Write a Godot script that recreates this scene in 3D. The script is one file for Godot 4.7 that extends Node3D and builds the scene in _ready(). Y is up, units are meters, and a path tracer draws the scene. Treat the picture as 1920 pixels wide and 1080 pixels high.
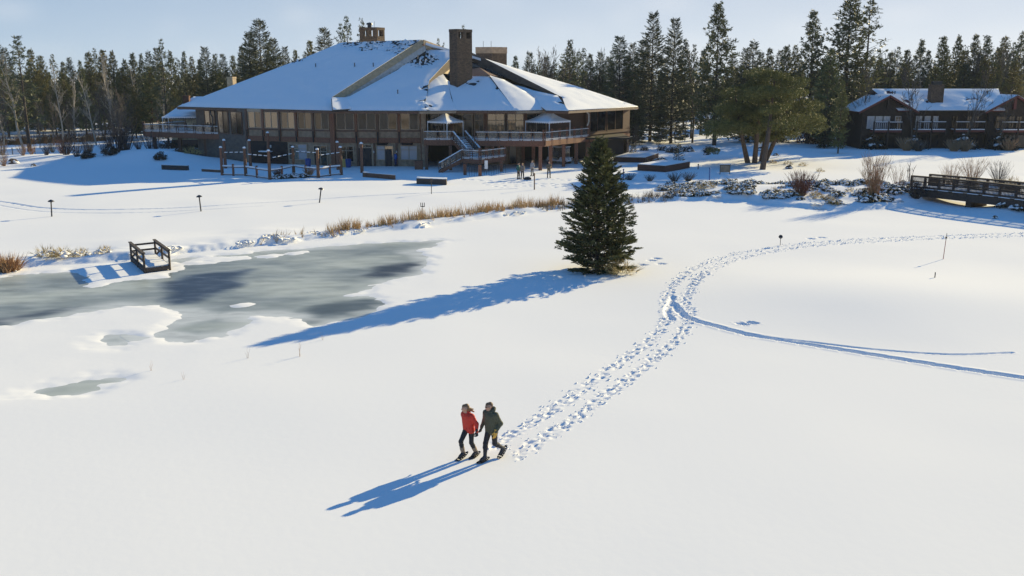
extends Node3D
# A snowy lodge by a frozen pond, two people on snowshoes in front. All lengths are metres, y is up, the camera looks along -z.

var mats := {}
var rng := RandomNumberGenerator.new()
var used := {}
var n_roll := FastNoiseLite.new()
var n_fine := FastNoiseLite.new()
var n_edge := FastNoiseLite.new()

func _ready():
	# ---- camera, sky, sun, exposure
	var cam := Camera3D.new(); cam.name = "camera"; add_child(cam)
	cam.position = Vector3(0, 11.2, 0)
	cam.rotation_degrees = Vector3(-12.62, 0, 0)
	cam.fov = 33.4; cam.near = 0.1; cam.far = 4000.0; cam.current = true
	var env := Environment.new()
	env.background_mode = Environment.BG_SKY
	env.sky = make_sky()
	env.background_energy_multiplier = 1.0
	env.tonemap_mode = Environment.TONE_MAPPER_LINEAR
	env.tonemap_exposure = 1.6
	env.sdfgi_enabled = true; env.ssao_enabled = true; env.ssil_enabled = true
	env.fog_enabled = true
	env.fog_density = 0.00015
	env.fog_light_color = Color(0.80, 0.86, 0.93)
	var we := WorldEnvironment.new(); we.name = "world"; we.environment = env; add_child(we)
	var sun := DirectionalLight3D.new(); sun.name = "sun"; add_child(sun)
	sun.light_energy = 1.6
	sun.light_color = Color(0.985, 0.906, 0.705)
	sun.light_angular_distance = 0.5
	sun.shadow_enabled = true
	sun.look_at_from_position(Vector3(66.86, 32.56, -66.86), Vector3.ZERO)
	# ---- the place
	rng.seed = 7
	n_roll.seed = 3; n_roll.frequency = 0.045; n_roll.fractal_octaves = 3
	n_fine.seed = 9; n_fine.frequency = 0.9; n_fine.fractal_octaves = 3
	n_edge.seed = 21; n_edge.frequency = 0.35; n_edge.fractal_octaves = 4
	make_materials()
	setup_ground()
	build_ground()
	build_pond_ice()
	build_trail_crumbs()
	build_lodge()
	build_inn()
	build_cottage()
	build_bridge()
	build_dock()
	build_patio()
	build_trees()
	build_shrubs()
	build_small_things()
	build_people()

func make_sky() -> Sky:
	var w := 512; var h := 256
	var im := Image.create(w, h, false, Image.FORMAT_RGBAF)
	var cl := FastNoiseLite.new(); cl.seed = 4; cl.frequency = 1.0; cl.fractal_octaves = 4
	var zen := Vector3(0.026, 0.112, 0.285)
	for j in h:
		var el := 90.0 - (j + 0.5) * 180.0 / h
		for i in w:
			var az := (i + 0.5) / w * TAU   # 0 is straight ahead, positive to the right
			var glow := pow(0.5 + 0.5 * cos(az - PI / 4.0), 3.0)   # paler towards the sun's side
			var hor := Vector3(0.245, 0.345, 0.445).lerp(Vector3(0.59, 0.615, 0.63), glow)
			var e := maxf(el, 0.0)
			var k := exp(-e / 12.0)
			var c := zen.lerp(hor, k)
			if el > 0.0:
				var d := Vector3(sin(az) * 9.0, e * 0.9, -cos(az) * 9.0)
				var f := clampf(cl.get_noise_3dv(d) * 2.2 - 0.25, 0.0, 1.0) * clampf(1.0 - e / 30.0, 0.0, 1.0) * 0.35
				c = c.lerp(Vector3(0.58, 0.59, 0.60), f)
			im.set_pixel(i, j, Color(c.x, c.y, c.z, 1.0))
	var pm := PanoramaSkyMaterial.new(); pm.panorama = ImageTexture.create_from_image(im)
	var s := Sky.new(); s.sky_material = pm
	return s

# ---------------------------------------------------------------- mesh helpers
class MB:
	var v := PackedVector3Array()
	var n := PackedVector3Array()
	var c := PackedColorArray()
	var uv := PackedVector2Array()
	var col := Color(1, 1, 1)
	var use_col := false
	func tri(a: Vector3, b: Vector3, d: Vector3):   # counter-clockwise seen from outside
		var m := (b - a).cross(d - a).normalized()
		v.push_back(a); v.push_back(d); v.push_back(b)
		n.push_back(m); n.push_back(m); n.push_back(m)
		if use_col: c.push_back(col); c.push_back(col); c.push_back(col)
	func quad(a: Vector3, b: Vector3, d: Vector3, e: Vector3):
		tri(a, b, d); tri(a, d, e)
	func box(at: Vector3, s: Vector3, b := Basis.IDENTITY):
		var x := b.x * s.x * 0.5; var y := b.y * s.y * 0.5; var z := b.z * s.z * 0.5
		quad(at - x - y + z, at + x - y + z, at + x + y + z, at - x + y + z)
		quad(at + x - y - z, at - x - y - z, at - x + y - z, at + x + y - z)
		quad(at + x - y + z, at + x - y - z, at + x + y - z, at + x + y + z)
		quad(at - x - y - z, at - x - y + z, at - x + y + z, at - x + y - z)
		quad(at - x + y + z, at + x + y + z, at + x + y - z, at - x + y - z)
		quad(at - x - y - z, at + x - y - z, at + x - y + z, at - x - y + z)
	func bar(a: Vector3, b: Vector3, w: float, h: float):   # a beam from a to b, h is its upright side
		var f := (b - a)
		var l := f.length(); f /= l
		var s := f.cross(Vector3.UP)
		if s.length() < 0.01: s = Vector3.RIGHT
		s = s.normalized()
		box((a + b) * 0.5, Vector3(w, h, l), Basis(s, s.cross(f), -f))
	func tube(p: Array, r: Array, k: int, cap := true):
		var rings := []
		for i in p.size():
			var f: Vector3 = (p[mini(i + 1, p.size() - 1)] - p[maxi(i - 1, 0)]).normalized()
			var s := f.cross(Vector3(0.13, 0.2, 0.97)).normalized()
			if absf(f.z) > 0.95: s = f.cross(Vector3.UP).normalized()
			var t := f.cross(s)
			var ring := []
			for q in k:
				var a := TAU * q / k
				ring.append(p[i] + (s * cos(a) + t * sin(a)) * r[i])
			rings.append(ring)
		for i in p.size() - 1:
			for q in k:
				var q2 := (q + 1) % k
				quad(rings[i][q], rings[i][q2], rings[i + 1][q2], rings[i + 1][q])
		if cap and r[-1] > 0.01:
			for q in k: tri(p[-1], rings[-1][q], rings[-1][(q + 1) % k])
	func lathe(at: Vector3, prof: Array, k: int):   # prof: [radius, height] from the bottom up
		for i in prof.size() - 1:
			for q in k:
				var a := TAU * q / k; var b := TAU * (q + 1) / k
				var u := Vector3(cos(a), 0, -sin(a)); var w := Vector3(cos(b), 0, -sin(b))
				var p0: Vector3 = at + u * prof[i][0] + Vector3.UP * prof[i][1]
				var p1: Vector3 = at + w * prof[i][0] + Vector3.UP * prof[i][1]
				var p2: Vector3 = at + w * prof[i + 1][0] + Vector3.UP * prof[i + 1][1]
				var p3: Vector3 = at + u * prof[i + 1][0] + Vector3.UP * prof[i + 1][1]
				if prof[i][0] > 0.001: tri(p0, p1, p2)
				if prof[i + 1][0] > 0.001: tri(p0, p2, p3)
	func add(av: PackedVector3Array, an: PackedVector3Array, t: Transform3D, k: Color):
		v.append_array(t * av)
		n.append_array(Transform3D(t.basis.orthonormalized(), Vector3.ZERO) * an)
		var cc := PackedColorArray(); cc.resize(av.size()); cc.fill(k)
		c.append_array(cc)
	func slab(pts: Array, nor: Vector3, t0: float, t1: float):   # a flat polygon made thick between two offsets along its normal
		var u: Vector3 = (pts[1] - pts[0]).normalized()
		u = (u - nor * u.dot(nor)).normalized()
		var w := nor.cross(u)
		var p2 := PackedVector2Array()
		for p in pts: p2.push_back(Vector2((p - pts[0]).dot(u), (p - pts[0]).dot(w)))
		var cw := Geometry2D.is_polygon_clockwise(p2)
		var ix := Geometry2D.triangulate_polygon(p2)
		for i in range(0, ix.size(), 3):
			var a: Vector3 = pts[ix[i]]; var b: Vector3 = pts[ix[i + 1]]; var d: Vector3 = pts[ix[i + 2]]
			if (b - a).cross(d - a).dot(nor) < 0.0:
				var x := b; b = d; d = x
			tri(a + nor * t1, b + nor * t1, d + nor * t1)
			tri(a + nor * t0, d + nor * t0, b + nor * t0)
		for i in pts.size():
			var a: Vector3 = pts[i]; var b: Vector3 = pts[(i + 1) % pts.size()]
			if cw:
				var x := a; a = b; b = x
			quad(a + nor * t0, b + nor * t0, b + nor * t1, a + nor * t1)
	func mesh() -> ArrayMesh:
		var a := []; a.resize(Mesh.ARRAY_MAX)
		a[Mesh.ARRAY_VERTEX] = v; a[Mesh.ARRAY_NORMAL] = n
		if c.size() == v.size() and c.size() > 0: a[Mesh.ARRAY_COLOR] = c
		if uv.size() == v.size() and uv.size() > 0: a[Mesh.ARRAY_TEX_UV] = uv
		var m := ArrayMesh.new()
		if v.size() > 0: m.add_surface_from_arrays(Mesh.PRIMITIVE_TRIANGLES, a)
		return m

func numbered(called: String) -> String:
	if not used.has(called):
		used[called] = 0
		return called
	used[called] += 1
	return "%s_%03d" % [called, used[called]]

func part(called: String, mb, m: Material, parent: Node, local := false) -> MeshInstance3D:   # shapes are in world metres unless local
	var o := MeshInstance3D.new(); o.name = called
	o.mesh = mb.mesh() if mb is MB else mb
	o.material_override = m
	parent.add_child(o, true)
	if not local and parent is Node3D and parent != self:
		var p: Node = parent
		var off := Vector3.ZERO
		while p != self:
			off += p.position; p = p.get_parent()
		o.position = -off
	return o

func thing(called: String, label: String, category: String, at := Vector3.ZERO, group := "") -> Node3D:
	var o := Node3D.new(); o.name = numbered(called); add_child(o, true)
	o.position = at
	return tag(o, label, category, group)

func tag(o: Node3D, label: String, category: String, group := "") -> Node3D:
	o.set_meta("label", label); o.set_meta("category", category)
	if group: o.set_meta("group", group)
	return o

func single(called: String, mb, m: Material, label: String, category: String, at := Vector3.ZERO, group := "") -> MeshInstance3D:
	var o := part(numbered(called), mb, m, self, true)
	o.position = at
	tag(o, label, category, group)
	return o

func struct(called: String, mb, m: Material, kind := "structure") -> MeshInstance3D:
	var o := part(numbered(called), mb, m, self, true)
	o.set_meta("kind", kind)
	return o

func copy(o: Node3D, at: Vector3, turn: float, size: float, label := "", group := "") -> Node3D:
	var r: Node3D = o.duplicate()
	var base := String(o.name)
	if base.length() > 4 and base[-4] == "_" and base.right(3).is_valid_int(): base = base.left(-4)
	r.name = numbered(base); add_child(r, true)
	r.position = at; r.rotation.y = turn; r.scale = Vector3.ONE * size
	if label: r.set_meta("label", label)
	if group: r.set_meta("group", group)
	return r

func move(o: Node3D, at: Vector3, turn := 0.0, size := 1.0):
	o.position = at; o.rotation.y = turn; o.scale = Vector3.ONE * size

# ---------------------------------------------------------------- materials
func mat(r: float, g: float, b: float, rough := 0.8, metal := 0.0) -> StandardMaterial3D:   # linear, real-world base colour
	var m := StandardMaterial3D.new()
	m.albedo_color = Color(r, g, b).linear_to_srgb()
	m.roughness = rough; m.metallic = metal
	return m

func noise_tex(seed_: int, freq: float, dark: Color, light: Color, normal := false, strength := 4.0) -> NoiseTexture2D:
	var f := FastNoiseLite.new(); f.seed = seed_; f.frequency = freq; f.fractal_octaves = 5
	var t := NoiseTexture2D.new(); t.width = 256; t.height = 256; t.seamless = true; t.noise = f
	if normal:
		t.as_normal_map = true; t.bump_strength = strength
	else:
		var g := Gradient.new(); g.set_color(0, dark); g.set_color(1, light); t.color_ramp = g
	return t

func textured(m: StandardMaterial3D, t: Texture2D, scale: Vector3) -> StandardMaterial3D:
	m.albedo_texture = t
	m.uv1_triplanar = true; m.uv1_world_triplanar = true; m.uv1_scale = scale
	return m

func make_materials():
	var lo := Color(0.72, 0.72, 0.72); var hi := Color(1, 1, 1)
	var grain := noise_tex(11, 0.02, lo, hi)
	var coarse := noise_tex(12, 0.03, Color(0.55, 0.55, 0.55), hi)
	mats.snow = mat(0.86, 0.87, 0.885, 1.0)
	mats.snow.metallic_specular = 0.12
	mats.snow.normal_enabled = true
	mats.snow.normal_texture = noise_tex(5, 0.02, lo, hi, true, 3.0)
	mats.snow.normal_scale = 0.055
	mats.snow.uv1_triplanar = true; mats.snow.uv1_world_triplanar = true; mats.snow.uv1_scale = Vector3(0.45, 0.45, 0.45)
	mats.roofsnow = mat(0.86, 0.87, 0.885, 1.0)
	mats.roofsnow.metallic_specular = 0.12
	mats.shingle = textured(mat(0.075, 0.065, 0.06, 0.9), coarse, Vector3(0.8, 0.8, 0.8))
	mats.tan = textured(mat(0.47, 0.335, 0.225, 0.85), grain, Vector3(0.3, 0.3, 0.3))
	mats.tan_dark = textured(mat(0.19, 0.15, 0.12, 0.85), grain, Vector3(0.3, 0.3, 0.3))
	mats.red_wood = textured(mat(0.37, 0.155, 0.085, 0.7), coarse, Vector3(0.5, 2.5, 0.5))
	mats.brown = textured(mat(0.19, 0.10, 0.062, 0.7), grain, Vector3(0.5, 2.0, 0.5))
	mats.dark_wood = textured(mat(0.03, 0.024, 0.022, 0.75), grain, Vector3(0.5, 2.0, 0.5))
	mats.frame = mat(0.43, 0.32, 0.215, 0.6)
	mats.cream = textured(mat(0.66, 0.48, 0.28, 0.7), grain, Vector3(0.4, 0.4, 0.4))
	mats.ivory = textured(mat(0.70, 0.66, 0.60, 0.8), grain, Vector3(0.4, 0.4, 0.4))
	mats.pole = textured(mat(0.30, 0.13, 0.06, 0.65), coarse, Vector3(1.0, 0.4, 1.0))
	mats.weathered = textured(mat(0.13, 0.10, 0.08, 0.85), coarse, Vector3(1.5, 3.0, 1.5))
	mats.bridge = textured(mat(0.12, 0.082, 0.06, 0.8), coarse, Vector3(1.0, 2.0, 1.0))
	mats.inn = textured(mat(0.06, 0.037, 0.026, 0.85), coarse, Vector3(0.25, 1.4, 0.25))
	mats.inn_red = mat(0.13, 0.03, 0.024, 0.7)
	mats.black = mat(0.02, 0.02, 0.022, 0.6)
	mats.metal = mat(0.045, 0.045, 0.05, 0.4, 0.6)
	mats.white = mat(0.8, 0.8, 0.8, 0.7)
	mats.cloth = mat(0.88, 0.88, 0.9, 0.8)
	mats.cloth.backlight_enabled = true; mats.cloth.backlight = Color(0.5, 0.5, 0.5)
	mats.blue = mat(0.02, 0.07, 0.25, 0.6)
	mats.yellow = mat(0.55, 0.36, 0.10, 0.7)
	mats.glass = mat(0.10, 0.075, 0.05, 0.06, 0.55)
	mats.glass_dark = mat(0.03, 0.026, 0.024, 0.05, 0.25)
	mats.glass_mid = mat(0.17, 0.13, 0.09, 0.06, 0.6)
	mats.glass_bright = mat(0.27, 0.215, 0.155, 0.08, 0.7)
	mats.curtain = mat(0.38, 0.38, 0.40, 0.3, 0.1)
	mats.rail_glass = mat(0.22, 0.19, 0.16, 0.05)
	mats.rail_glass.albedo_color.a = 0.35
	mats.rail_glass.transparency = BaseMaterial3D.TRANSPARENCY_ALPHA
	# rubble stone, for chimneys too far away to tell the stones apart
	var im := Image.create(256, 256, false, Image.FORMAT_RGB8)
	var cell := FastNoiseLite.new(); cell.noise_type = FastNoiseLite.TYPE_CELLULAR; cell.cellular_return_type = FastNoiseLite.RETURN_CELL_VALUE; cell.frequency = 0.06; cell.seed = 5
	var edge := FastNoiseLite.new(); edge.noise_type = FastNoiseLite.TYPE_CELLULAR; edge.cellular_return_type = FastNoiseLite.RETURN_DISTANCE2_SUB; edge.frequency = 0.06; edge.seed = 5
	for j in 256:
		for i in 256:
			var q := cell.get_noise_2d(i, j * 1.6) * 0.5 + 0.5
			var e := edge.get_noise_2d(i, j * 1.6)
			var c := Color(0.20, 0.165, 0.14).lerp(Color(0.47, 0.385, 0.31), q)
			if e < -0.86: c = Color(0.30, 0.26, 0.23)
			im.set_pixel(i, j, c)
	im.generate_mipmaps()
	mats.stone = textured(StandardMaterial3D.new(), ImageTexture.create_from_image(im), Vector3(0.28, 0.28, 0.28))
	mats.stone.roughness = 0.95
	mats.brick = textured(mat(0.20, 0.085, 0.05, 0.9), coarse, Vector3(2.0, 5.0, 2.0))
	mats.vc = mat(1, 1, 1, 0.75); mats.vc.vertex_color_use_as_albedo = true
	mats.leaf = mat(1, 1, 1, 0.6); mats.leaf.vertex_color_use_as_albedo = true
	mats.leaf.backlight_enabled = true; mats.leaf.backlight = Color(0.36, 0.35, 0.10)
	mats.leaves = [mats.leaf]   # trees of a kind differ a little in colour
	for t in [Color(1.0, 0.95, 0.82), Color(0.86, 0.90, 0.88), Color(0.93, 0.98, 0.93), Color(1.0, 0.98, 0.88)]:
		var l: StandardMaterial3D = mats.leaf.duplicate(); l.albedo_color = t; mats.leaves.append(l)
	mats.dry = mat(1, 1, 1, 0.8); mats.dry.vertex_color_use_as_albedo = true
	mats.dry.backlight_enabled = true; mats.dry.backlight = Color(0.25, 0.16, 0.06)
	mats.bark = textured(mat(0.095, 0.07, 0.055, 0.95), coarse, Vector3(2.0, 0.5, 2.0))
	mats.bark_pine = textured(mat(0.20, 0.135, 0.095, 0.95), coarse, Vector3(2.0, 0.5, 2.0))
	mats.bark_pale = textured(mat(0.62, 0.54, 0.43, 0.9), coarse, Vector3(2.0, 1.5, 2.0))
	mats.bark_grey = textured(mat(0.18, 0.145, 0.115, 0.9), coarse, Vector3(2.0, 1.0, 2.0))

# ---------------------------------------------------------------- the ground
var shore := []            # the line where the bank meets the frozen pond, from left to right
var ice_polys := []        # bare ice
var snow_polys := []       # snow lying on that ice
var prints := {}           # tile -> footprints [x, z, sin, cos, length, width, depth]
var grooves := {}          # tile -> track pieces [a, b, width, depth]
var fine := {}             # tile -> wanted fineness
const T := 2.0

func shore_z(x: float) -> float:
	if x <= shore[0].x: return shore[0].y
	for i in shore.size() - 1:
		if x < shore[i + 1].x:
			return lerpf(shore[i].y, shore[i + 1].y, (x - shore[i].x) / (shore[i + 1].x - shore[i].x))
	return shore[-1].y

func seg_dist(p: Vector2, a: Vector2, b: Vector2) -> float:
	var ab := b - a
	var t := clampf((p - a).dot(ab) / maxf(ab.length_squared(), 1e-6), 0.0, 1.0)
	return p.distance_to(a + ab * t)

func poly_dist(p: Vector2, poly: PackedVector2Array) -> float:   # positive inside
	var d := 1e9
	var k := poly.size()
	for i in k:
		d = minf(d, seg_dist(p, poly[i], poly[(i + 1) % k]))
	return d if Geometry2D.is_point_in_polygon(p, poly) else -d

func bump(x: float, z: float, cx: float, cz: float, rx: float, rz: float, h: float) -> float:
	var d := pow((x - cx) / rx, 2) + pow((z - cz) / rz, 2)
	return h * exp(-d) if d < 6.0 else 0.0

func ground(x: float, z: float) -> float:   # the lie of the land, without the small marks
	var h := n_roll.get_noise_2d(x, z) * 0.10
	if z > -130.0:
		var dd := shore_z(x) + n_edge.get_noise_2d(x * 0.7, z * 0.7) * 0.7 - z
		if dd > -0.6 and dd < 11.0:
			h += 0.42 * smoothstep(-0.4, 0.7, dd) * (1.0 - smoothstep(2.5, 11.0, dd)) * (0.8 + 0.6 * n_edge.get_noise_2d(x * 0.3 + 50.0, z * 0.3))
		if dd < 0.0: h *= 0.6
	h += bump(x, z, 19.5, -48.0, 8.5, 6.5, 0.45)      # the raised green inside the loop of the track
	h += bump(x, z, -46.5, -124.0, 7.0, 4.5, 1.5)      # planted bank below the left terrace
	h += bump(x, z, -60.0, -128.0, 14.0, 5.0, 0.7)
	h += bump(x, z, 24.0, -91.0, 8.0, 4.0, 0.75)       # the juniper bank
	h += bump(x, z, 31.0, -88.0, 6.0, 4.5, 0.7)
	h += bump(x, z, 43.5, -78.5, 3.6, 2.4, 0.9)        # far end of the bridge
	h += bump(x, z, 36.0, -90.5, 5.0, 4.0, 0.5)
	return h

func marks(x: float, z: float, key: Vector2i) -> float:
	var h := 0.0
	if prints.has(key):
		var rough := 0.0
		for q in prints[key]:
			var dx: float = x - q[0]; var dz: float = z - q[1]
			if dx * dx + dz * dz > 0.5: continue
			var u: float = (dx * q[2] + dz * q[3]) / q[4]
			var w: float = (dx * q[3] - dz * q[2]) / q[5]
			var e := u * u + w * w
			if e < 1.0: h = minf(h, -q[6] * (1.0 - e * e))
			if e < 3.4: rough = maxf(rough, 1.0 - e / 3.4)
		if rough > 0.0:
			h += (n_fine.get_noise_2d(x * 5.0, z * 5.0) * 0.075 + 0.006) * rough
	if grooves.has(key):
		for q in grooves[key]:
			var d: float = seg_dist(Vector2(x, z), q[0], q[1]) / q[2]
			if d < 2.6:
				var wob: float = 1.0 + 0.5 * n_fine.get_noise_2d(x * 0.8, z * 0.8)
				h = minf(h, -q[3] * wob * (1.0 - smoothstep(0.5, 1.15, d)))
				if d > 1.0: h += q[3] * 0.18 * (1.0 - smoothstep(1.3, 2.6, d))
	return h

func basin(x: float, z: float) -> float:   # how far the snow drops to let the ice show
	if x < -44.0 or x > -3.0 or z < -68.0 or z > -32.0: return 0.0
	var p := Vector2(x, z)
	var rag := n_edge.get_noise_2d(x * 1.2, z * 1.2) * 0.75 + n_fine.get_noise_2d(x * 1.3, z * 1.3) * 0.16
	var d := -9.0
	for q in ice_polys:
		d = maxf(d, poly_dist(p, q))
		if d > 4.0: break
	if d < -1.5: return 0.0
	for q in snow_polys: d = minf(d, -poly_dist(p, q))
	return smoothstep(-0.9, 0.9, d + rag) * 0.10

func height(x: float, z: float, key: Vector2i) -> float:
	var h := ground(x, z)
	if x < -3.0 and z > -69.0 and z < -31.0:
		if z > shore_z(x) + 0.4 and x < -3.0:
			var flat := smoothstep(-33.0, -37.0, z) * smoothstep(-3.0, -6.0, x)
			h = lerpf(h, n_roll.get_noise_2d(x * 3.0, z * 3.0) * 0.02, flat)
		h -= basin(x, z)
	return h + marks(x, z, key)

func key_of(x: float, z: float) -> Vector2i:
	return Vector2i(floori(x / T), floori(z / T))

func note(store: Dictionary, a: Vector2, reach: float, what: Array, n: int):
	var k0 := key_of(a.x - reach, a.y - reach); var k1 := key_of(a.x + reach, a.y + reach)
	for i in range(k0.x, k1.x + 1):
		for j in range(k0.y, k1.y + 1):
			var k := Vector2i(i, j)
			if not store.has(k): store[k] = []
			store[k].append(what)
			fine[k] = maxi(fine.get(k, 0), n)

func smooth_line(pts: Array, step: float) -> Array:
	var c := Curve2D.new()
	for i in pts.size():
		var t: Vector2 = (pts[mini(i + 1, pts.size() - 1)] - pts[maxi(i - 1, 0)]) / 6.0
		c.add_point(pts[i], -t, t)
	c.bake_interval = 0.1
	var out := []
	var s := 0.0
	while s < c.get_baked_length():
		out.append(c.sample_baked(s)); s += step
	return out

func walk(pts: Array, gap: float, len_: float, wid: float, dep: float, stride: float, side: float):   # one person's line of steps
	var line := smooth_line(pts, stride)
	for i in range(1, line.size() - 1):
		var f: Vector2 = (line[i + 1] - line[i - 1]).normalized()
		var r := Vector2(-f.y, f.x)
		var p: Vector2 = line[i] + r * (gap + (side if i % 2 else -side) + rng.randf_range(-0.07, 0.07)) + f * rng.randf_range(-0.16, 0.16)
		var a := f.rotated(rng.randf_range(-0.45, 0.45))
		var sz := rng.randf_range(0.85, 1.15)
		note(prints, p, 0.75, [p.x, p.y, a.x, a.y, len_ * sz, wid * sz, dep * rng.randf_range(0.7, 1.15) * (0.7 if p.y > -33.0 else 1.0)], 32 if p.y > -52.0 else 16)

func groove(pts: Array, wid: float, dep: float):
	var line := smooth_line(pts, 0.9)
	for i in line.size() - 1:
		var a: Vector2 = line[i]; var b: Vector2 = line[i + 1]
		note(grooves, (a + b) * 0.5, 0.5 + wid * 2.7, [a, b, wid, dep], 32 if a.y > -52.0 else 16)

func setup_ground():
	shore = [Vector2(-35.18, -50.68), Vector2(-29.70, -54.56), Vector2(-28.30, -56.14), Vector2(-23.61, -57.98), Vector2(-21.20, -59.58), Vector2(-18.49, -61.84), Vector2(-15.73, -63.44), Vector2(-12.63, -66.01), Vector2(-9.95, -68.06), Vector2(-6.38, -71.00), Vector2(-2.50, -74.48), Vector2(1.75, -78.30), Vector2(4.54, -81.17), Vector2(10.39, -84.61), Vector2(13.81, -85.34), Vector2(21.04, -85.70), Vector2(22.59, -82.51), Vector2(26.80, -79.87), Vector2(30.93, -80.19), Vector2(35.31, -83.20), Vector2(38.34, -87.58), Vector2(44.84, -95.96), Vector2(51.73, -96.88), Vector2(72.20, -96.88)]
	ice_polys = [
		PackedVector2Array([Vector2(-30.38, -49.38), Vector2(-28.92, -53.06), Vector2(-26.30, -54.56), Vector2(-24.94, -56.46), Vector2(-22.95, -57.13), Vector2(-20.84, -58.50), Vector2(-17.61, -59.94), Vector2(-14.65, -61.84), Vector2(-11.41, -63.24), Vector2(-8.02, -64.70), Vector2(-4.69, -65.13), Vector2(-5.15, -63.04), Vector2(-6.03, -61.07), Vector2(-5.13, -58.15), Vector2(-5.11, -55.02), Vector2(-5.89, -53.20), Vector2(-6.92, -51.78), Vector2(-7.69, -50.02), Vector2(-8.30, -48.51), Vector2(-6.62, -47.31), Vector2(-6.43, -45.28), Vector2(-6.84, -44.23), Vector2(-7.93, -43.22), Vector2(-9.04, -42.54), Vector2(-10.33, -43.42), Vector2(-11.15, -44.23), Vector2(-12.36, -44.02), Vector2(-12.43, -42.44), Vector2(-12.70, -40.87), Vector2(-13.40, -39.75), Vector2(-14.66, -40.09), Vector2(-15.73, -41.32), Vector2(-15.66, -42.06), Vector2(-15.25, -43.22), Vector2(-16.08, -44.96), Vector2(-17.68, -46.16), Vector2(-19.48, -46.05), Vector2(-20.75, -44.75), Vector2(-22.31, -43.22), Vector2(-23.29, -42.25), Vector2(-25.14, -40.43)]),
		PackedVector2Array([Vector2(-18.14, -39.58), Vector2(-17.91, -40.96), Vector2(-16.96, -41.23), Vector2(-16.18, -40.26), Vector2(-16.20, -39.00), Vector2(-17.00, -38.76)]),
		PackedVector2Array([Vector2(-17.36, -32.49), Vector2(-16.95, -34.06), Vector2(-15.99, -34.83), Vector2(-14.60, -34.63), Vector2(-15.30, -33.13), Vector2(-16.33, -32.31)])]
	snow_polys = [
		PackedVector2Array([Vector2(-26.56, -55.81), Vector2(-25.08, -56.79), Vector2(-23.48, -57.64), Vector2(-20.21, -57.13), Vector2(-19.64, -55.18), Vector2(-19.58, -53.06), Vector2(-21.65, -52.20), Vector2(-21.64, -50.02), Vector2(-23.76, -50.29), Vector2(-23.37, -52.06)]),
		PackedVector2Array([Vector2(-20.11, -57.81), Vector2(-18.79, -59.39), Vector2(-16.54, -59.76), Vector2(-16.47, -58.50), Vector2(-18.16, -57.30), Vector2(-19.55, -56.79)]),
		PackedVector2Array([Vector2(-16.18, -59.39), Vector2(-14.94, -60.13), Vector2(-14.30, -59.39), Vector2(-15.26, -58.68)]),
		PackedVector2Array([Vector2(-14.15, -46.27), Vector2(-13.61, -46.73), Vector2(-12.91, -46.50), Vector2(-13.02, -45.72), Vector2(-13.86, -45.72)]),
		PackedVector2Array([Vector2(-14.39, -60.69), Vector2(-13.18, -61.45), Vector2(-12.85, -60.69), Vector2(-13.95, -59.94)])]
	var main := [Vector2(-0.40, -27.10), Vector2(-0.08, -27.61), Vector2(0.86, -29.18), Vector2(1.80, -30.68), Vector2(2.86, -32.72), Vector2(4.06, -34.96), Vector2(5.30, -37.36), Vector2(6.39, -39.58), Vector2(7.25, -41.78), Vector2(7.98, -44.23), Vector2(8.26, -46.96), Vector2(9.37, -50.68), Vector2(10.71, -53.95), Vector2(12.41, -56.96), Vector2(14.90, -59.94), Vector2(18.25, -62.23), Vector2(21.59, -63.86), Vector2(26.49, -65.35), Vector2(31.40, -66.45), Vector2(37.12, -67.36)]
	walk(main, -0.5, 0.21, 0.11, 0.05, 0.33, 0.13)
	walk(main, 0.5, 0.21, 0.11, 0.05, 0.32, 0.13)
	walk(main.slice(8), 0.0, 0.18, 0.10, 0.03, 0.6, 0.42)
	groove([Vector2(7.97, -46.16), Vector2(8.06, -44.23), Vector2(8.39, -43.02), Vector2(9.26, -41.88), Vector2(10.29, -40.61), Vector2(12.22, -39.25), Vector2(14.04, -37.97), Vector2(15.76, -36.77), Vector2(17.37, -35.64), Vector2(19.82, -34.06)], 0.2, 0.12)
	groove([Vector2(10.24, -40.43), Vector2(12.73, -39.41), Vector2(14.26, -38.60), Vector2(16.21, -37.89), Vector2(18.22, -37.51), Vector2(21.10, -37.82)], 0.1, 0.045)
	groove([Vector2(8.19, -47.54), Vector2(7.38, -44.43), Vector2(7.54, -42.63)], 0.16, 0.1)
	groove([Vector2(-48.84, -87.58), Vector2(-44.40, -84.61), Vector2(-40.08, -81.50), Vector2(-34.07, -80.19), Vector2(-26.52, -81.84), Vector2(-21.73, -84.61), Vector2(-17.51, -87.20), Vector2(-12.03, -89.94), Vector2(-5.66, -92.43), Vector2(1.07, -95.96)], 0.2, 0.07)
	groove([Vector2(-48.02, -86.07), Vector2(-40.19, -79.87), Vector2(-33.29, -78.30), Vector2(-25.90, -79.87), Vector2(-21.20, -82.51)], 0.12, 0.05)
	walk([Vector2(-17.12, -114.46), Vector2(-10.70, -107.18), Vector2(-3.43, -102.82), Vector2(3.33, -99.77), Vector2(8.20, -98.30)], 0.0, 0.3, 0.2, 0.1, 0.6, 0.3)
	walk([Vector2(-3.29, -98.79), Vector2(0.00, -101.78), Vector2(3.46, -103.88), Vector2(7.42, -102.82)], 0.0, 0.3, 0.2, 0.1, 0.5, 0.5)
	walk([Vector2(-2.14, -95.96), Vector2(0.55, -98.30), Vector2(3.79, -97.35), Vector2(7.47, -95.96)], 0.0, 0.3, 0.2, 0.1, 0.6, 0.6)
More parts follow.
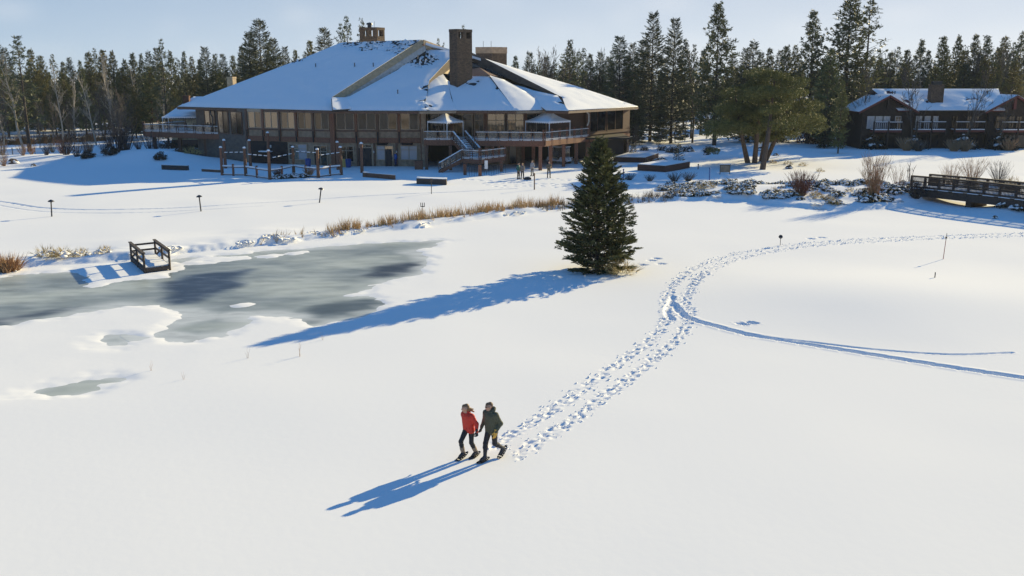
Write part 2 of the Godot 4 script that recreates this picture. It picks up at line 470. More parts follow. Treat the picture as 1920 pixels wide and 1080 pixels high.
	for p in [Vector2(7.81, -56.30), Vector2(8.54, -57.64), Vector2(8.98, -56.63), Vector2(8.97, -58.33), Vector2(20.67, -65.56), Vector2(21.54, -66.01), Vector2(10.48, -42.25), Vector2(10.97, -42.44)]:
		note(prints, p, 0.8, [p.x, p.y, 0.8, 0.6, 0.35, 0.2, 0.12], 16)

func fineness(k: Vector2i) -> int:
	var n: int = fine.get(k, 0)
	if n >= 32: return n
	var x := (k.x + 0.5) * T; var z := (k.y + 0.5) * T
	if x > -44.0 and x < -3.0 and z > -68.0 and z < -32.0:
		var d := -99.0
		for q in ice_polys: d = maxf(d, poly_dist(Vector2(x, z), q))
		for q in snow_polys: d = minf(d, maxf(-poly_dist(Vector2(x, z), q), -99.0)) if d > 0.0 else d
		if absf(d) < 3.2: return 16
		for q in snow_polys:
			if absf(poly_dist(Vector2(x, z), q)) < 3.0: return 16
	if z > -100.0 and absf(z - shore_z(x)) < 3.0: n = maxi(n, 8)
	if x > 10.0 and x < 48.0 and z < -70.0 and z > -98.0: n = maxi(n, 4)
	return maxi(n, 2)

func build_ground():
	var st := SurfaceTool.new(); st.begin(Mesh.PRIMITIVE_TRIANGLES)
	var x0 := -48; var x1 := 50; var z0 := -95; var z1 := -4
	var level := {}
	for i in range(x0 - 1, x1 + 1):
		for j in range(z0 - 1, z1 + 1):
			level[Vector2i(i, j)] = fineness(Vector2i(i, j)) if i >= x0 and i < x1 and j >= z0 and j < z1 else 1
	var at := 0
	for i in range(x0, x1):
		for j in range(z0, z1):
			var k := Vector2i(i, j)
			var n: int = level[k]
			var hs := PackedFloat32Array(); hs.resize((n + 1) * (n + 1))
			for b in n + 1:
				for a in n + 1:
					hs[b * (n + 1) + a] = height((i + float(a) / n) * T, (j + float(b) / n) * T, k)
			for side in 4:   # along an edge shared with a coarser tile the points lie on that tile's straight edge
				var o: Vector2i = k + [Vector2i(-1, 0), Vector2i(1, 0), Vector2i(0, -1), Vector2i(0, 1)][side]
				var m: int = level.get(o, 1)
				if m >= n: continue
				var s := n / m
				for q in n + 1:
					if q % s == 0: continue
					var lo := (q / s) * s; var f := float(q - lo) / s
					var ia := 0; var ib := 0; var ic := 0
					match side:
						0: ia = lo * (n + 1); ib = (lo + s) * (n + 1); ic = q * (n + 1)
						1: ia = lo * (n + 1) + n; ib = (lo + s) * (n + 1) + n; ic = q * (n + 1) + n
						2: ia = lo; ib = lo + s; ic = q
						3: ia = n * (n + 1) + lo; ib = n * (n + 1) + lo + s; ic = n * (n + 1) + q
					hs[ic] = lerpf(hs[ia], hs[ib], f)
			for b in n + 1:
				for a in n + 1:
					st.add_vertex(Vector3((i + float(a) / n) * T, hs[b * (n + 1) + a], (j + float(b) / n) * T))
			for b in n:
				for a in n:
					var p := at + b * (n + 1) + a
					st.add_index(p); st.add_index(p + 1); st.add_index(p + n + 1)
					st.add_index(p + 1); st.add_index(p + n + 2); st.add_index(p + n + 1)
			at += (n + 1) * (n + 1)
	# beyond: coarse sheets out to the horizon
	var lim := [[-2000.0, -2000.0, x0 * T, 400.0], [x1 * T, -2000.0, 2000.0, 400.0], [x0 * T, -2000.0, x1 * T, z0 * T], [x0 * T, z1 * T, x1 * T, 400.0]]
	for r in lim:
		st.add_vertex(Vector3(r[0], 0, r[1])); st.add_vertex(Vector3(r[2], 0, r[1])); st.add_vertex(Vector3(r[2], 0, r[3])); st.add_vertex(Vector3(r[0], 0, r[3]))
		for q in [0, 1, 3, 1, 2, 3]: st.add_index(at + q)
		at += 4
	st.generate_normals()
	struct("snow_ground", st.commit(), mats.snow)

func build_pond_ice():
	# the ice: grey and milky, with dark clear patches and pale scratches
	var w := 640; var h := 480
	var r := Rect2(-46, -68, 44, 36)
	var dark := [[PackedVector2Array([Vector2(-17.85, -47.54), Vector2(-18.75, -51.36), Vector2(-18.67, -53.50), Vector2(-17.32, -54.56), Vector2(-15.49, -54.87), Vector2(-15.19, -51.36), Vector2(-15.22, -49.00), Vector2(-15.73, -46.84), Vector2(-16.78, -46.61)]), Color(0.17, 0.225, 0.30)],
		[PackedVector2Array([Vector2(-8.63, -53.35), Vector2(-8.15, -55.34), Vector2(-6.75, -56.79), Vector2(-5.49, -57.81), Vector2(-5.12, -55.81), Vector2(-5.97, -53.95), Vector2(-7.23, -53.06)]), Color(0.20, 0.225, 0.25)],
		[PackedVector2Array([Vector2(-25.28, -43.22), Vector2(-23.71, -44.02), Vector2(-22.54, -45.28), Vector2(-21.37, -46.16), Vector2(-20.95, -45.50), Vector2(-22.14, -44.43), Vector2(-23.49, -42.63), Vector2(-24.49, -41.78)]), Color(0.19, 0.22, 0.25)],
		[PackedVector2Array([Vector2(-10.50, -44.75), Vector2(-9.50, -46.16), Vector2(-7.29, -47.31), Vector2(-6.60, -46.16), Vector2(-7.82, -44.02), Vector2(-9.17, -43.22)]), Color(0.33, 0.37, 0.38)]]
	var im := Image.create(w, h, false, Image.FORMAT_RGB8)
	var f := FastNoiseLite.new(); f.seed = 31; f.frequency = 0.12; f.fractal_octaves = 5
	for j in h:
		for i in w:
			var p := r.position + Vector2((i + 0.5) / w * r.size.x, (j + 0.5) / h * r.size.y)
			var q := f.get_noise_2d(p.x * 0.8 + p.y * 0.25, p.y * 1.5)
			var q2 := f.get_noise_2d(p.x * 3.0 + 80.0, p.y * 7.0)
			var mg := -9.0
			for d in ice_polys: mg = maxf(mg, poly_dist(p, d))
			var c := Color(0.53, 0.565, 0.565).lerp(Color(0.72, 0.745, 0.715), clampf(0.45 + q * 1.3, 0, 1))
			for d in dark:
				var g: float = poly_dist(p, d[0])
				if g > -1.4: c = c.lerp(d[1], 0.92 * smoothstep(-0.7, 0.6, g + q * 1.2))
			c = c.lerp(Color(0.86, 0.875, 0.87), 0.85 * (1.0 - smoothstep(-0.2, 1.5, mg + q * 2.2 + q2 * 0.8)))   # dusting of snow along the margins
			c = c.lightened(clampf(q2 * 0.25, 0, 0.2)) if q2 > 0 else c.darkened(clampf(-q2 * 0.18, 0, 0.15))
			im.set_pixel(i, j, c)
	for s in 70:   # scratches and old cracks
		var p := Vector2(rng.randf() * w, rng.randf() * h)
		var a := rng.randf_range(-0.5, 0.2)
		for t in rng.randi_range(10, 70):
			p += Vector2.from_angle(a) * 1.0; a += rng.randf_range(-0.07, 0.07)
			if p.x < 0 or p.y < 0 or p.x >= w or p.y >= h: break
			im.set_pixel(int(p.x), int(p.y), im.get_pixel(int(p.x), int(p.y)).lightened(rng.randf_range(0.05, 0.3)))
	im.generate_mipmaps()
	var m := mat(1, 1, 1, 0.32)
	m.albedo_texture = ImageTexture.create_from_image(im)
	m.roughness = 0.38; m.metallic_specular = 0.35
	var b := MB.new()
	var y := -0.05
	for k in ice_polys.size():
		y = -0.05 - 0.004 * k
		var q: PackedVector2Array = ice_polys[k]
		for o in Geometry2D.offset_polygon(q, 1.6):
			var ix := Geometry2D.triangulate_polygon(o)
			for t in range(0, ix.size(), 3):
				var p := [o[ix[t]], o[ix[t + 1]], o[ix[t + 2]]]
				if (p[1] - p[0]).cross(p[2] - p[0]) > 0.0: p = [p[0], p[2], p[1]]
				b.tri(Vector3(p[0].x, y, p[0].y), Vector3(p[1].x, y, p[1].y), Vector3(p[2].x, y, p[2].y))
	for p in b.v: b.uv.push_back(Vector2((p.x - r.position.x) / r.size.x, (p.z - r.position.y) / r.size.y))
	struct("pond_ice", b, m)

func build_trail_crumbs():   # little lumps of kicked-up snow beside the steps
	var r := RandomNumberGenerator.new(); r.seed = 55
	var lump := MB.new()
	var a := [Vector3(1, 0, 0), Vector3(-1, 0, 0), Vector3(0, 1, 0), Vector3(0, -0.5, 0), Vector3(0, 0, 1), Vector3(0, 0, -1)]
	for q in [[2, 4, 0], [2, 0, 5], [2, 5, 1], [2, 1, 4], [3, 0, 4], [3, 5, 0], [3, 1, 5], [3, 4, 1]]: lump.tri(a[q[0]], a[q[1]], a[q[2]])
	var b := MB.new()
	for k in prints:
		for q in prints[k]:
			if q[4] > 0.26 or key_of(q[0], q[1]) != k: continue
			for i in 4:
				var p := Vector2(q[0], q[1]) + Vector2.from_angle(r.randf() * TAU) * r.randf_range(0.1, 0.42)
				var s := r.randf_range(0.012, 0.045) * (1.0 if r.randf() < 0.8 else 1.6)
				b.add(lump.v, lump.n, Transform3D(Basis.from_euler(Vector3(r.randf(), r.randf() * TAU, r.randf())).scaled(Vector3(s, s * 0.8, s * 1.2)), Vector3(p.x, height(p.x, p.y, key_of(p.x, p.y)) + s * 0.3, p.y)), Color(1, 1, 1))
	tag(struct("trail_crumbs", b, mats.roofsnow, "stuff"), "crumbs of kicked-up snow along the snowshoe track", "snow")

# ---------------------------------------------------------------- the lodge
func local(p: Vector3, q: Vector3) -> Transform3D:   # x runs from p to q along a wall, y is up, z points out towards the viewer
	var u := (q - p); u.y = 0.0; u = u.normalized()
	return Transform3D(Basis(u, Vector3.UP, u.cross(Vector3.UP)), Vector3(p.x, 0, p.z))

func lbox(b: MB, t: Transform3D, x0: float, x1: float, y0: float, y1: float, z0: float, z1: float):
	b.box(t * Vector3((x0 + x1) * 0.5, (y0 + y1) * 0.5, (z0 + z1) * 0.5), Vector3(absf(x1 - x0), absf(y1 - y0), absf(z1 - z0)), t.basis)

func wall(parent: Node3D, t: Transform3D, x0: float, x1: float, y0: float, y1: float, m: Material, called := "wall", thick := 0.3):
	var b := MB.new(); lbox(b, t, x0, x1, y0, y1, -thick, 0.0)
	return part(called, b, m, parent)

func piece(parent: Node3D, called: String, t: Transform3D, x0: float, x1: float, y0: float, y1: float, z0: float, z1: float, m: Material):
	var b := MB.new(); lbox(b, t, x0, x1, y0, y1, z0, z1)
	return part(called, b, m, parent)

func window(parent: Node3D, t: Transform3D, x0: float, x1: float, y0: float, y1: float, across: int, glasses: Array, frame: Material, up := 1, f := 0.09):
	var b := MB.new()
	lbox(b, t, x0, x0 + f, y0, y1, 0.0, 0.12); lbox(b, t, x1 - f, x1, y0, y1, 0.0, 0.12)
	lbox(b, t, x0 + f, x1 - f, y0, y0 + f, 0.0, 0.118); lbox(b, t, x0 + f, x1 - f, y1 - f, y1, 0.0, 0.118)
	for i in range(1, across):
		var x := lerpf(x0, x1, float(i) / across)
		lbox(b, t, x - f * 0.45, x + f * 0.45, y0 + f, y1 - f, 0.0, 0.11)
	for j in range(1, up):
		var y := lerpf(y0, y1, 1.0 - 0.3 * j)
		lbox(b, t, x0 + f, x1 - f, y - f * 0.4, y + f * 0.4, 0.0, 0.105)
	var w: MeshInstance3D = part("window", b, frame, parent)
	for i in across:
		var g := MB.new()
		var a := lerpf(x0, x1, float(i) / across) + f * 0.5; var c := lerpf(x0, x1, float(i + 1) / across) - f * 0.5
		var tilt := rng.randf_range(-0.012, 0.012)
		var tt := t * Transform3D(Basis(Vector3.UP, tilt) * Basis(Vector3.RIGHT, rng.randf_range(-0.01, 0.03)), Vector3((a + c) * 0.5, (y0 + y1) * 0.5, 0.045))
		lbox(g, tt, -(c - a) * 0.5, (c - a) * 0.5, -(y1 - y0) * 0.5 + f * 0.5, (y1 - y0) * 0.5 - f * 0.5, -0.012, 0.012)
		part("pane", g, glasses[i % glasses.size()], w)

func edge_dist(p: Vector3, pts: Array) -> float:
	var d := 1e9
	for i in pts.size():
		var a: Vector3 = pts[i]; var b: Vector3 = pts[(i + 1) % pts.size()]
		var ab := b - a
		var s := clampf((p - a).dot(ab) / ab.length_squared(), 0.0, 1.0)
		d = minf(d, p.distance_to(a + ab * s))
	return d

func snow_sheet(pts: Array, nor: Vector3, bare: Array, thick: float, big: float) -> MB:   # snow on a slope: thin at the edges, rubbed off where bare
	var b := MB.new()
	var u: Vector3 = (pts[1] - pts[0]).normalized()
	var w := nor.cross(u)
	var p2 := PackedVector2Array()
	for p in pts: p2.push_back(Vector2((p - pts[0]).dot(u), (p - pts[0]).dot(w)))
	var ix := Geometry2D.triangulate_polygon(p2)
	var todo := []
	for i in range(0, ix.size(), 3): todo.append([pts[ix[i]], pts[ix[i + 1]], pts[ix[i + 2]]])
	var done := []
	while todo.size():
		var q: Array = todo.pop_back()
		var l := [q[0].distance_to(q[1]), q[1].distance_to(q[2]), q[2].distance_to(q[0])]
		var k := 0
		if l[1] > l[k]: k = 1
		if l[2] > l[k]: k = 2
		if l[k] > big:
			var a: Vector3 = q[k]; var c: Vector3 = q[(k + 1) % 3]; var e: Vector3 = q[(k + 2) % 3]
			var m := (a + c) * 0.5
			todo.append([a, m, e]); todo.append([m, c, e])
		else: done.append(q)
	var memo := {}
	for q in done:
		var r := []
		for p in q:
			var key := Vector3i(p * 50.0)
			if not memo.has(key):
				var d := edge_dist(p, pts)
				var h := 0.05 + (thick + n_fine.get_noise_2d(p.x * 0.35, p.z * 0.35) * 0.06 - 0.05) * smoothstep(0.0, 0.9, d)
				for s in bare:
					var f: float = 1.0 - p.distance_to(s[0]) / s[1]
					if f > 0.0: h -= (0.14 + n_fine.get_noise_2d(p.x * 3.5, p.z * 3.5) * 0.55) * smoothstep(0.0, 0.7, f)
				memo[key] = p + nor * h
			r.append(memo[key])
		if (r[1] - r[0]).cross(r[2] - r[0]).dot(nor) < 0.0: r = [r[0], r[2], r[1]]
		b.tri(r[0], r[1], r[2])
	for i in pts.size():
		var a: Vector3 = pts[i]; var c: Vector3 = pts[(i + 1) % pts.size()]
		b.quad(a - nor * 0.02, c - nor * 0.02, c + nor * 0.05, a + nor * 0.05)
	return b

func smooth_mesh(b: MB) -> ArrayMesh:
	var st := SurfaceTool.new(); st.begin(Mesh.PRIMITIVE_TRIANGLES)
	for i in b.v.size():
		st.set_smooth_group(0); st.add_vertex(b.v[i])
	st.generate_normals()
	return st.commit()

func roof_face(parent: Node3D, pts: Array, bare := [], thick := 0.16, deck := 0.28, edge: Material = null, big := 0.8):
	var nor := Vector3.ZERO
	for i in pts.size():
		nor += (pts[i] - pts[0]).cross(pts[(i + 1) % pts.size()] - pts[0])
	nor = nor.normalized()
	if nor.y < 0.0: nor = -nor
	var b := MB.new(); b.slab(pts, nor, -deck, 0.0)
	var r: MeshInstance3D = part("roof", b, edge if edge else mats.shingle, parent)
	part("snow_cover", smooth_mesh(snow_sheet(pts, nor, bare, thick, big)), mats.roofsnow, r)
	return r

func chimney(parent: Node3D, corner: Vector3, left: Vector3, right: Vector3, y0: float, y1: float, holes: Array, m: Material, cap: Material, cap_h := 0.45, hole_h := 0.75):
	# corner is the upright edge nearest the viewer; left and right are the plan vectors of the two faces seen
	var b := MB.new()
	var c := Vector3(corner.x, 0, corner.z)
	var u := right.normalized(); var w := left.normalized(); var lu := right.length(); var lw := left.length()
	var bs := Basis(u, Vector3.UP, -w)
	var mid := c + u * lu * 0.5 + w * lw * 0.5
	var yh := y1 - cap_h - hole_h
	b.box(mid + Vector3.UP * (y0 + yh) * 0.5, Vector3(lu, yh - y0, lw), bs)
	var o: MeshInstance3D = part("chimney", b, m, parent)
	if holes.size():
		var t := 0.3
		var nu: int = holes[0]; var nw: int = holes[1]
		for s in [0.0, 1.0]:
			for i in nu + 1:
				var wd := t if i == 0 or i == nu else lu / nu * 0.5
				var x := clampf(lu * i / nu, t * 0.5, lu - t * 0.5)
				var p := MB.new(); p.box(c + u * x + w * (t * 0.5 if s == 0.0 else lw - t * 0.5) + Vector3.UP * (yh + hole_h * 0.5), Vector3(wd, hole_h, t), bs)
				part("chimney_pier", p, m, o)
			for i in range(0, nw + 1):
				var wd := lw / nw * 0.5
				var x := clampf(lw * i / nw, t + wd * 0.3, lw - t - wd * 0.3)
				var p := MB.new(); p.box(c + w * x + u * (t * 0.5 if s == 0.0 else lu - t * 0.5) + Vector3.UP * (yh + hole_h * 0.5), Vector3(t - 0.01, hole_h, wd * 0.6), bs)
				part("chimney_pier", p, m, o)
	var q := MB.new()
	q.box(mid + Vector3.UP * (y1 - cap_h * 0.5), Vector3(lu + 0.06, cap_h, lw + 0.06), bs)
	part("chimney_cap", q, cap, o)
	return o

func railing(parent: Node3D, a: Vector3, b: Vector3, n: int, post: Material, pairs := true, snowy := true, down := 0.55):
	# posts in pairs that reach down over the edge beam, a glass sheet between, a snow-topped handrail and foot rail
	var f := (b - a)
	for i in n + 1:
		var p := a + f * i / n
		for s in ([-0.15, 0.15] if pairs else [0.0]):
			var m := MB.new()
			var at: Vector3 = p + f.normalized() * s
			m.bar(at + Vector3.UP * -down, at + Vector3.UP * 1.3, 0.11, 0.11)
			part("rail_post", m, post, parent)
	for y in [0.92, 0.1]:
		var m := MB.new(); m.bar(a + Vector3.UP * y, b + Vector3.UP * y, 0.07, 0.06)
		part("handrail" if y > 0.5 else "foot_rail", m, mats.brown, parent)
		if snowy:
			var s := MB.new(); s.bar(a + Vector3.UP * (y + 0.055), b + Vector3.UP * (y + 0.055), 0.12, 0.05)
			part("rail_snow", s, mats.roofsnow, parent)
	for i in n:
		var g := MB.new()
		var p := a + f * (i + 0.08) / n; var q := a + f * (i + 0.92) / n
		g.bar(p + Vector3.UP * 0.62, q + Vector3.UP * 0.62, 0.012, 0.95)
		part("glass_panel", g, mats.rail_glass, parent)

func build_lodge():
	var L := thing("lodge", "large brown lodge with snowy sloping roofs, tall stone chimney and raised decks", "lodge", Vector3(-14, 0, -122))
	# --- roofs, from the left wing to the right one
	roof_face(L, [Vector3(-44.71, 6.82, -130.54), Vector3(-21.33, 6.82, -116.45), Vector3(-22.13, 8.26, -120.10), Vector3(-11.86, 15.42, -129.63), Vector3(-23.49, 15.28, -136.34), Vector3(-27.34, 13.62, -135.00)],
		[[Vector3(-13.99, 14.95, -129.89), 4.2], [Vector3(-18.56, 14.89, -132.51), 3.0], [Vector3(-21.80, 15.10, -134.92), 2.2], [Vector3(-29.12, 12.98, -134.66), 1.6]], 0.15, 0.28, null, 0.42)
	roof_face(L, [Vector3(-21.39, 6.82, -116.45), Vector3(-21.77, 7.98, -118.81), Vector3(-19.80, 8.40, -119.52), Vector3(-14.61, 11.53, -125.42), Vector3(-11.62, 14.22, -130.61), Vector3(-8.00, 14.08, -130.04), Vector3(-8.08, 12.95, -127.79), Vector3(-10.32, 10.29, -122.60), Vector3(-10.43, 6.82, -115.63)],
		[[Vector3(-11.08, 13.02, -128.16), 2.4], [Vector3(-11.69, 12.47, -127.10), 2.0], [Vector3(-10.52, 9.40, -120.83), 1.0], [Vector3(-10.80, 7.88, -117.78), 0.9]], 0.15, 0.28, null, 0.42)
	roof_face(L, [Vector3(-21.09, 6.97, -114.83), Vector3(-19.11, 7.03, -116.59), Vector3(-20.14, 8.28, -119.18), Vector3(-21.66, 8.32, -117.59)], [], 0.12)
	roof_face(L, [Vector3(-10.98, 6.83, -115.40), Vector3(-6.67, 6.82, -117.28), Vector3(-7.46, 8.13, -120.09), Vector3(-8.18, 10.21, -124.46), Vector3(-8.96, 11.20, -126.13), Vector3(-10.05, 11.00, -125.20)], [[Vector3(-10.47, 7.05, -116.13), 1.0], [Vector3(-10.08, 7.28, -116.81), 0.9]])
	roof_face(L, [Vector3(-6.80, 6.82, -117.30), Vector3(0.57, 6.82, -116.44), Vector3(-2.72, 10.87, -125.18), Vector3(-5.44, 10.80, -125.36), Vector3(-6.81, 9.44, -122.71), Vector3(-8.26, 10.34, -124.73)], [[Vector3(-5.04, 10.02, -123.70), 1.1], [Vector3(-4.04, 10.21, -123.98), 1.0], [Vector3(-1.66, 9.39, -122.00), 0.9]])
	roof_face(L, [Vector3(0.45, 6.82, -116.41), Vector3(4.49, 6.82, -119.05), Vector3(1.67, 8.92, -122.59), Vector3(-1.01, 10.34, -124.48), Vector3(-2.84, 10.87, -124.64)])
	roof_face(L, [Vector3(4.11, 6.81, -117.46), Vector3(6.70, 6.82, -115.59), Vector3(5.66, 8.44, -120.83), Vector3(2.71, 9.02, -124.59), Vector3(-1.14, 10.30, -130.96), Vector3(1.69, 8.50, -123.90)], [[Vector3(6.16, 7.85, -118.83), 0.9]])
	roof_face(L, [Vector3(6.55, 6.83, -116.30), Vector3(16.83, 6.82, -130.54), Vector3(8.58, 9.46, -131.50), Vector3(2.06, 11.30, -131.13), Vector3(-0.71, 12.17, -131.36), Vector3(-3.62, 13.04, -131.38), Vector3(6.27, 8.20, -122.40)], [[Vector3(15.19, 7.06, -129.43), 1.0]])
	# rear slopes and ridge closures, so that the building is whole from behind
	var ra := Vector3(-11.86, 15.42, -129.63); var rl := Vector3(-23.49, 15.28, -136.34); var rm := Vector3(-27.34, 13.62, -135.00); var le := Vector3(-44.71, 6.82, -130.54); var ge := Vector3(16.83, 6.82, -130.54); var gp := Vector3(-5.55, 13.70, -131.82)
	var rear := Vector3(-14, 6.8, -166); var rear2 := Vector3(14, 6.8, -160); var rear_l := Vector3(-44, 6.8, -160)
	var back := MB.new()
	for q in [[rl, ra, rear], [rm, rl, rear_l], [rl, rear, rear_l], [rm, rear_l, le], [ra, gp, rear], [gp, rear2, rear], [gp, ge, rear2]]:
		var a: Vector3 = q[0]; var c: Vector3 = q[1]; var d: Vector3 = q[2]
		var nn := (c - a).cross(d - a).normalized()
		if nn.y < 0.0: nn = -nn
		back.slab(q, nn, -0.45, -0.15)
	part("rear_roof", back, mats.roofsnow, L)
	# --- rake boards and the clerestory under the great gable
	var up0 := Vector3(-22.13, 8.26, -120.10); var up1 := Vector3(-11.86, 15.42, -129.63)
	var out := Vector3(0.72, 0.0, 0.5) * 0.25
	var fb := MB.new(); var iv := MB.new(); var dg := MB.new()
	var side := Vector3(0.81, 0, 0.58)
	var lean := func(f: float, drop: float, o: float) -> Vector3:   # a point below the upper roof's free edge, leaning outwards
		return up0.lerp(up1, f) + Vector3(0, -drop, 0) + side * o
	for k in 12:
		var f0 := k / 12.0; var f1 := (k + 1) / 12.0
		fb.quad(lean.call(f0, 0.68, 0.55), lean.call(f1, 0.68, 0.55), lean.call(f1, -0.06, 0.08), lean.call(f0, -0.06, 0.08))
		iv.quad(lean.call(f0, 1.35, 0.85), lean.call(f1, 1.35, 0.85), lean.call(f1, 0.69, 0.50), lean.call(f0, 0.69, 0.50))
		dg.quad(lean.call(f0, 2.6, 0.6), lean.call(f1, 2.6, 0.6), lean.call(f1, 1.34, 0.78), lean.call(f0, 1.34, 0.78))
	part("rake_board", fb, mats.cream, L)
	part("clerestory_wall", iv, mats.ivory, L)
	var cw: MeshInstance3D = part("clerestory_window", dg, mats.glass_dark, L)
	for k in 6:
		var m := MB.new(); m.bar(lean.call(0.1 + k * 0.16, 2.4, 0.68), lean.call(0.1 + k * 0.16, 1.2, 0.86), 0.14, 0.14); part("mullion", m, mats.frame, cw)
	var w2 := Vector3(-11.71, 13.94, -129.94); var top_mid := up1 + Vector3(0.1, -0.6, 0.1)
	var r0 := Vector3(-10.03, 14.11, -125.64) ; r0 = Vector3(r0.x, up1.y - 1.3, up1.z - 3.0)
	var fb2 := MB.new()
	fb2.bar(up1 + out + Vector3(0, -0.45, 0), r0 + Vector3(0.9, -0.1, 0), 0.25, 1.0)
	part("rake_board", fb2, mats.cream, L)
	var gpost := MB.new(); gpost.bar(top_mid + Vector3(0.1, 0.1, 0.2), w2 + Vector3(0.1, 0, 0.2), 0.35, 0.35); part("king_post", gpost, mats.red_wood, L)
	# second gable beside the chimney: a small rake end in shade
	var s0 := Vector3(-10.32, 10.29, -122.60); var s1 := Vector3(-8.08, 12.95, -127.79)
	var sg := MB.new()
	sg.quad(s0 + Vector3(0, -0.5, 0), Vector3(-8.94, 11.20, -125.92), s1 + Vector3(0.2, -1.1, 0), s1)
	sg.tri(s0 + Vector3(0, -0.5, 0), s1, s0)
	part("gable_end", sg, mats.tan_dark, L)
	var sg2 := MB.new()
	sg2.quad(Vector3(-8.93, 11.20, -125.81), Vector3(-7.91, 11.00, -128.00), Vector3(-7.95, 12.90, -129.00), s1 + Vector3(0.2, -1.0, 0.1))
	part("gable_end", sg2, mats.cream, L)
	# --- the right wing's wide rake in shade
	var g0 := Vector3(6.27, 8.20, -122.40); var g1 := Vector3(-3.62, 13.04, -131.38); var g2 := Vector3(-5.44, 13.86, -132.70)
	var gb := MB.new()
	gb.quad(g2 + Vector3(0, -1.0, 0.05), g1 + Vector3(0, -1.25, 0.05), g1 + Vector3(0, 0.05, 0.05), g2 + Vector3(0, 0.05, 0.05))
	gb.quad(g1 + Vector3(0, -1.25, 0.05), g0 + Vector3(0, -0.55, 0.05), g0 + Vector3(0, 0.05, 0.05), g1 + Vector3(0, 0.05, 0.05))
	gb.quad(g1 + Vector3(0, -1.25, -0.7), g0 + Vector3(0, -0.55, -0.7), g0 + Vector3(0, -0.55, 0.05), g1 + Vector3(0, -1.25, 0.05))
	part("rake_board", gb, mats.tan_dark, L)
	var gs := MB.new()   # soffit and wall below it
	var q0 := g0 + Vector3(-0.2, -0.6, -0.6); var q1 := g1 + Vector3(0.1, -1.2, -0.7); var q2 := g2 + Vector3(-0.2, -1.0, -0.5)
	var v0 := Vector3(5.52, 8.38, -120.63); var v1 := Vector3(2.71, 9.02, -124.46); var v2 := Vector3(-1.14, 10.30, -130.82); var v3 := Vector3(-2.84, 10.94, -124.68)
	gs.quad(v1, v0, q0, q0.lerp(q1, 0.3)); gs.quad(v2, v1, q0.lerp(q1, 0.3), q0.lerp(q1, 0.7)); gs.quad(v3, v2, q0.lerp(q1, 0.7), q1)
	gs.tri(v3, q1, q2); gs.quad(Vector3(-5.30, 10.80, -125.24), v3, q2, q2 + Vector3(-2.0, -0.6, 0))
	part("gable_wall", gs, mats.brown, L)
	var gg := MB.new()
	gg.bar(v2.lerp(q0.lerp(q1, 0.7), 0.45) + Vector3(-0.1, 0, 0.25), v0.lerp(q0, 0.4) + Vector3(-0.3, 0, 0.25), 0.06, 0.5)
	part("clerestory_window", gg, mats.glass, L)
	# grey flashing shelf beside the tall chimney
	var fl := MB.new()
	fl.bar(Vector3(-5.32, 11.40, -129.20), Vector3(-3.37, 11.41, -129.60), 0.5, 1.15); fl.bar(Vector3(-3.44, 11.41, -129.50), Vector3(-1.53, 10.59, -127.80), 0.5, 0.75)
	part("flashing", fl, mats.shingle, L)
	# --- chimneys
	var c1 := Vector3(-6.80, 9.38, -122.58)
	chimney(L, c1, Vector3(-1.02, 0, -0.85), Vector3(1.78, 0, -1.9), 8.0, 16.52, [2, 1], mats.stone, mats.stone, 0.35, 0.75)
	var c2 := Vector3(-20.39, 17.26, -150.00)
	chimney(L, c2, Vector3(-2.75, 0, -0.6), Vector3(0.95, 0, -1.5), 13.0, 17.96, [1, 2], mats.stone, mats.stone, 0.4, 0.9)
	var pot := MB.new(); pot.lathe(Vector3(-21.64, 18.00, -151.00) , [[0.32, -0.3], [0.32, 0.35], [0.5, 0.38], [0.45, 0.6], [0.1, 0.7], [0.0, 0.72]], 10)
	part("vent_pot", pot, mats.metal, L)
	var ant := MB.new(); ant.bar(Vector3(-20.91, 18.00, -151.00), Vector3(-20.88, 18.86, -151.00), 0.04, 0.04); part("aerial", ant, mats.metal, L)
	var c3 := Vector3(-2.83, 13.89, -138.00)
	chimney(L, c3, Vector3(-2.25, 0, -0.9), Vector3(2.1, 0, -1.2), 8.0, 14.76, [], mats.stone, mats.tan, 0.85, 0.0)
	for px in [0.3, 1.4]:
		var an := MB.new(); an.bar(c3 + Vector3(px - 1.5, 0.9, -1), c3 + Vector3(px - 1.5, 1.7, -1), 0.05, 0.05); part("aerial", an, mats.metal, L)
	chimney(L, Vector3(-42.68, 10.17, -150.00), Vector3(-0.95, 0, -0.3), Vector3(0.35, 0, -0.8), 6.0, 10.64, [], mats.cream, mats.cream, 0.3, 0.0)
	for v in [Vector3(-20.27, 11.87, -126.90), Vector3(-17.64, 11.86, -125.30), Vector3(-25.95, 11.82, -130.22), Vector3(-13.93, 8.60, -119.47), Vector3(7.31, 11.13, -137.60)]:
		var vp := MB.new(); vp.lathe(v, [[0.06, -0.2], [0.06, 0.55], [0.09, 0.56], [0.09, 0.62], [0.0, 0.63]], 8); part("vent_pipe", vp, mats.metal, L)
	# --- gutters along the eaves
	for e in [[Vector3(-44.71, 6.82, -130.54), Vector3(-21.33, 6.82, -116.45)], [Vector3(-21.39, 6.82, -116.45), Vector3(-10.43, 6.82, -115.63)], [Vector3(-10.98, 6.83, -115.40), Vector3(-6.67, 6.82, -117.32)], [Vector3(-6.80, 6.82, -117.30), Vector3(0.57, 6.82, -116.44)], [Vector3(0.45, 6.82, -116.41), Vector3(4.49, 6.82, -119.05)], [Vector3(4.11, 6.81, -117.46), Vector3(6.70, 6.82, -115.59)], [Vector3(6.55, 6.83, -116.30), Vector3(16.83, 6.82, -130.54)]]:
		var b := MB.new(); b.bar(e[0] + Vector3(0, -0.2, 0.12), e[1] + Vector3(0, -0.2, 0.12), 0.14, 0.26)
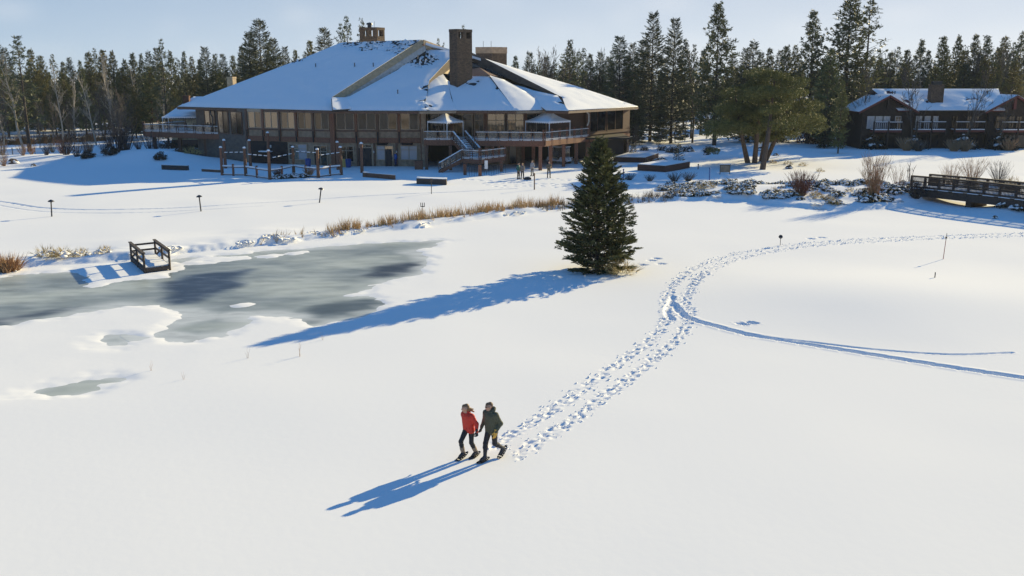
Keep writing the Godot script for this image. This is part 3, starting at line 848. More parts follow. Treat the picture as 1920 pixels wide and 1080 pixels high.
		part("gutter", b, mats.tan if (e[1] as Vector3).z < (e[0] as Vector3).z and (e[0] as Vector3).x > -12.0 else mats.brown, L)
	# --- walls: corners of the plan along the front, then round the back
	var W := [Vector3(-42.5, 0, -131.0), Vector3(-33.8, 0, -123.4), Vector3(-21.9, 0, -118.8), Vector3(-10.9, 0, -118.6), Vector3(-10.9, 0, -121.4), Vector3(4.6, 0, -121.4), Vector3(9.6, 0, -125.0), Vector3(16.2, 0, -134.0), Vector3(15.0, 0, -158.0), Vector3(-40.0, 0, -158.0)]
	for i in W.size():
		var a: Vector3 = W[i]; var b: Vector3 = W[(i + 1) % W.size()]
		var t := local(a, b)
		var l := a.distance_to(b)
		if i == 4:   # open undercroft below the stair, deeper wall
			wall(L, t, 0.0, l, 3.0, 6.8, mats.brown)
			wall(L, t, 7.2, 12.5, -0.3, 3.0, mats.tan)
		elif i == 5: wall(L, t, 0.0, l, 3.0, 6.8, mats.brown)
		elif i == 6: wall(L, t, 0.0, l, 2.6, 6.8, mats.brown)
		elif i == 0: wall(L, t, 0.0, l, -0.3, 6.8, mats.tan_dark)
		elif i == 3: wall(L, t, 0.0, l, -0.3, 6.8, mats.red_wood)
		else: wall(L, t, 0.0, l, -0.3, 6.8, mats.tan)
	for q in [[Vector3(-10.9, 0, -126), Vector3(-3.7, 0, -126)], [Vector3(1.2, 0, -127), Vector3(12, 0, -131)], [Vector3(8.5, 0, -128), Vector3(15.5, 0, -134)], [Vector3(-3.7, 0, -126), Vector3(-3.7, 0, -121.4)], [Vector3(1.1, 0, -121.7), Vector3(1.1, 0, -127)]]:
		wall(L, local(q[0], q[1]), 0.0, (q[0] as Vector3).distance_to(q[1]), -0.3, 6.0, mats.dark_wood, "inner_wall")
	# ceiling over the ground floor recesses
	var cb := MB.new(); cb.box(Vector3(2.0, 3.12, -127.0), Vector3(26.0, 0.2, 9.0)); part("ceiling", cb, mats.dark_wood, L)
	# --- upper windows and the band below them
	var gl := [mats.glass_bright, mats.glass, mats.glass_dark]
	for s in [[1, 0.15, 5, 12.4], [2, 0.5, 4, 10.6]]:
		var i: int = s[0]
		var t := local(W[i], W[i + 1])
		var l: float = (W[i] as Vector3).distance_to(W[i + 1])
		var n: int = s[2]
		var pitch := (l - 0.5) / n
		piece(L, "sill_beam", t, 0.0, l, 4.22, 4.42, 0.003, 0.2, mats.brown)
		piece(L, "floor_beam", t, 0.0, l, 2.85, 3.45, 0.003, 0.16, mats.red_wood)
		piece(L, "head_beam", t, 0.0, l, 6.5, 6.8, 0.003, 0.14, mats.frame)
		for k in n:
			var x := 0.45 + pitch * k
			var kind: Array
			var any := [mats.glass_bright, mats.glass_mid, mats.glass, mats.glass_mid, mats.glass_dark]
			if i == 1: kind = [[any[0], any[1]], [any[0], any[0]], [any[1], any[0]], [any[2], any[1]], [any[2], any[4]]][k]
			else: kind = [[mats.glass_dark, mats.glass_dark], [mats.glass_dark, mats.glass_dark], [mats.glass_dark, mats.glass], [mats.glass_mid, mats.glass_dark]][k]
			window(L, t, x, x + pitch - 0.42, 4.42, 6.5, 2, kind, mats.frame)
			piece(L, "bay_post", t, x - 0.36, x - 0.06, 3.45, 6.8, 0.004, 0.24, mats.red_wood if k % 2 else mats.brown)
			piece(L, "panel_joint", t, x - 0.28, x - 0.12, 2.85, 4.22, 0.16, 0.26, mats.dark_wood)
	for p in [Vector3(-21.9, 0, -118.5), Vector3(-10.75, 0, -118.35)]:
		var b := MB.new(); b.box(p + Vector3.UP * 3.3, Vector3(0.55, 7.0, 0.55)); part("corner_post", b, mats.red_wood if p.x < -15 else mats.tan, L)
	# left wing beside the terrace
	var t0w := local(W[0], W[1])
	for k in 3: window(L, t0w, 2.2 + k * 3.1, 4.7 + k * 3.1, 3.5, 6.4, 2, [mats.glass_bright, mats.glass], mats.brown)
	var dp := MB.new(); dp.tube([Vector3(-39.45, 6.51, -127.50), Vector3(-39.41, 5.96, -127.50), Vector3(-39.19, 5.54, -127.60), Vector3(-39.30, 4.02, -127.60)], [0.09, 0.09, 0.09, 0.09], 8); part("downpipe", dp, mats.metal, L)
	# --- ground floor of the front
	var front := local(W[2], W[3])
	var t1 := local(W[1], W[2])
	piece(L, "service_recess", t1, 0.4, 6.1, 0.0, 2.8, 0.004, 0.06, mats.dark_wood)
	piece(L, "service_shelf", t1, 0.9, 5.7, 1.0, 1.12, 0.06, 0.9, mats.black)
	piece(L, "shelf_snow", t1, 2.2, 3.9, 1.5, 1.62, 0.06, 0.7, mats.roofsnow)
	piece(L, "wall_sign", t1, 3.2, 3.75, 2.0, 2.35, 0.065, 0.1, mats.ivory)
	window(L, t1, 6.3, 9.0, 0.6, 2.6, 2, [mats.glass_bright, mats.curtain], mats.frame, 2)
	window(L, t1, 9.9, 11.9, 0.0, 2.5, 2, [mats.glass_dark, mats.glass], mats.frame, 2)
	window(L, front, 0.6, 2.5, 0.5, 2.5, 2, [mats.glass, mats.glass_dark], mats.frame, 2)
	piece(L, "door", front, 3.1, 4.6, 0.0, 2.2, 0.004, 0.08, mats.black)
	window(L, front, 3.1, 4.7, 2.25, 2.7, 2, [mats.glass_dark], mats.frame)
	piece(L, "door_surround", front, 2.85, 3.06, 0.0, 2.75, 0.004, 0.12, mats.frame)
	piece(L, "door_surround", front, 4.74, 4.95, 0.0, 2.75, 0.004, 0.12, mats.frame)
	window(L, front, 5.25, 7.35, 0.75, 2.55, 2, [mats.curtain, mats.glass_bright], mats.frame, 2)
	piece(L, "door", front, 6.35, 7.15, 0.0, 2.1, 0.13, 0.17, mats.black)
	window(L, front, 8.2, 10.3, 0.75, 2.55, 2, [mats.curtain, mats.curtain], mats.frame, 2)
	for x in [5.3, 8.35]:
		var b := MB.new(); b.slab([front * Vector3(x, 2.85, 0.02), front * Vector3(x + 1.5, 2.85, 0.02), front * Vector3(x + 1.35, 2.62, 0.7), front * Vector3(x + 0.15, 2.62, 0.7)], Vector3(0, 0.9, 0.4).normalized(), 0.0, 0.06)
		part("awning", b, mats.black, L)
	for x in [2.95, 5.0, 7.75]: piece(L, "pilaster", front, x - 0.12, x + 0.12, 0.0, 2.85, 0.005, 0.14, mats.brown)
	for x in [4.95, 7.75]:
		var b := MB.new(); b.lathe(front * Vector3(x, 1.75, 0.22), [[0.02, -0.15], [0.1, -0.1], [0.1, 0.1], [0.02, 0.18]], 8); part("wall_lantern", b, mats.ivory, L)
	# --- behind the right deck: doors, dark openings and a bright window wall
	var t4 := local(W[4], W[5])
	for q in [[0.3, 3.2, mats.glass_dark], [3.5, 6.0, mats.glass], [6.2, 7.4, mats.glass_dark], [7.8, 10.0, mats.glass_bright], [10.3, 12.4, mats.glass_bright], [12.7, 15.2, mats.glass_dark]]:
		window(L, t4, q[0], q[1], 3.45, 6.3, 2, [q[2], mats.glass_dark if q[2] == mats.glass else q[2]], mats.frame, 2)
	for x in [3.35, 7.6, 12.55]: piece(L, "bay_post", t4, x - 0.22, x + 0.22, 3.0, 6.8, 0.004, 0.3, mats.red_wood)
	window(L, t4, 8.2, 10.0, 0.6, 2.7, 1, [mats.glass_dark], mats.tan)
	window(L, t4, 10.5, 11.5, 0.0, 2.5, 1, [mats.glass_dark], mats.red_wood)
	var t6 := local(W[6], W[7])
	window(L, t6, 0.5, 4.6, 3.7, 6.4, 2, [mats.glass_dark], mats.brown); window(L, t6, 5.0, 9.2, 3.7, 6.4, 2, [mats.glass_dark], mats.brown)
	piece(L, "sill_beam", t6, 0.0, 11.0, 3.4, 3.65, 0.003, 0.2, mats.brown)
	piece(L, "floor_beam", t6, 0.0, 11.0, 2.5, 3.2, 0.003, 0.2, mats.red_wood)
	var cp := MB.new(); cp.box(Vector3(9.75, 3.3, -124.6), Vector3(0.6, 7.0, 0.6)); part("corner_post", cp, mats.brown, L)
	var dp2 := MB.new(); dp2.tube([Vector3(9.20, 6.58, -122.00), Vector3(9.63, 6.18, -122.20), Vector3(9.64, 5.25, -122.20), Vector3(9.45, 4.72, -122.20)], [0.09, 0.09, 0.09, 0.09], 8); part("downpipe", dp2, mats.ivory, L)
	# --- left terrace
	var dl := Vector3(-33.97, 3.40, -125.36); var d0 := Vector3(-50.60, 3.40, -133.52)
	deck_at(L, [d0, dl, dl + Vector3(0.2, 0, -3.0), Vector3(-41.8, 3.4, -131.5), d0 + Vector3(3.0, 0, -8.0)], 0.7)
	railing(L, d0, dl, 12, mats.brown)
	railing(L, d0 + Vector3(3.0, 0, -8.0), d0, 3, mats.brown)
	for f in [0.05, 0.3, 0.55, 0.8]:
		var b := MB.new(); var p := d0.lerp(dl, f) + Vector3(0.4, 0, -0.8); b.bar(Vector3(p.x, -0.2, p.z), Vector3(p.x, 2.7, p.z), 0.4, 0.4); part("deck_column", b, mats.brown, L)
	# --- right deck with its angled end
	var e0 := Vector3(-10.55, 3.40, -116.20); var e1 := Vector3(-7.16, 3.40, -116.20); var e2 := Vector3(-4.31, 3.40, -115.27); var e3 := Vector3(3.78, 3.40, -114.35); var e4 := Vector3(9.69, 3.40, -123.20)
	deck_at(L, [e0, e1, e1 + Vector3(0.3, 0, -2.6), e2 + Vector3(0, 0, -2.6), e2, e3, e4, Vector3(9.4, 3.4, -125.0), Vector3(4.6, 3.4, -121.6), Vector3(-10.7, 3.4, -121.6), Vector3(-10.6, 3.4, -118.2)], 0.65)
	railing(L, e0, e1, 2, mats.brown); railing(L, e2, e3, 6, mats.brown)
	railing(L, e3, e4, 6, mats.red_wood, true, true, 0.62)
	for p in [Vector3(3.32, 0.00, -113.18), Vector3(4.62, 0.00, -115.76), Vector3(6.29, 0.00, -117.78), Vector3(8.05, 0.00, -121.30), Vector3(2.62, 0.00, -118.47), Vector3(1.41, 0.00, -121.30)]:
		var b := MB.new(); b.bar(Vector3(p.x, -0.1, p.z), Vector3(p.x, 2.8, p.z), 0.42, 0.42); part("deck_column", b, mats.red_wood, L)
	for px in [Vector3(-7.25, 0.00, -113.81), Vector3(-10.15, 0.00, -114.46)]:
		var b := MB.new(); b.bar(Vector3(px.x, -0.1, px.z), Vector3(px.x, 2.8, px.z), 0.35, 0.35); part("deck_column", b, mats.brown, L)
	# --- stair: upper flight to a landing, lower flight back to the snow
	var h := 1.55
	var l0 := Vector3(-5.75, 1.55, -111.84); var l1 := Vector3(-3.66, 1.55, -110.44); var l2 := Vector3(-0.82, 1.55, -114.77)
	var deep := Vector3(0.6, 0, -3.4)
	deck_at(L, [l0, l1, l2, l2 + Vector3(-0.8, 0, -2.4), l0 + Vector3(1.2, 0, -3.4)], 0.5)
	railing(L, l0, l1, 2, mats.brown, true, true, 0.3); railing(L, l1, l2, 4, mats.red_wood, true, true, 0.3)
	for p in [Vector3(-5.29, 0.00, -108.33), Vector3(-3.57, 0.00, -107.18), Vector3(-1.24, 0.00, -111.93)]:
		var b := MB.new(); b.bar(Vector3(p.x, -0.1, p.z), Vector3(p.x, h - 0.3, p.z), 0.36, 0.36); part("deck_column", b, mats.red_wood, L)
	flight(L, e1 + Vector3(0.1, 0, 0), l0 + Vector3(0.6, 0, -1.1), e1 + Vector3(1.5, 0, -1.2) , 10)
	flight(L, l0 + Vector3(-0.05, 0, -0.1), Vector3(-8.39, 0.15, -110.43), l0 + Vector3(0.1, 0, -1.5), 9)
	var notice := MB.new(); notice.box(Vector3(-2.89, 1.19, -107.80), Vector3(0.36, 0.95, 0.03)); part("notice_board", notice, mats.white, L)

func deck_at(parent: Node3D, pts: Array, beam: float):
	var b := MB.new(); b.slab(pts, Vector3.UP, -0.22, -0.02); var d: MeshInstance3D = part("deck", b, mats.brown, parent)
	var s := MB.new(); s.slab(pts, Vector3.UP, -0.015, 0.07); part("deck_snow", s, mats.roofsnow, d)
	for i in mini(pts.size(), 7):
		var m := MB.new(); m.bar(pts[i] + Vector3.UP * -beam * 0.55, pts[(i + 1) % pts.size()] + Vector3.UP * -beam * 0.55, 0.12, beam); part("edge_beam", m, mats.red_wood, d)

func flight(parent: Node3D, top: Vector3, foot: Vector3, top2: Vector3, n: int):   # top2 is the far side of the top step
	var across := top2 - top; across.y = 0.0
	for s in [0.0, 1.0]:
		var m := MB.new(); m.bar(top + across * s + Vector3.UP * -0.25, foot + across * s + Vector3.UP * -0.1, 0.1, 0.4); part("stringer", m, mats.red_wood, parent)
		var hr := MB.new(); hr.bar(top + across * s + Vector3.UP * 0.95, foot + across * s + Vector3.UP * 0.95, 0.09, 0.07); part("handrail", hr, mats.brown, parent)
		var sn := MB.new(); sn.bar(top + across * s + Vector3.UP * 1.02, foot + across * s + Vector3.UP * 1.02, 0.16, 0.08); part("rail_snow", sn, mats.roofsnow, parent)
		var lr := MB.new(); lr.bar(top + across * s + Vector3.UP * 0.15, foot + across * s + Vector3.UP * 0.15, 0.09, 0.07); part("foot_rail", lr, mats.brown, parent)
		var g := MB.new(); g.bar(top.lerp(foot, 0.04) + across * s + Vector3.UP * 0.58, top.lerp(foot, 0.96) + across * s + Vector3.UP * 0.58, 0.012, 0.8); part("glass_panel", g, mats.rail_glass, parent)
		for k in 5:
			var p = top.lerp(foot, k / 4.0) + across * s
			var b := MB.new(); b.bar(p + Vector3.UP * -0.2, p + Vector3.UP * 1.2, 0.07, 0.09); part("rail_post", b, mats.brown, parent)
	for k in n:
		var p := top.lerp(foot, (k + 0.5) / n)
		var m := MB.new()
		var run := (foot - top); run.y = 0.0; run = run / n
		m.slab([p - run * 0.5, p + run * 0.5, p + run * 0.5 + across, p - run * 0.5 + across], Vector3.UP, -0.06, 0.05)
		part("step", m, mats.roofsnow, parent)

# ---------------------------------------------------------------- the dark timber guest house on the right
func build_inn():
	var I := thing("guest_house", "dark brown timber guest house with red balcony edges and snowy gables beyond the footbridge", "house", Vector3(66, 0, -148))
	var z := -147.6
	var t := Transform3D(Basis.IDENTITY, Vector3(0, 0, z))
	# plan: gable block left, recessed middle, gable block right (cut by the picture's edge)
	var gl := Transform3D(Basis.IDENTITY, Vector3(52.6, 0, z + 0.6)); var gr := Transform3D(Basis.IDENTITY, Vector3(71.6, 0, z + 0.6))
	for g in [gl, gr]:
		var b := MB.new()
		var w := 7.8
		lbox(b, g, 0.3, w - 0.3, -0.3, 5.6, -9.0, 0.0)
		b.slab([g * Vector3(0.3, 5.6, -0.15), g * Vector3(w - 0.3, 5.6, -0.15), g * Vector3(w * 0.5, 7.7, -0.15)], Vector3(0, 0, 1), -0.15, 0.15)
		part("wall", b, mats.inn, I)
		for s in [[Vector3(-0.6, 5.55, 0), Vector3(w * 0.5, 8.0, 0)], [Vector3(w + 0.6, 5.55, 0), Vector3(w * 0.5, 8.0, 0)]]:
			var a: Vector3 = g * (s[0] + Vector3(0, 0, 0.9)); var c: Vector3 = g * (s[1] + Vector3(0, 0, 0.9))
			roof_face(I, [a, c, c + Vector3(0, 0, -9.0), a + Vector3(0, 0, -9.0)], [], 0.14, 0.22, mats.inn_red, 1.2)
			var m := MB.new(); m.bar(a + Vector3(0, -0.18, 0.03), c + Vector3(0, -0.18, 0.03), 0.12, 0.24); part("barge_board", m, mats.inn_red, I)
		var kp := MB.new(); lbox(kp, g, w * 0.5 - 0.2, w * 0.5 + 0.2, 5.9, 7.6, 0.01, 0.5); part("king_post", kp, mats.inn_red if g == gr else mats.inn, I)
	wall(I, t, 60.1, 72.0, -0.3, 5.9, mats.inn)
	var back := MB.new(); back.box(Vector3(67, 2.6, -158), Vector3(28, 6, 0.4)); part("wall", back, mats.inn, I)
	roof_face(I, [Vector3(58.0, 5.75, z + 1.2), Vector3(74.0, 5.75, z + 1.2), Vector3(76.0, 8.78, z - 5.6), Vector3(56.2, 8.78, z - 5.6)],
		[[Vector3(60.5, 7.2, z - 2.0), 1.4], [Vector3(63.8, 6.9, z - 1.6), 1.2], [Vector3(70.5, 7.2, z - 2.2), 1.6], [Vector3(58.5, 8.2, z - 4.6), 1.3]], 0.13, 0.22, mats.inn_red, 0.7)
	roof_face(I, [Vector3(56.2, 8.78, z - 5.6), Vector3(76.0, 8.78, z - 5.6), Vector3(74.0, 5.75, z - 12.0), Vector3(58.0, 5.75, z - 12.0)], [], 0.13, 0.22, mats.inn_red, 1.5)
	for s in [[56.2, 54.5], [76.0, 77.6]]:
		var b := MB.new(); b.slab([Vector3(s[0], 8.7, z - 5.6), Vector3(s[0], 6.6, z - 1.0), Vector3(s[0], 6.6, z - 10.0)], Vector3.RIGHT, -0.1, 0.1); part("gable_end", b, mats.inn, I)
	var gb := MB.new(); gb.bar(Vector3(60.0, 5.6, z + 1.25), Vector3(72.0, 5.6, z + 1.25), 0.1, 0.16); part("gutter", gb, mats.inn, I)
	chimney(I, Vector3(63.55, 0, z - 0.9), Vector3(0, 0, -1.2), Vector3(1.95, 0, 0), 6.0, 9.5, [], mats.stone, mats.stone, 0.25, 0.0)
	var cc := MB.new(); cc.box(Vector3(64.5, 9.75, z - 1.5), Vector3(1.35, 0.5, 0.9)); part("chimney_pot", cc, mats.black, I)
	for x in [58.8, 59.2, 73.5]:
		var vp := MB.new(); vp.lathe(Vector3(x, 7.9, z - 3.8), [[0.08, -0.3], [0.08, 0.6], [0.0, 0.61]], 8); part("vent_pipe", vp, mats.black, I)
	# windows and balconies
	var F := Transform3D(Basis.IDENTITY, Vector3(0, 0, z + 0.62)); var M := Transform3D(Basis.IDENTITY, Vector3(0, 0, z + 0.02))
	for q in [[F, 53.6, 54.7], [F, 54.85, 55.9], [F, 56.05, 57.05], [F, 57.8, 58.7], [M, 61.2, 62.1], [M, 62.5, 63.4], [M, 63.8, 64.6], [M, 66.7, 67.6], [M, 68.9, 69.7], [M, 70.0, 70.8], [F, 73.0, 74.6], [F, 75.0, 75.9], [F, 76.1, 77.0]]:
		window(I, q[0], q[1], q[2], 3.0, 4.85, 2, [mats.curtain if (q[1] < 57.5 or (q[1] > 61.0 and q[1] < 64.5)) else mats.glass], mats.ivory if q[1] < 65.0 else mats.inn, 2, 0.06)
	for q in [[F, 54.2, 58.5], [M, 60.9, 65.3], [M, 66.6, 71.2], [F, 73.2, 78.4]]:
		var tt: Transform3D = q[0]
		piece(I, "balcony_floor", tt, q[1], q[2], 2.52, 2.86, 0.003, 1.5, mats.inn_red)
		piece(I, "balcony_snow", tt, q[1], q[2], 2.87, 2.98, 0.05, 1.52, mats.roofsnow)
		piece(I, "balcony_rail", tt, q[1], q[2], 3.92, 4.02, 1.4, 1.5, mats.inn)
		piece(I, "rail_snow", tt, q[1], q[2], 4.025, 4.1, 1.39, 1.51, mats.roofsnow)
		var n := 14
		for k in n + 1:
			var x: float = lerpf(q[1], q[2], float(k) / n)
			var big := k == 0 or k == n or k == n / 2
			piece(I, "balcony_post" if big else "baluster", tt, x - (0.12 if big else 0.05), x + (0.12 if big else 0.05), 2.2 if big else 2.98, 4.15 if big else 3.92, 1.41, 1.53 if big else 1.47, mats.inn)
		piece(I, "post", tt, q[1] + (q[2] - q[1]) * 0.5 - 0.14, q[1] + (q[2] - q[1]) * 0.5 + 0.14, -0.2, 2.52, 1.2, 1.5, mats.inn)
		window(I, tt, q[1] + 0.4, q[2] - 0.4, 0.1, 2.1, 2, [mats.glass_dark], mats.inn, 1, 0.1)
	single("guest_house_wing", smooth_mesh(snow_sheet([Vector3(46.5, 5.6, -160), Vector3(52.5, 5.6, -160), Vector3(52.5, 7.6, -165), Vector3(46.5, 7.6, -165)], Vector3(0, 0.93, 0.37), [], 0.2, 1.5)), mats.roofsnow, "snowy roof of a lower building glimpsed left of the dark guest house", "roof")

func build_cottage():
	var C := thing("cottage", "small cream cottage with a hipped snowy roof behind the left terrace", "house", Vector3(-49, 0, -152))
	var b := MB.new(); b.box(Vector3(-47.5, 2.2, -153), Vector3(9.5, 5.0, 8.0)); part("wall", b, mats.cream, C)
	var p := [Vector3(-53.2, 4.6, -148.2), Vector3(-41.8, 4.6, -148.2), Vector3(-41.8, 4.6, -158), Vector3(-53.2, 4.6, -158)]
	var r0 := Vector3(-49.6, 7.6, -152.6); var r1 := Vector3(-46.2, 7.6, -152.6)
	roof_face(C, [p[0], p[1], r1, r0], [], 0.16); roof_face(C, [p[1], p[2], r1], [], 0.16); roof_face(C, [p[3], p[0], r0], [], 0.16); roof_face(C, [p[2], p[3], r0, r1], [], 0.16)
	chimney(C, Vector3(-50.6, 0, -150.4), Vector3(-0.1, 0, -1.0), Vector3(0.9, 0, 0), 4.0, 7.8, [], mats.brick, mats.brick, 0.2, 0.0)
	var t := local(Vector3(-52, 0, -148.97), Vector3(-43, 0, -148.97))
	for x in [0.8, 3.6, 6.4]: window(C, t, x, x + 1.4, 1.4, 3.6, 2, [mats.glass], mats.brown)
	piece(C, "lower_wall", t, -0.3, 9.1, -0.2, 1.2, 0.003, 0.12, mats.brown)

# ---------------------------------------------------------------- footbridge and dock
func build_bridge():
	var a := Vector3(35.74, 1.15, -85.9); var dir := Vector3(0.4995, 0, 0.866); var side := Vector3(0.866, 0, -0.4995) * 2.5
	var B := thing("footbridge", "dark timber footbridge with slatted railings over the frozen creek", "bridge", Vector3(38, 0, -82))
	var n := 11; var step := 1.42
	var pts := []
	for i in n + 1:
		var f := float(i) / n
		pts.append(a + dir * step * i + Vector3.UP * (0.10 * sin(PI * clampf(f, 0.0, 1.0))))
	for i in n:
		var p: Vector3 = pts[i]; var q: Vector3 = pts[i + 1]
		for k in 8:   # deck boards
			var m := MB.new(); var c := p.lerp(q, (k + 0.5) / 8.0) + side * 0.5
			m.box(c + Vector3.UP * -0.03, Vector3(2.5, 0.06, step / 8.0 - 0.012), Basis(side.normalized(), Vector3.UP, -dir))
			part("deck_board", m, mats.bridge, B)
	var sn := MB.new()
	for i in n:
		sn.slab([pts[i] + side * 0.03, pts[i + 1] + side * 0.03, pts[i + 1] + side * 0.97, pts[i] + side * 0.97], Vector3.UP, 0.005, 0.09 + 0.03 * (i % 3))
	part("deck_snow", sn, mats.roofsnow, B)
	for s in [0.0, 1.0]:
		var o: Vector3 = side * s
		for i in n:
			var p: Vector3 = pts[i] + o; var q: Vector3 = pts[i + 1] + o
			var g := MB.new(); g.bar(p + Vector3.UP * -0.36, q + Vector3.UP * -0.36, 0.18, 0.62); part("girder", g, mats.bridge, B)
			var h := MB.new(); h.bar(p + Vector3.UP * 1.08, q + Vector3.UP * 1.08, 0.2, 0.14); part("handrail", h, mats.bridge, B)
			var m := MB.new(); m.bar(p + Vector3.UP * 0.62, q + Vector3.UP * 0.62, 0.08, 0.1); part("middle_rail", m, mats.bridge, B)
			var l := MB.new(); l.bar(p + Vector3.UP * 0.14, q + Vector3.UP * 0.14, 0.1, 0.14); part("foot_rail", l, mats.bridge, B)
			var bs := MB.new()
			for k in 12:
				var c := p.lerp(q, (k + 0.5) / 12.0); bs.bar(c + Vector3.UP * 0.15, c + Vector3.UP * 1.05, 0.045, 0.045)
			part("balusters", bs, mats.bridge, B).set_meta("kind", "stuff")
			var st := MB.new(); st.bar(p + Vector3.UP * 0.03 - side.normalized() * 0.09 * (1 - 2 * s), p.lerp(q, 0.7) + Vector3.UP * 0.03 - side.normalized() * 0.09 * (1 - 2 * s), 0.12, 0.05); part("girder_snow", st, mats.roofsnow, B)
		for i in n + 1:
			var m := MB.new(); var p: Vector3 = pts[i] + o; m.bar(p + Vector3.UP * -0.5, p + Vector3.UP * 1.12, 0.16, 0.16); part("rail_post", m, mats.bridge, B)
	for i in [0, 4, 8]:
		var m := MB.new(); var p: Vector3 = pts[i] + side * 0.5; m.box(Vector3(p.x, 0.1, p.z), Vector3(2.2, 1.0, 0.5), Basis(side.normalized(), Vector3.UP, -dir)); part("pier", m, mats.stone, B)

func build_dock():
	var D := thing("dock", "small weathered timber dock with two-bar railings on the icy pond edge", "dock", Vector3(-21.9, 0, -56.5))
	var y := 0.28
	var nl := Vector3(-21.05, y, -53.9); var nr := Vector3(-19.95, y, -54.9)
	var fl := Vector3(-23.15, y, -57.4); var fr := Vector3(-22.0, y, -58.3)
	var n := 7
	for k in n:   # boards across
		var b := MB.new()
		var p0 := nl.lerp(fl, (k + 0.04) / n); var p1 := nl.lerp(fl, (k + 0.96) / n); var q1 := nr.lerp(fr, (k + 0.96) / n); var q0 := nr.lerp(fr, (k + 0.04) / n)
		b.slab([p0, p1, q1, q0], Vector3.UP, -0.06, 0.0); part("deck_board", b, mats.weathered, D)
	for k in 3:   # snow caked on the boards, parted along two joints
		var p0 := nl.lerp(fl, (k + 0.015) / 3.0); var p1 := nl.lerp(fl, (k + 0.985) / 3.0); var q1 := nr.lerp(fr, (k + 0.985) / 3.0); var q0 := nr.lerp(fr, (k + 0.015) / 3.0)
		part("deck_snow", smooth_mesh(snow_sheet([p0.lerp(q0, 0.05), p1.lerp(q1, 0.05), p1.lerp(q1, 0.97), p0.lerp(q0, 0.97)], Vector3.UP, [], 0.09, 0.25)), mats.roofsnow, D)
	for e in [[nl, nr], [nl, fl], [nr, fr], [fl, fr]]:
		var b := MB.new(); b.bar(e[0] + Vector3.UP * -0.12, e[1] + Vector3.UP * -0.12, 0.1, 0.22); part("edge_beam", b, mats.weathered, D)
	for s in [[nl, fl], [nr, fr]]:
		var a: Vector3 = s[0]; var b: Vector3 = s[1]
		for f in [0.0, 0.5, 1.0]:
			var m := MB.new(); var p := a.lerp(b, f); m.bar(p + Vector3.UP * -0.6, p + Vector3.UP * 0.9, 0.10, 0.10); part("post", m, mats.weathered, D)
		for h in [[0.90, 0.17, 0.06], [0.78, 0.05, 0.12], [0.42, 0.05, 0.12]]:
			var m := MB.new(); m.bar(a.lerp(b, -0.04) + Vector3.UP * h[0], a.lerp(b, 1.04) + Vector3.UP * h[0], h[1], h[2]); part("rail_board", m, mats.weathered, D)
	for h in [[0.72, 0.11], [0.36, 0.11]]:
		var m := MB.new(); m.bar(fl + Vector3.UP * h[0], fr + Vector3.UP * h[0], 0.05, h[1]); part("rail_board", m, mats.weathered, D)
	for p in [fl, fr]:
		var m := MB.new(); m.bar(p + Vector3(0.1, 0.02, 0.2), p + Vector3(0.35, 0.3, 0.1), 0.06, 0.1); part("brace", m, mats.weathered, D)

# ---------------------------------------------------------------- poles and rails of the patio in front of the lodge
func stand(p: Vector3) -> Vector3:
	return Vector3(p.x, ground(p.x, p.z), p.z)

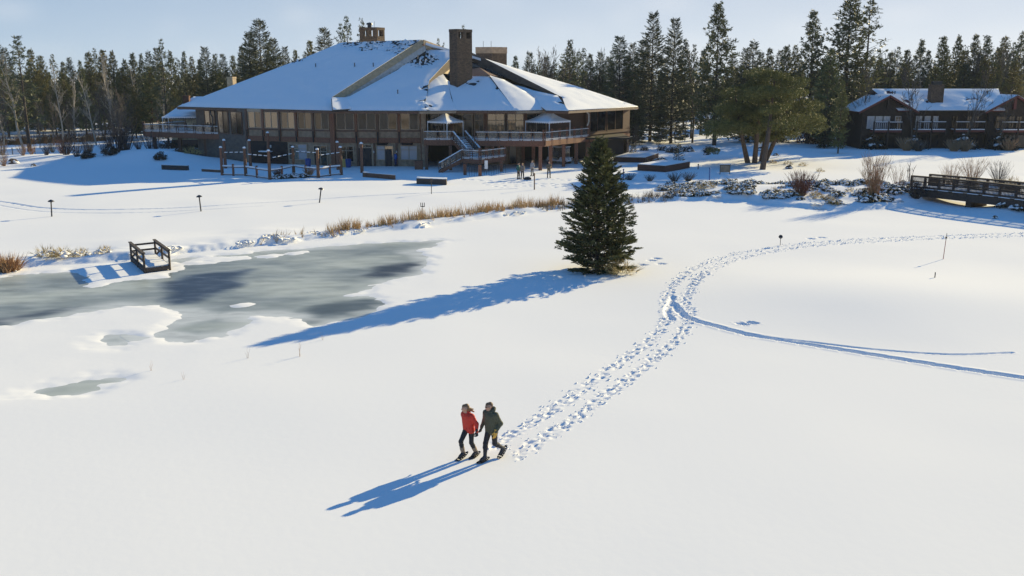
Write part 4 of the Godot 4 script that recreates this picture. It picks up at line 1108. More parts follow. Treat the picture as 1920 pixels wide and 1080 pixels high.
func build_patio():
	var P := thing("patio_fence", "snow-topped redwood patio railing with tall round poles in front of the lodge", "fence", Vector3(-25, 0, -107))
	var line := [Vector3(-32.46, 0.00, -107.76), Vector3(-31.04, 0.00, -107.18), Vector3(-29.67, 0.00, -107.18), Vector3(-27.99, 0.00, -105.51), Vector3(-26.18, 0.00, -103.88), Vector3(-25.24, 0.00, -105.51), Vector3(-24.71, 0.00, -108.92), Vector3(-22.84, 0.00, -106.62), Vector3(-21.26, 0.00, -105.51), Vector3(-20.28, 0.00, -107.18), Vector3(-19.23, 0.00, -108.33)]
	for i in line.size():
		var p := stand(line[i])
		var tall := i % 2 == 0
		var b := MB.new()
		if tall:
			b.tube([p + Vector3.UP * -0.3, p + Vector3.UP * 3.05], [0.19, 0.15], 10); part("pole", b, mats.pole if i > 0 else mats.red_wood, P)
			var s := MB.new(); s.lathe(p + Vector3.UP * 3.05, [[0.17, 0.0], [0.2, 0.06], [0.13, 0.16], [0.0, 0.2]], 8); part("pole_snow", s, mats.roofsnow, P)
		else:
			b.bar(p + Vector3.UP * -0.2, p + Vector3.UP * 1.3, 0.2, 0.2); part("post", b, mats.red_wood, P)
	for i in line.size() - 1:
		for h in [0.95, 0.12]:
			var a = stand(line[i]) + Vector3.UP * h; var c = stand(line[i + 1]) + Vector3.UP * h
			var b := MB.new(); b.bar(a, c, 0.08, 0.1); part("rail", b, mats.brown, P)
			var s := MB.new(); s.bar(a + Vector3.UP * (0.12 if h > 0.5 else 0.08), c + Vector3.UP * (0.12 if h > 0.5 else 0.08), 0.15, 0.14 if h > 0.5 else 0.06); part("rail_snow", s, mats.roofsnow, P)
	var wire := [[0, 2, 2.6], [2, 4, 2.5], [4, 6, 2.35], [6, 8, 2.7], [8, 10, 2.5]]
	for q in wire:
		var a = stand(line[q[0]]) + Vector3.UP * q[2]; var c = stand(line[q[1]]) + Vector3.UP * (q[2] + 0.1)
		var b := MB.new(); b.tube([a, a.lerp(c, 0.5) + Vector3.UP * -0.16, c], [0.025, 0.03, 0.025], 5); part("light_string", b, mats.black, P)
		for k in 4:
			var s := MB.new(); var m = a.lerp(c, 0.15 + k * 0.22) + Vector3.UP * -0.06; s.bar(m, a.lerp(c, 0.28 + k * 0.22) + Vector3.UP * -0.06, 0.08, 0.07); part("string_snow", s, mats.roofsnow, P)
	# poles that stand free
	var back := [[Vector3(-34.43, 0.00, -115.76), 3.3, "redwood pole with snow cap behind the left end of the patio railing"], [Vector3(-32.14, 0.00, -118.47), 3.1, "redwood pole in front of the dark service recess"], [Vector3(-30.01, 0.00, -119.16), 4.0, "thick redwood pole behind the tall sunlit pole of the patio railing"], [Vector3(-20.67, 0.00, -114.46), 3.2, "redwood pole behind the right end of the patio railing"], [Vector3(-17.25, 0.00, -110.70), 3.3, "lone redwood pole standing left of the blue-clad people"]]
	for q in back:
		var p := stand(q[0])
		var b := MB.new(); b.tube([p * 0.0 + Vector3.UP * -0.3, Vector3.UP * q[1]], [0.2, 0.16], 10)
		var o := thing("timber_pole", q[2], "pole", p, "poles of the patio")
		part("pole", b, mats.red_wood, o, true)
		var s := MB.new(); s.lathe(Vector3.UP * q[1], [[0.17, 0.0], [0.2, 0.06], [0.13, 0.18], [0.0, 0.22]], 8); part("pole_snow", s, mats.roofsnow, o, true)
	# low walls, benches and planters round the patio
	low("bench", "long dark bench with snow on top below the left terrace", "bench", Vector3(-41.66, 0.00, -114.46), Vector3(-38.13, 0.00, -113.18), 0.55, 0.5, mats.black, "bench_snow")
	low("low_wall", "low snow-topped timber wall joining the patio railing on its left", "wall", Vector3(-36.11, 0.00, -111.93), Vector3(-33.57, 0.00, -110.70), 0.3, 0.4, mats.brown, "wall_snow")
	low("low_wall", "low brown timber wall between the lone pole and the stair", "wall", Vector3(-16.48, 0.00, -106.06), Vector3(-12.57, 0.00, -103.35), 0.5, 0.4, mats.brown, "wall_snow")
	low("low_wall", "grey timber planter box lying in the snow in front of the stair", "planter", Vector3(-9.88, 0.00, -99.27), Vector3(-6.72, 0.00, -98.30), 0.6, 1.0, mats.weathered, "wall_snow")
	low("planter_wall", "long low brick planter wall behind the big spruce, nearer the lodge", "planter", Vector3(13.06, 0.00, -124.26), Vector3(17.01, 0.00, -123.51), 0.65, 7.0, mats.brick, "planter_snow", 0.4)
	low("planter_wall", "low brick planter wall with dark bushes right of the big spruce", "planter", Vector3(14.74, 0.00, -113.18), Vector3(17.71, 0.00, -111.31), 0.75, 5.5, mats.brick, "planter_snow", 0.7)

func low(called: String, label: String, category: String, a0: Vector3, b0: Vector3, h: float, d: float, m: Material, snow_name: String, slant := 0.0):
	var a := stand(a0); var b := stand(b0)
	var o := thing(called, label, category, (a + b) * 0.5)
	var back := Vector3(slant, 0, -1.0) * d
	var s := MB.new(); s.slab([a, b, b + back, a + back], Vector3.UP, -0.3, h); part("body", s, m, o)
	var k := MB.new(); var lift := Vector3.UP * h; part(snow_name, smooth_mesh(snow_sheet([a + lift, b + lift, b + back + lift, a + back + lift], Vector3.UP, [], 0.16, 0.5)), mats.roofsnow, o)

# ---------------------------------------------------------------- trees
var spray_v := {}
var spray_n := {}

func spray(kind: String, n: int, seed_: int) -> String:   # a twig of leaf-sized faces, one metre long, pointing along -z
	var key := "%s%d_%d" % [kind, n, seed_]
	if spray_v.has(key): return key
	var r := RandomNumberGenerator.new(); r.seed = seed_ * 31 + n
	var b := MB.new()
	for i in n:
		var p: Vector3; var f: Vector3; var l: float; var w: float
		if kind == "flat":      # spruce: needles on a twig and its side twigs, lying nearly flat
			var s := float(i) / n
			var side := -1.0 if i % 2 else 1.0
			p = Vector3(side * r.randf() * 0.28 * (1.0 - s), r.randf_range(-0.05, 0.07), -s * 0.8)
			f = Vector3(side * r.randf_range(0.3, 1.1), r.randf_range(-0.25, 0.45), -1.0).normalized()
			l = r.randf_range(0.22, 0.42); w = r.randf_range(0.05, 0.09)
		elif kind == "tuft":    # pine: needles bursting from the twig's end
			p = Vector3(0, 0, -0.35) + Vector3(r.randf_range(-1, 1), r.randf_range(-1, 1), r.randf_range(-1, 1)) * 0.2
			f = (Vector3(r.randf_range(-1, 1), r.randf_range(-0.7, 1.1), r.randf_range(-1.3, 0.7))).normalized()
			l = r.randf_range(0.35, 0.6); w = r.randf_range(0.06, 0.12)
		elif kind == "blade":   # grass
			p = Vector3(r.randf_range(-0.14, 0.14), r.randf_range(-0.14, 0.14), 0)
			f = Vector3(r.randf_range(-0.35, 0.35), r.randf_range(-0.35, 0.35), -1).normalized()
			l = r.randf_range(0.5, 1.0); w = r.randf_range(0.012, 0.03)
		else:                   # leaf clump of a shrub
			p = Vector3(r.randf_range(-1, 1), r.randf_range(-1, 1), r.randf_range(-1, 1)) * 0.35
			f = Vector3(r.randf_range(-1, 1), r.randf_range(-1, 1), r.randf_range(-1, 1)).normalized()
			l = r.randf_range(0.2, 0.35); w = r.randf_range(0.1, 0.18)
		var s2 := f.cross(Vector3(r.randf_range(-1, 1), r.randf_range(-1, 1), r.randf_range(-1, 1))).normalized() * w
		b.tri(p - s2, p + s2 * 0.8, p + f * l)
		if kind != "blade": b.tri(p + f * l * 0.25 - s2 * 1.1, p + f * l * 0.7 + s2, p + f * l * 1.15)
	spray_v[key] = b.v; spray_n[key] = b.n
	return key

func facing(f: Vector3, roll: float) -> Basis:   # -z along f
	var up := Vector3.UP if absf(f.y) < 0.95 else Vector3.RIGHT
	return Basis.looking_at(f, up) * Basis(Vector3(0, 0, 1), roll)

func conifer(seed_: int, h: float, rad: float, o: Dictionary) -> Array:   # [wood, crown]
	var r := RandomNumberGenerator.new(); r.seed = seed_
	var wood := MB.new(); var crown := MB.new()
	var lean = Vector3(r.randf_range(-1, 1), 0, r.randf_range(-1, 1)) * o.get("lean", 0.01) * h
	var tr: float = o.get("trunk", 0.013) * h
	var spine := func(y: float) -> Vector3: return lean * pow(maxf(y, 0.0) / h, 1.6) + Vector3.UP * y
	var tp := []; var rr := []
	for i in 8:
		tp.append(spine.call(h * i / 7.0 - (0.3 if i == 0 else 0.0))); rr.append(tr * (1.0 - 0.97 * i / 7.0) * (1.25 if i == 0 else 1.0))
	wood.tube(tp, rr, 7, false)
	var base: float = o.get("base", 0.08)
	var y := base * h
	var az := r.randf() * TAU
	var kind: String = o.get("kind", "flat"); var per: int = o.get("per", 8)
	var low: float = o.get("low", -0.15); var high: float = o.get("high", 0.9)
	var irr: float = o.get("irr", 0.3); var ss: float = o.get("size", 0.8); var step: float = o.get("step", 0.5)
	var c1: Color = o.get("c1", Color(0.03, 0.045, 0.02)); var c2: Color = o.get("c2", Color(0.07, 0.085, 0.03))
	while y < h * 0.985:
		var t := clampf((y / h - base) / (1.0 - base), 0.0, 1.0)
		var nb: int = o.get("nb", 6)
		if t > 0.85: nb = maxi(3, nb - 2)
		var prof: float = pow(1.0 - t, o.get("pow", 0.9)) * (0.55 + 0.45 * minf(1.0, t * o.get("skirt", 5.0)))
		for k in nb:
			az += TAU / nb + r.randf_range(-0.35, 0.35)
			if r.randf() < o.get("gap", 0.06): continue
			var L: float = rad * prof * r.randf_range(1.0 - irr, 1.0 + irr * 0.35) + 0.12 * ss
			var el: float = lerpf(low, high, pow(t, 1.2)) + r.randf_range(-0.14, 0.14)
			var out := Vector3(cos(az), 0, sin(az))
			var root: Vector3 = spine.call(y + r.randf_range(-0.5, 0.5) * o.get("whorl", 0.5))
			var curl: float = o.get("curl", 0.12)
			var path := func(s: float) -> Vector3: return root + out * cos(el) * L * s + Vector3.UP * (sin(el) * L * s + curl * L * s * s)
			if L > 0.5: wood.tube([root, path.call(0.5), path.call(0.95)], [0.012 + 0.011 * L, 0.008 + 0.006 * L, 0.004], 3, false)
			var s0: float = o.get("bare", 0.15)
			var m := maxi(2, int(ceil(L * (1.0 - s0) / step)))
			for q in m:
				var s := lerpf(s0, 1.0, (q + r.randf() * 0.8 + 0.2) / m)
				var fan = (1.0 - s * 0.75) * L * o.get("fan", 0.34)
				var side := r.randf_range(-1, 1)
				var sdir := out.cross(Vector3.UP)
				var p: Vector3 = path.call(s) + sdir * side * fan + Vector3.UP * r.randf_range(-0.5, 0.35) * ss * 0.35 - Vector3.UP * absf(side) * fan * 0.12
				var f := (out * cos(el) + Vector3.UP * (sin(el) * 0.6 + curl * 1.3 + r.randf_range(-0.2, 0.25)) + sdir * side * 0.9).normalized()
				var z := ss * r.randf_range(0.75, 1.25) * (0.6 + 0.4 * (1.0 - t))
				var key := spray(kind, per, r.randi_range(1, 5))
				crown.add(spray_v[key], spray_n[key], Transform3D(facing(f, r.randf_range(-0.7, 0.7)).scaled(Vector3.ONE * z), p), c1.lerp(c2, clampf(r.randf() * 0.8 + 0.2 * sin(az * 2.0 + y), 0.0, 1.0)))
		y += o.get("whorl", 0.5) * r.randf_range(0.7, 1.3) * (1.0 - 0.45 * t)
	return [wood.mesh(), crown.mesh()]

func tree_of(called: String, label: String, category: String, meshes: Array, bark: Material, leaf: Material, at: Vector3, group := "") -> Node3D:
	var t := thing(called, label, category, at, group)
	part("trunk", meshes[0], bark, t, true)
	part("crown", meshes[1], leaf, t, true).set_meta("kind", "stuff")
	return t

func limb(b: MB, r: RandomNumberGenerator, p: Vector3, f: Vector3, l: float, w: float, depth: int, o: Dictionary):
	var k := 4 if depth > 1 else (3 if depth == 1 else 2)
	var pts := [p]; var rs := [w]
	var d := f
	for i in k:
		d = (d + Vector3(r.randf_range(-1, 1), r.randf_range(-0.3, 1) * o.get("up", 0.5), r.randf_range(-1, 1)) * 0.16).normalized()
		pts.append(pts[-1] + d * l / k); rs.append(w * (1.0 - 0.85 * (i + 1) / k))
	b.tube(pts, rs, 5 if depth > 1 else 3, false)
	if depth <= 0: return
	var n: int = o.get("n", [6, 5, 5])[3 - depth] if depth <= 3 else 14
	if depth == 3: n = o.get("main", 20)
	for i in n:
		var s := lerpf(o.get("from", 0.3) if depth == 3 else 0.2, 0.97, (i + r.randf()) / n)
		var fi := s * k
		var a := mini(int(fi), k - 1)
		var q: Vector3 = pts[a].lerp(pts[a + 1], fi - a)
		var ax: Vector3 = (pts[a + 1] - pts[a]).normalized()
		var sd := ax.cross(Vector3(r.randf_range(-1, 1), r.randf_range(-1, 1), r.randf_range(-1, 1))).normalized()
		var ang: float = o.get("angle", 0.75) * r.randf_range(0.75, 1.2)
		var ln: float = l * (o.get("reach", 0.34) if depth == 3 else 0.42) * (1.15 - 0.75 * s) * r.randf_range(0.7, 1.2)
		limb(b, r, q, (ax * cos(ang) + sd * sin(ang) + Vector3.UP * 0.15).normalized(), ln, maxf(w * (1.0 - 0.8 * s) * 0.42, o.get("thin", 0.008)), depth - 1, o)

func bare_tree(seed_: int, h: float, o: Dictionary) -> Array:   # [trunk and limbs]
	var r := RandomNumberGenerator.new(); r.seed = seed_
	var b := MB.new()
	limb(b, r, Vector3(0, -0.2, 0), (Vector3.UP + Vector3(r.randf_range(-1, 1), 0, r.randf_range(-1, 1)) * 0.05).normalized(), h, o.get("trunk", 0.011) * h, 3, o)
	return [b.mesh()]

func broad_pine(seed_: int) -> Array:   # the wide pine with four leaning trunks
	var r := RandomNumberGenerator.new(); r.seed = seed_
	var wood := MB.new(); var crown := MB.new()
	var feet := [Vector3(0.5, -0.2, -4.4), Vector3(1.3, -0.2, -4.2), Vector3(0.15, -0.2, 4.3), Vector3(2.6, -0.2, -6.0), Vector3(3.3, -0.2, -6.5)]
	var heads := [Vector3(-1.9, 8.6, -3.0), Vector3(0.9, 11.0, -2.4), Vector3(1.7, 10.6, 1.6), Vector3(3.6, 8.6, -4.0), Vector3(5.4, 7.2, -4.5)]
	var clumps := []
	for i in 5:
		var a: Vector3 = feet[i]; var c: Vector3 = heads[i]
		var m := a.lerp(c, 0.45) + Vector3(r.randf_range(-0.3, 0.3), 0, 0)
		wood.tube([a, a.lerp(m, 0.5), m, m.lerp(c, 0.5), c], [0.36 if i != 4 else 0.25, 0.29, 0.24, 0.16, 0.05], 9, false)
		for k in 11:
			var s := r.randf_range(0.42, 1.0)
			var st := a.lerp(c, s)
			var az := r.randf() * TAU
			var reach := r.randf_range(1.0, 3.9) * (1.15 - s * 0.45)
			var e := st + Vector3(cos(az) * reach, r.randf_range(-0.7, 1.1), sin(az) * reach)
			wood.tube([st, st.lerp(e, 0.5) + Vector3.UP * 0.25, e], [0.09, 0.06, 0.02], 4, false)
			clumps.append([e, r.randf_range(0.8, 1.6)])
			clumps.append([st.lerp(e, 0.6) + Vector3.UP * 0.2, r.randf_range(0.5, 1.1)])
		clumps.append([c, 1.4])
	clumps.append([Vector3(-5.2, 3.9, 0.5), 1.2]); clumps.append([Vector3(-4.3, 4.8, 0.2), 1.5]); clumps.append([Vector3(7.0, 4.6, 0.0), 1.4]); clumps.append([Vector3(6.6, 5.6, 0.3), 1.5]); clumps.append([Vector3(-5.0, 1.8, 0.6), 0.6])
	for q in clumps:
		var c: Vector3 = q[0]; var R: float = q[1]
		var tint := r.randf()
		for k in int(170 * R * R):
			var d := Vector3(r.randfn(), r.randfn() * 0.62, r.randfn()).normalized()
			var p := c + d * Vector3(1.3, 0.55, 1.3) * R * pow(r.randf(), 0.45)
			var f := (d * 0.8 + Vector3(r.randf_range(-0.5, 0.5), 0.45, r.randf_range(-0.5, 0.5))).normalized()
			var key := spray("tuft", 9, r.randi_range(1, 5))
			crown.add(spray_v[key], spray_n[key], Transform3D(facing(f, r.randf() * TAU).scaled(Vector3.ONE * r.randf_range(0.24, 0.44)), p), Color(0.10, 0.11, 0.032).lerp(Color(0.22, 0.21, 0.058), clampf(tint * 0.5 + r.randf() * 0.6, 0, 1)))
	return [wood.mesh(), crown.mesh()]

func build_trees():
	# --- the big spruce between pond and track
	var sp := conifer(41, 7.5, 2.42, {"base": 0.015, "whorl": 0.2, "nb": 9, "kind": "flat", "per": 22, "size": 0.48, "step": 0.145, "fan": 0.32, "irr": 0.28, "low": -0.06, "high": 0.95, "curl": 0.16, "skirt": 9.0, "pow": 0.72, "trunk": 0.019, "bare": 0.3, "gap": 0.05,
		"c1": Color(0.055, 0.070, 0.028), "c2": Color(0.17, 0.168, 0.055)})
	tree_of("spruce_tree", "full green spruce standing alone in the snow between pond and track", "tree", sp, mats.bark, mats.leaf, Vector3(4.95, 0.0, -54.6))
	# --- the wide pine right of the lodge
	tree_of("broad_pine_tree", "wide olive pine with several leaning trunks between lodge and guest house", "tree", broad_pine(17), mats.bark_pine, mats.leaf, Vector3(29.7, 0.1, -119.0))
	# --- kinds for the woods
	var pine := {"base": 0.10, "whorl": 0.62, "nb": 7, "kind": "tuft", "per": 8, "size": 1.0, "step": 0.48, "fan": 0.42, "irr": 0.45, "low": 0.0, "high": 1.0, "curl": 0.15, "pow": 0.82, "gap": 0.14, "bare": 0.22, "skirt": 2.5, "lean": 0.015, "c1": Color(0.063, 0.078, 0.033), "c2": Color(0.173, 0.165, 0.057)}
	var olive := pine.duplicate(); olive.merge({"pow": 0.68, "nb": 8, "c1": Color(0.105, 0.112, 0.036), "c2": Color(0.255, 0.217, 0.068)}, true)
	var loose := pine.duplicate(); loose.merge({"nb": 5, "gap": 0.25, "whorl": 0.8, "size": 0.95, "base": 0.25, "irr": 0.6, "bare": 0.4}, true)
	var fir := {"base": 0.05, "whorl": 0.5, "nb": 8, "kind": "flat", "per": 9, "size": 1.15, "step": 0.45, "fan": 0.3, "irr": 0.3, "low": -0.2, "high": 0.7, "curl": 0.1, "pow": 0.85, "gap": 0.08, "bare": 0.2, "skirt": 5.0, "c1": Color(0.039, 0.054, 0.030), "c2": Color(0.120, 0.120, 0.045)}
	var kinds := {}
	for i in 3:
		kinds["pine%d" % i] = conifer(100 + i, 18.0, 3.8 + 0.5 * i, pine)
		kinds["olive%d" % i] = conifer(120 + i, 18.0, 4.3, olive)
		kinds["loose%d" % i] = conifer(140 + i, 18.0, 3.4, loose)
		kinds["fir%d" % i] = conifer(160 + i, 18.0, 3.7 + 0.3 * i, fir)
	var first := {}
	var put := func(kind: String, called: String, label: String, group: String, x: float, z: float, h: float, wide := 1.0):
		var k := kind + str(rng.randi_range(0, 2)) if not kind.right(1).is_valid_int() else kind
		var t: Node3D
		if not first.has(k):
			t = tree_of(called, label, "tree", kinds[k], mats.bark_pine if kind.begins_with("olive") else mats.bark, mats.leaf, Vector3.ZERO, group)
			first[k] = t
		else:
			t = first[k].duplicate(); t.name = numbered(called); add_child(t, true); t.set_meta("label", label); t.remove_meta("group")
			if group: t.set_meta("group", group)
		(t.get_node("crown") as MeshInstance3D).material_override = mats.leaves[rng.randi_range(0, 4)]
		t.position = Vector3(x, -0.05, z); t.rotation = Vector3(0, rng.randf() * TAU, 0)
		t.scale = Vector3(wide, 1.0, wide) * (h / 18.0)
		if wide != 1.0: t.scale = Vector3(h / 18.0 * wide, h / 18.0, h / 18.0 * wide)
	# single ones that can be told apart: kind, x, z, height, girth, label (metres)
	var singles := [
		["fir", 17.39, -158.0, 16.92, 1.25, "dark layered spruce just right of the lodge's right roof corner"],
		["fir", 23.16, -163.0, 20.82, 0.95, "tall dark fir, left one of the close pair behind the bare aspens"],
		["fir", 25.87, -158.0, 19.71, 0.95, "tall dark fir, right one of the close pair behind the bare aspens"],
		["pine", 32.15, -154.0, 21.87, 1.05, "tall conical pine with thick brown trunk behind the wide olive pine"],
		["fir", 38.95, -160.0, 16.16, 1.1, "round-topped dark conifer rising just behind the wide olive pine"],
		["pine", 48.15, -158.0, 20.68, 1.1, "tall dark pine left of the tallest pine at the right"],
		["pine", 54.48, -160.0, 24.41, 1.35, "tallest dark pine, its top cut by the picture's upper edge"],
		["loose", 59.86, -166.0, 23.46, 1.3, "open-branched tall pine on the right flank of the tallest pine"],
		["olive", 48.39, -150.0, 14.52, 1.05, "sunlit olive pine in front of the tallest pine"],
		["fir", 19.33, -155.0, 10.13, 1.1, "short olive fir tucked behind the lodge's right roof corner"],
		["loose", 31.34, -170.0, 15.85, 0.8, "thin open pine between the fir pair and the conical pine"],
		["pine", 42.94, -165.0, 15.11, 1.0, "dark pine between the round-topped conifer and the tall pines"],
		["pine", 44.68, -160.0, 15.57, 1.0, "dark pine close on the left of the tall pair"],
		["fir", -33.02, -175.0, 18.99, 1.15, "dense pointed fir behind the lodge ridge, left of the wide chimney"],
		["loose", -31.23, -180.0, 20.33, 0.7, "slim pine, left of two that rise beside the wide chimney"],
		["loose", -30.10, -182.0, 21.75, 0.75, "slim tall pine, right of two that rise beside the wide chimney"],
		["loose", -28.64, -190.0, 21.33, 0.7, "thin pine top showing behind the wide chimney"],
		["fir", -42.05, -165.0, 19.74, 1.25, "tall dark fir above the lodge's left roof slope"],
		["fir", -45.70, -172.0, 18.14, 1.0, "dark fir close on the left of the tall fir above the roof slope"],
		["fir", -41.50, -172.0, 17.07, 1.0, "dark fir close on the right of the tall fir above the roof slope"],
		["fir", -52.11, -168.0, 15.53, 0.95, "pointed grey-green fir above the lodge's left end"],
		["loose", -56.74, -160.0, 16.91, 0.75, "narrow spire-topped pine above the cream cottage"],
		["loose", -70.84, -142.0, 16.27, 1.35, "tall ragged pine near the picture's left edge"],
		["loose", -8.63, -175.0, 19.35, 0.7, "small pine top peeping from behind the tall stone chimney"],
		["loose", -13.84, -185.0, 17.32, 0.55, "small pine tip, left of two between the gable and the tall chimney"],
		["loose", -12.95, -188.0, 16.83, 0.5, "small pine tip, right of two between the gable and the tall chimney"],
		["pine", 11.02, -190.0, 17.29, 0.9, "pine standing highest over the lodge's right roof slope"],
		["fir", 3.49, -195.0, 15.20, 0.95, "dark pointed conifer over the right roof, nearest the block chimney but one"],
		["pine", 0.53, -195.0, 14.39, 0.9, "small dark pine next to the block chimney"],
		["olive1", 46.54, -138.0, 10.25, 0.75, "small olive spruce with bare foot standing left of the guest house"],
		["fir", 47.75, -148.0, 7.02, 1.0, "grey-green young spruce left of the small olive spruce"]]
	for s in singles: put.call(s[0], "conifer_tree", s[5], "", s[1], s[2], s[3], s[4])
	# the treeline left of the lodge
	var ordinal := ["first", "second", "third", "fourth", "fifth", "sixth", "seventh", "eighth", "ninth", "tenth", "eleventh", "twelfth", "thirteenth", "fourteenth", "fifteenth", "sixteenth", "seventeenth", "eighteenth", "nineteenth", "twentieth", "twenty-first", "twenty-second", "twenty-third", "twenty-fourth", "twenty-fifth", "twenty-sixth", "twenty-seventh", "twenty-eighth", "twenty-ninth", "thirtieth"]
	var kind_word := {"pine": "dark pine", "olive": "olive pine", "loose": "open-branched pine", "fir": "pointed fir"}
	var left := [[0, 84], [14, 92], [60, 95], [78, 108], [100, 101], [118, 118], [132, 110], [152, 116], [168, 100], [181, 90], [196, 98], [214, 97], [234, 112], [252, 101], [266, 104], [282, 99], [296, 92], [320, 97], [334, 110], [347, 100], [362, 108], [376, 112], [404, 104], [420, 103], [438, 108], [455, 90], [535, 90], [556, 98], [584, 82]]
	for q in left:
		var d := rng.randf_range(176, 212)
		var kd: String = ["pine", "olive", "pine", "loose", "fir", "olive"][rng.randi_range(0, 5)]
		put.call(kd, "forest_tree", "%s in the treeline left of the lodge, %s treetop from the left" % [kind_word[kd], ordinal[left.find(q)]], "treeline left of the lodge", (q[0] - 960) / 1844.0 * d, -d, 11.2 + (137.0 - q[1]) / 1800.0 * d, rng.randf_range(0.7, 1.05))
	for i in 26:   # lower trees of the same line, nearer, sunlit and olive
		var d := rng.randf_range(168, 196)
		var x := rng.randf_range(-40, 420)
		put.call(["olive", "olive", "pine"][rng.randi_range(0, 2)], "forest_tree", "shorter conifer filling the foot of the treeline left of the lodge", "lower trees left of the lodge", (x - 960) / 1844.0 * d, -d, 11.2 + (137.0 - rng.randf_range(120, 185)) / 1800.0 * d, rng.randf_range(1.0, 1.35))
	# woods over the lodge's right roof and behind the guest house
	var right := [[1010, 112], [1025, 108], [1040, 114], [1055, 100], [1082, 96], [1092, 90], [1108, 104], [1125, 100], [1140, 108], [1185, 84], [1205, 78], [1285, 78], [1318, 95], [1372, 100], [1395, 92], [1425, 100], [1460, 96], [1490, 88]]
	for q in right:
		var d := rng.randf_range(178, 215)
		var kd: String = ["pine", "loose", "fir"][rng.randi_range(0, 2)]
		put.call(kd, "forest_tree", "%s over the lodge's right roof, %s treetop of that wood from the left" % [kind_word[kd], ordinal[right.find(q)]], "wood right of the lodge", (q[0] - 960) / 1844.0 * d, -d, 11.2 + (137.0 - q[1]) / 1800.0 * d, rng.randf_range(0.8, 1.15))
	var far := [[1650, 112], [1668, 100], [1680, 92], [1697, 98], [1722, 77], [1740, 98], [1763, 75], [1775, 92], [1791, 70], [1808, 96], [1826, 70], [1847, 72], [1866, 92], [1880, 76], [1897, 84], [1907, 65]]
	for q in far:
		var d := rng.randf_range(176, 210)
		var kd: String = ["pine", "loose", "pine", "olive"][rng.randi_range(0, 3)]
		put.call(kd, "forest_tree", "%s in the wood behind the dark guest house, %s treetop from the left" % [kind_word[kd], ordinal[far.find(q)]], "wood behind the guest house", (q[0] - 960) / 1844.0 * d, -d, 11.2 + (137.0 - q[1]) / 1800.0 * d, rng.randf_range(0.85, 1.1))
	for i in 26:
		var d := rng.randf_range(165, 200)
		put.call(["olive", "pine", "fir"][rng.randi_range(0, 2)], "forest_tree", "shorter conifer in the wood behind the wide olive pine and the guest house", "lower trees behind the guest house", (rng.randf_range(1420, 1960) - 960) / 1844.0 * d, -d, 11.2 + (137.0 - rng.randf_range(110, 150)) / 1800.0 * d, rng.randf_range(0.9, 1.3))
	# --- the far wood that reads as one mass
	var wood_mm := MultiMesh.new(); wood_mm.transform_format = MultiMesh.TRANSFORM_3D
	wood_mm.mesh = kinds["pine1"][1]
	wood_mm.instance_count = 420
	for i in 420:
		var d := rng.randf_range(205, 330)
		var x := rng.randf_range(-0.62, 0.62) * d
		var h := rng.randf_range(8.5, 12.5)
		wood_mm.set_instance_transform(i, Transform3D(Basis(Vector3.UP, rng.randf() * TAU).scaled(Vector3(h / 18.0 * 1.35, h / 18.0, h / 18.0 * 1.35)), Vector3(x, -0.3, -d)))
	var fw := MultiMeshInstance3D.new(); fw.name = "far_wood"; fw.multimesh = wood_mm; fw.material_override = mats.leaf; fw.set_meta("kind", "stuff"); add_child(fw, true)
	tag(fw, "far conifer wood that closes the view along the horizon", "wood")
	# --- bare trees
	var bare := {}
	for i in 4:
		bare["birch%d" % i] = bare_tree(300 + i, 14.0, {"trunk": 0.012, "main": 26, "n": [26, 5, 4], "from": 0.28, "reach": 0.22, "angle": 0.65, "thin": 0.02})
		bare["bush%d" % i] = bare_tree(320 + i, 9.0, {"trunk": 0.010, "main": 24, "n": [24, 6, 6], "from": 0.15, "reach": 0.42, "angle": 0.6, "thin": 0.02})
	var fb := {}
	var plant := func(kind: String, m: Material, called: String, label: String, group: String, x: float, z: float, h: float, wide := 1.0):
		var k: String = kind + str(rng.randi_range(0, 3))
		var full: float = 14.0 if kind == "birch" else 9.0
		var t := thing(called, label, "tree", Vector3(x, ground(x, z) - 0.05, z), group)
		part("trunk", bare[k][0], m, t, true)
		t.rotation.y = rng.randf() * TAU
		t.scale = Vector3(h / full * wide, h / full, h / full * wide)
	var birches := [[Vector3(-71.36, 0.00, -141.51), 78, "pale-barked bare birch at far left, leaning outward with a long white trunk"], [Vector3(-66.23, 0.00, -154.31), 128, "pale-barked bare birch with its foot in the snow beside the dark hedge"], [Vector3(-71.50, 0.00, -154.31), 120, "bare birch left of the orange reed strip's middle"], [Vector3(-72.78, 0.00, -161.61), 140, "bare birch between two others behind the orange reeds"], [Vector3(-68.59, 0.00, -166.86), 100, "tall pale birch in the middle of the left treeline"], [Vector3(-69.43, 0.00, -172.46), 115, "slim birch right of the tall pale birch in the left treeline"], [Vector3(-74.33, 0.00, -141.51), 150, "bare young birch cut by the picture's left edge"], [Vector3(-60.05, 0.00, -166.86), 128, "pale leaning birch in front of the cream cottage"], [Vector3(-66.87, 0.00, -172.46), 120, "thin birch left of the terrace canopy"],
		[Vector3(26.81, 0.00, -159.10), 190, "slender bare aspen, left one of the three behind the brick planters"], [Vector3(29.28, 0.00, -164.19), 180, "slender bare aspen, middle one of the three behind the brick planters"], [Vector3(29.61, 0.00, -159.10), 88, "tall bare aspen, right one of the three behind the brick planters"],
		[Vector3(61.18, 0.00, -149.80), 118, "bare tree in front of the guest house, left of its chimney"], [Vector3(69.11, 0.00, -149.80), 128, "widely branching bare tree in front of the guest house, right of its chimney"], [Vector3(74.15, 0.00, -149.80), 168, "bare tree leaning before the guest house's right gable"], [Vector3(55.01, 0.00, -154.31), 118, "pale bare tree at the guest house's left corner"]]
